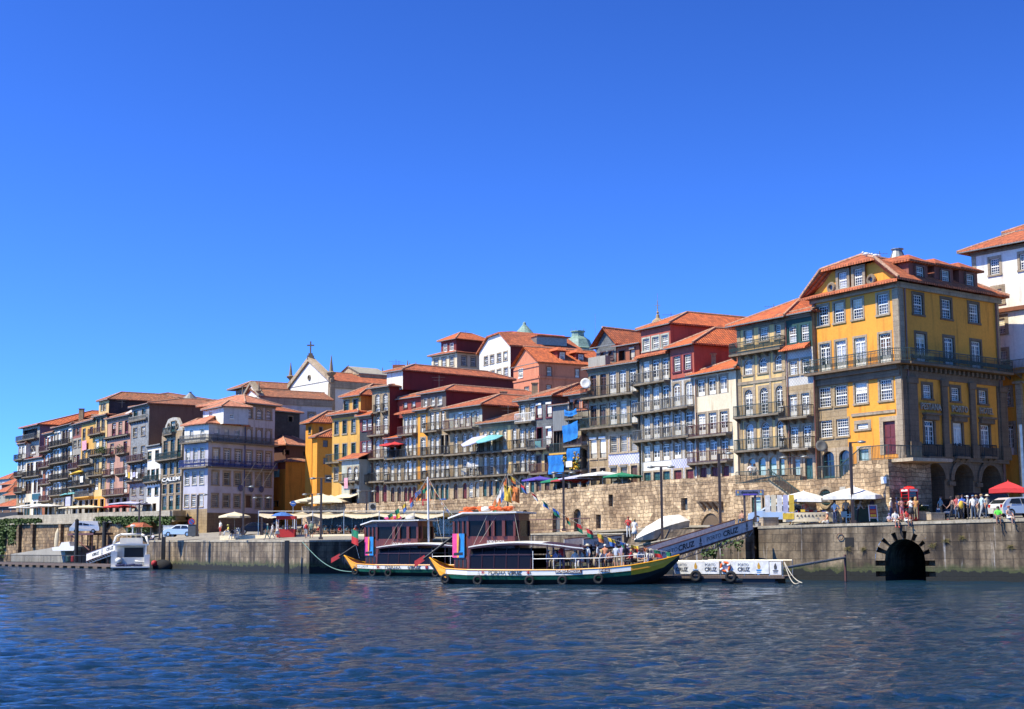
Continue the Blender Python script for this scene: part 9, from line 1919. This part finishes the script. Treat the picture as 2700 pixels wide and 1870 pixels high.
Fq=mkfac(P(884,1300,186),P(948,1300,183));mb=MB();a=Fq.at(889,1315);b=Fq.at(947,1292);mb.hexa([Fq(a[0],1.5,a[1]-.0),Fq(b[0],1.5,a[1]),Fq(b[0],1.46,a[1]-.02),Fq(a[0],1.46,a[1]-.02),Fq(a[0]+1.2,-1.5,b[1]),Fq(b[0],-1.5,b[1]),Fq(b[0],-1.55,b[1]-.05),Fq(a[0]+1.2,-1.55,b[1]-.05)]);one('shop_awning','sloping beige awning over the café beside the yellow house','awning',mb,M['cream_canvas'])
LGp='parasols on the left promenade'
for k,(px,py,Y,r,m,lab)in enumerate(((70,1333,272,3.2,'cloth_white','white parasol at the far left end of the promenade'),(102,1328,268,3.4,'cloth_white','wide white parasol, second from the far left'),(128,1329,264,3.2,'cloth_white','white parasol before the house with red-brown doors'),(205,1333,252,3.2,'cream_canvas','cream parasol under the white hanging sheet'),(235,1332,248,3.2,'cream_canvas','cream parasol left of the yellow-green house'),(316,1330,233,2.6,'redcloth','red and pale parasol before the pink house'),(345,1322,230,3.4,'lavcloth','wide pale green parasol before the grey tiled house'))):pu(lab,px,py,Y,r,m,8,.4,zg=7.2,group=LGp)
for px,py,r,m,lab,tl in((1022,1168,1.3,'redcloth','left red parasol on the low house balcony',(0,.12)),(1043,1165,1.3,'redcloth','right red parasol on the low house balcony',(0,-.05)),(1263,1150,1.6,'lavcloth','lilac parasol tilted over the dark-eaved house balcony',(.25,-.35)),(1300,1146,1.6,'turqcloth','turquoise parasol tilted over the dark-eaved house balcony',(.2,-.25)),(213,1240,1.7,'yellowcloth','yellow parasol on the patched house balcony',(0,-.2)),(184,1298,1.6,'turqcloth','left turquoise parasol below the dark stone house',(0,-.1)),(200,1297,1.5,'turqcloth','right turquoise parasol below the dark stone house',(0,.1))):
 Y=D(px)-.9;q=P(px,py,Y);umbrella(lab,q.x,q.y,q.z-2.0,r,1.6,m,8,.4,.08,tilt=tl,group='parasols on balconies',pole='steel')
def cloth(label,px0,py0,px1,py1,Y,m,o=0):f=mkfac(P(px0,py0,Y),P(px1,py0,Y-.3));sheet('laundry',label,'laundry',f,o,px0,py0,px1,py1,m,.05,n=8,group='washing hung out on balconies')
for a in((1171,1176,1195,1194,172.5,'cloth_white','white sheets on the balcony left of the white dish'),(1196,1174,1204,1192,171.5,'cloth_white','white cloth right of the white sheets on the same balcony'),(1232,1218,1246,1234,168.6,'cloth_white','hanging white washing high on the lower balcony row'),(1244,1222,1258,1236,168,'cloth_white','pale washing right of the hanging white washing'),(1216,1236,1229,1252,169,'cloth_white','square white towel on the lower balcony railing'),(1410,1163,1426,1182,159.2,'turqcloth','pale green cloth on the slate house balcony'),(1440,1150,1453,1172,158,'cloth_white','white cloth hanging at the slate house doorway'),(1134,1317,1149,1335,168,'orangecloth','orange cloth hung over the river wall'),(1113,1316,1130,1333,168.6,'flower_red','brown-red cloth hung over the river wall'),(1158,1315,1176,1332,167,'bluecloth','blue jeans and cloths hung over the river wall')):cloth(a[6],a[0],a[1],a[2],a[3],a[4],a[5])
def dish(label,px,py,Y,r,m='white'):
 q=P(px,py,Y);mb=MB();mb.lathe((0,0,0),[(.04,0),(r*.6,.05),(r,.16),(r*.98,.18),(r*.55,.08),(.02,.03)],14);mb.v=[tuple(q+Vector((v[0],-v[2]*.9+v[1]*.2,v[1])))for v in mb.v];mb.tube(q,q+Vector((0,.6,-.3)),.03,None,5);one('satellite_dish',label,'satellite dish',mb,M[m],smooth=True)
dish('white round dish on the middle balcony row',1207,1148,171.5,.62);dish('white dish at the roof corner left of the tall granite house',1544,1011,152,.55);dish('grey dish on the wall of the ochre hotel',2165,1176,125,.5,'iron_grey')
def aerial(label,px,y0,y1,Y):
 a=P(px,y1,Y);b=P(px,y0,Y);mb=MB();mb.tube(a,b,.03,None,5);h_=b.z-a.z
 for k in range(2):mb.tube(b-Vector((.9-.2*k,0,.25+.35*k)),b+Vector((.7-.2*k,0,-.25-.35*k)),.018,None,4)
 for k in range(6):q=b+Vector((-.8+.28*k,0,-.25));mb.tube(q-Vector((0,.25,0)),q+Vector((0,.25,0)),.012,None,4)
 one('roof_aerial',label,'aerial',mb,M['iron_grey'])
aerial('tall pole aerial beside the shed roof of the timber-galleried house',1506,1012,1052,156);aerial('aerial above the low dark-eaved house',1340,1068,1095,166);aerial('bent aerial above the pink house roof',322,1052,1076,246);aerial('aerial on the cream granite house roof',2040,802,826,137);aerial('aerial behind the chimney of the tall granite house',1052,952,980,192)
aerial('aerial behind the dark red roof house beside its chimney',1044,948,985,190);aerial('aerial above the long dark red side wall',1158,990,1028,182);aerial('aerial on the skyline house with the dark red storey',1228,870,895,270);aerial('thin aerial on the red attic roof',1769,824,852,152);aerial('thin aerial on the ochre hotel ridge',2319,662,680,125)
for px,py,Y,r,h_,lab in((1132,1020,186,.28,.9,'thin metal chimney pipe above the boarded attic'),(1328,1050,178,.4,.7,'squat chimney on the brown-walled house roof'),(1640,900,160,.35,.9,'small chimney on the rusty attic roof'),(1880,955,140,.25,.7,'little chimney pipe on the cream white house roof'),(215,1092,268,.4,.9,'small chimney on the bright orange roof'),(1410,1030,172,.35,.8,'short chimney on the slate house roof')):
 q=P(px,py,Y);mb=MB();mb.box(q.x-r,q.y-r,q.z-1.6,q.x+r,q.y+r,q.z+h_);mb.box(q.x-r-.08,q.y-r-.08,q.z+h_,q.x+r+.08,q.y+r+.08,q.z+h_+.1);one('chimney',lab,'chimney',mb,M['stone_wall'],uv=True)
for px,py,lab in((2284,670,'left gull perched on the ochre hotel ridge'),(2308,674,'right gull perched on the ochre hotel ridge')):
 q=P(px,py,120.5);mb=MB();mb.blob(tuple(q),.17,8,0,(1.7,.8,.8));mb.blob((q.x-.27,q.y,q.z+.12),.09,6);mb.tube((q.x-.35,q.y,q.z+.12),(q.x-.44,q.y,q.z+.1),.02,.005,4);mb.tube((q.x+.2,q.y,q.z+.02),(q.x+.5,q.y,q.z),.07,.02,5);mb.tube((q.x-.02,q.y,q.z-.12),(q.x-.02,q.y,q.z-.32),.015,None,4);g=one('gull',lab,'gull',mb,M['white'],'gulls on the hotel roof',smooth=True)
q=P(982,1336,172);t=thing('air_conditioner','grey air conditioner box on the river wall left of the white mast','air conditioner',(q.x,q.y,q.z-.5));mb=MB();mb.box(q.x-.42,q.y-.2,q.z-.42,q.x+.42,q.y+.2,q.z+.42);mb.build('casing',M['offwhite'],t);mb=MB();mb.torus((q.x+.05,q.y-.22,q.z),.26,.03,'y',16,6);mb.tube((q.x+.05,q.y-.23,q.z),(q.x+.05,q.y-.21,q.z),.25,None,16);mb.build('fan_grille',M['iron'],t)
def ivy(label,spots,n,seed,s_=.22,m='leaf'):
 rn=random.Random(seed);mb=MB()
 for i in range(n):
  px0,px1,y0,y1,Y0,Y1=rn.choice(spots);u=rn.random();v=rn.random()**1.3;px=px0+(px1-px0)*u;yy=y0+(y1-y0)*v*(.55+.45*math.sin(u*37+seed)*math.sin(u*11));q=P(px,yy,Y0+(Y1-Y0)*u-rn.random()*.7)
  e=Vector((rn.gauss(0,1),rn.gauss(0,1),rn.gauss(0,1))).normalized();f=e.orthogonal().normalized();r=s_*rn.uniform(.6,1.3);mb.face([q-e*r,q+f*r*.7,q+e*r,q-f*r*.7])
 o=one('ivy',label,'ivy',mb,M[m]);o['kind']='stuff';return o
ivy('dense green ivy hanging below the parapet right of the buttresses',[(245,460,1364,1392,236,206),(330,400,1366,1415,224,214)],5200,3,.26);ivy('ivy and shrubs covering the far left end of the retaining wall',[(-5,12,1372,1490,264,262),(12,50,1370,1410,262,256),(22,42,1400,1445,261,258),(50,110,1370,1384,256,250)],2600,5,.3)
rn=random.Random(6)
for k,(px,py,w,lab)in enumerate(((2236,1446,6,'dry weed tuft below the drain hole'),(2277,1448,6,'green weed tuft left of the culvert arch'),(2460,1437,14,'brown weeds growing right of the culvert arch'),(2495,1425,6,'weed tuft high on the wall right of the arch'),(2537,1417,5,'small dry tuft below the walking group'),(2665,1442,10,'trailing dry weeds at the right end of the quay'))):
 s,z=RQ.at(px,py);mb=MB()
 for i in range(60):a=rn.uniform(-1.2,1.2);l=rn.uniform(.15,.42);p0=RQ(s+rn.uniform(-w,w)*.012,.02,z+rn.uniform(-.1,.1));p1=p0+RQ.t.to_3d()*math.sin(a)*l+RQ.n.to_3d()*rn.uniform(.05,.25)+Vector((0,0,l*rn.uniform(-.8,.5)));mb.tube(p0,p1,.012,.004,3)
 one('weed_tuft',lab,'weeds',mb,mat('dry_weeds',(.18,.15,.05),.9),'weeds growing on the right quay wall')
ivy('green weeds growing on the ramp wall beneath the gangway',[(1870,1960,1425,1470,116.8,114.6),(1850,1890,1450,1480,117.4,116.4)],420,9,.13)
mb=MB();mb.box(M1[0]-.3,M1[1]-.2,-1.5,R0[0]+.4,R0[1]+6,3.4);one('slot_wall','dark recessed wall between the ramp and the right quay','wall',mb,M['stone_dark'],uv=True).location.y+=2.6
mb=MB();GX,GY=24,12;vs=[]
for j in range(GY):
 for i in range(GX):x=-260+i*9.5;y=430+j*28;vs.append((x,y,-1+j*3.2+noise.noise(Vector((x*.02,y*.02,1)))*3))
mb.mesh(vs,[(j*GX+i,j*GX+i+1,(j+1)*GX+i+1,(j+1)*GX+i)for j in range(GY-1)for i in range(GX-1)]);o=mb.build('far_hillside',M['leaf']);o['kind']='structure'
for k,(px0,px1,y0,y1,Y,wl,ry,lab)in enumerate(((-6,24,1258,1290,560,'plaster_lilac',6,'pale lilac block on the far hill at the left edge'),(4,36,1272,1300,520,'plaster_red',8,'dark red walled house on the far hill'),(-8,20,1292,1330,470,'conc',8,'grey house with a red roof on the far bank at the very edge'),(14,52,1300,1350,440,'stone_wall',8,'stone house with a wide red roof on the far bank'),(30,56,1282,1304,500,'plaster_cream',5,'small cream house higher on the far bank'),(-10,44,1330,1352,420,'plaster_brown',6,'brown low building on the far bank waterfront'))):
 g=House('far_house',lab,'house',(px0,1300,Y),(px1,1300,Y-6),z0=-1,top=[(px0,y0+6),(px1,y0+7)],L=14,wall=wl,cornice=False,group='houses on the far bank')
 g.row('s',[px0+(px1-px0)*u for u in(.3,.7)],3,y0+14,y0+20,simple=True,sw=.05);g.done(h=2.6,over=.6,m='tile')
f=mkfac(P(-20,1370,300),P(46,1370,288));mb=MB();mb.fbox(f,0,f.w,-3,0,f.at(20,1392)[1],f.at(20,1352)[1]);o=one('warehouse','long dark low warehouse at the far left beyond the promenade','warehouse',mb,M['iron'])
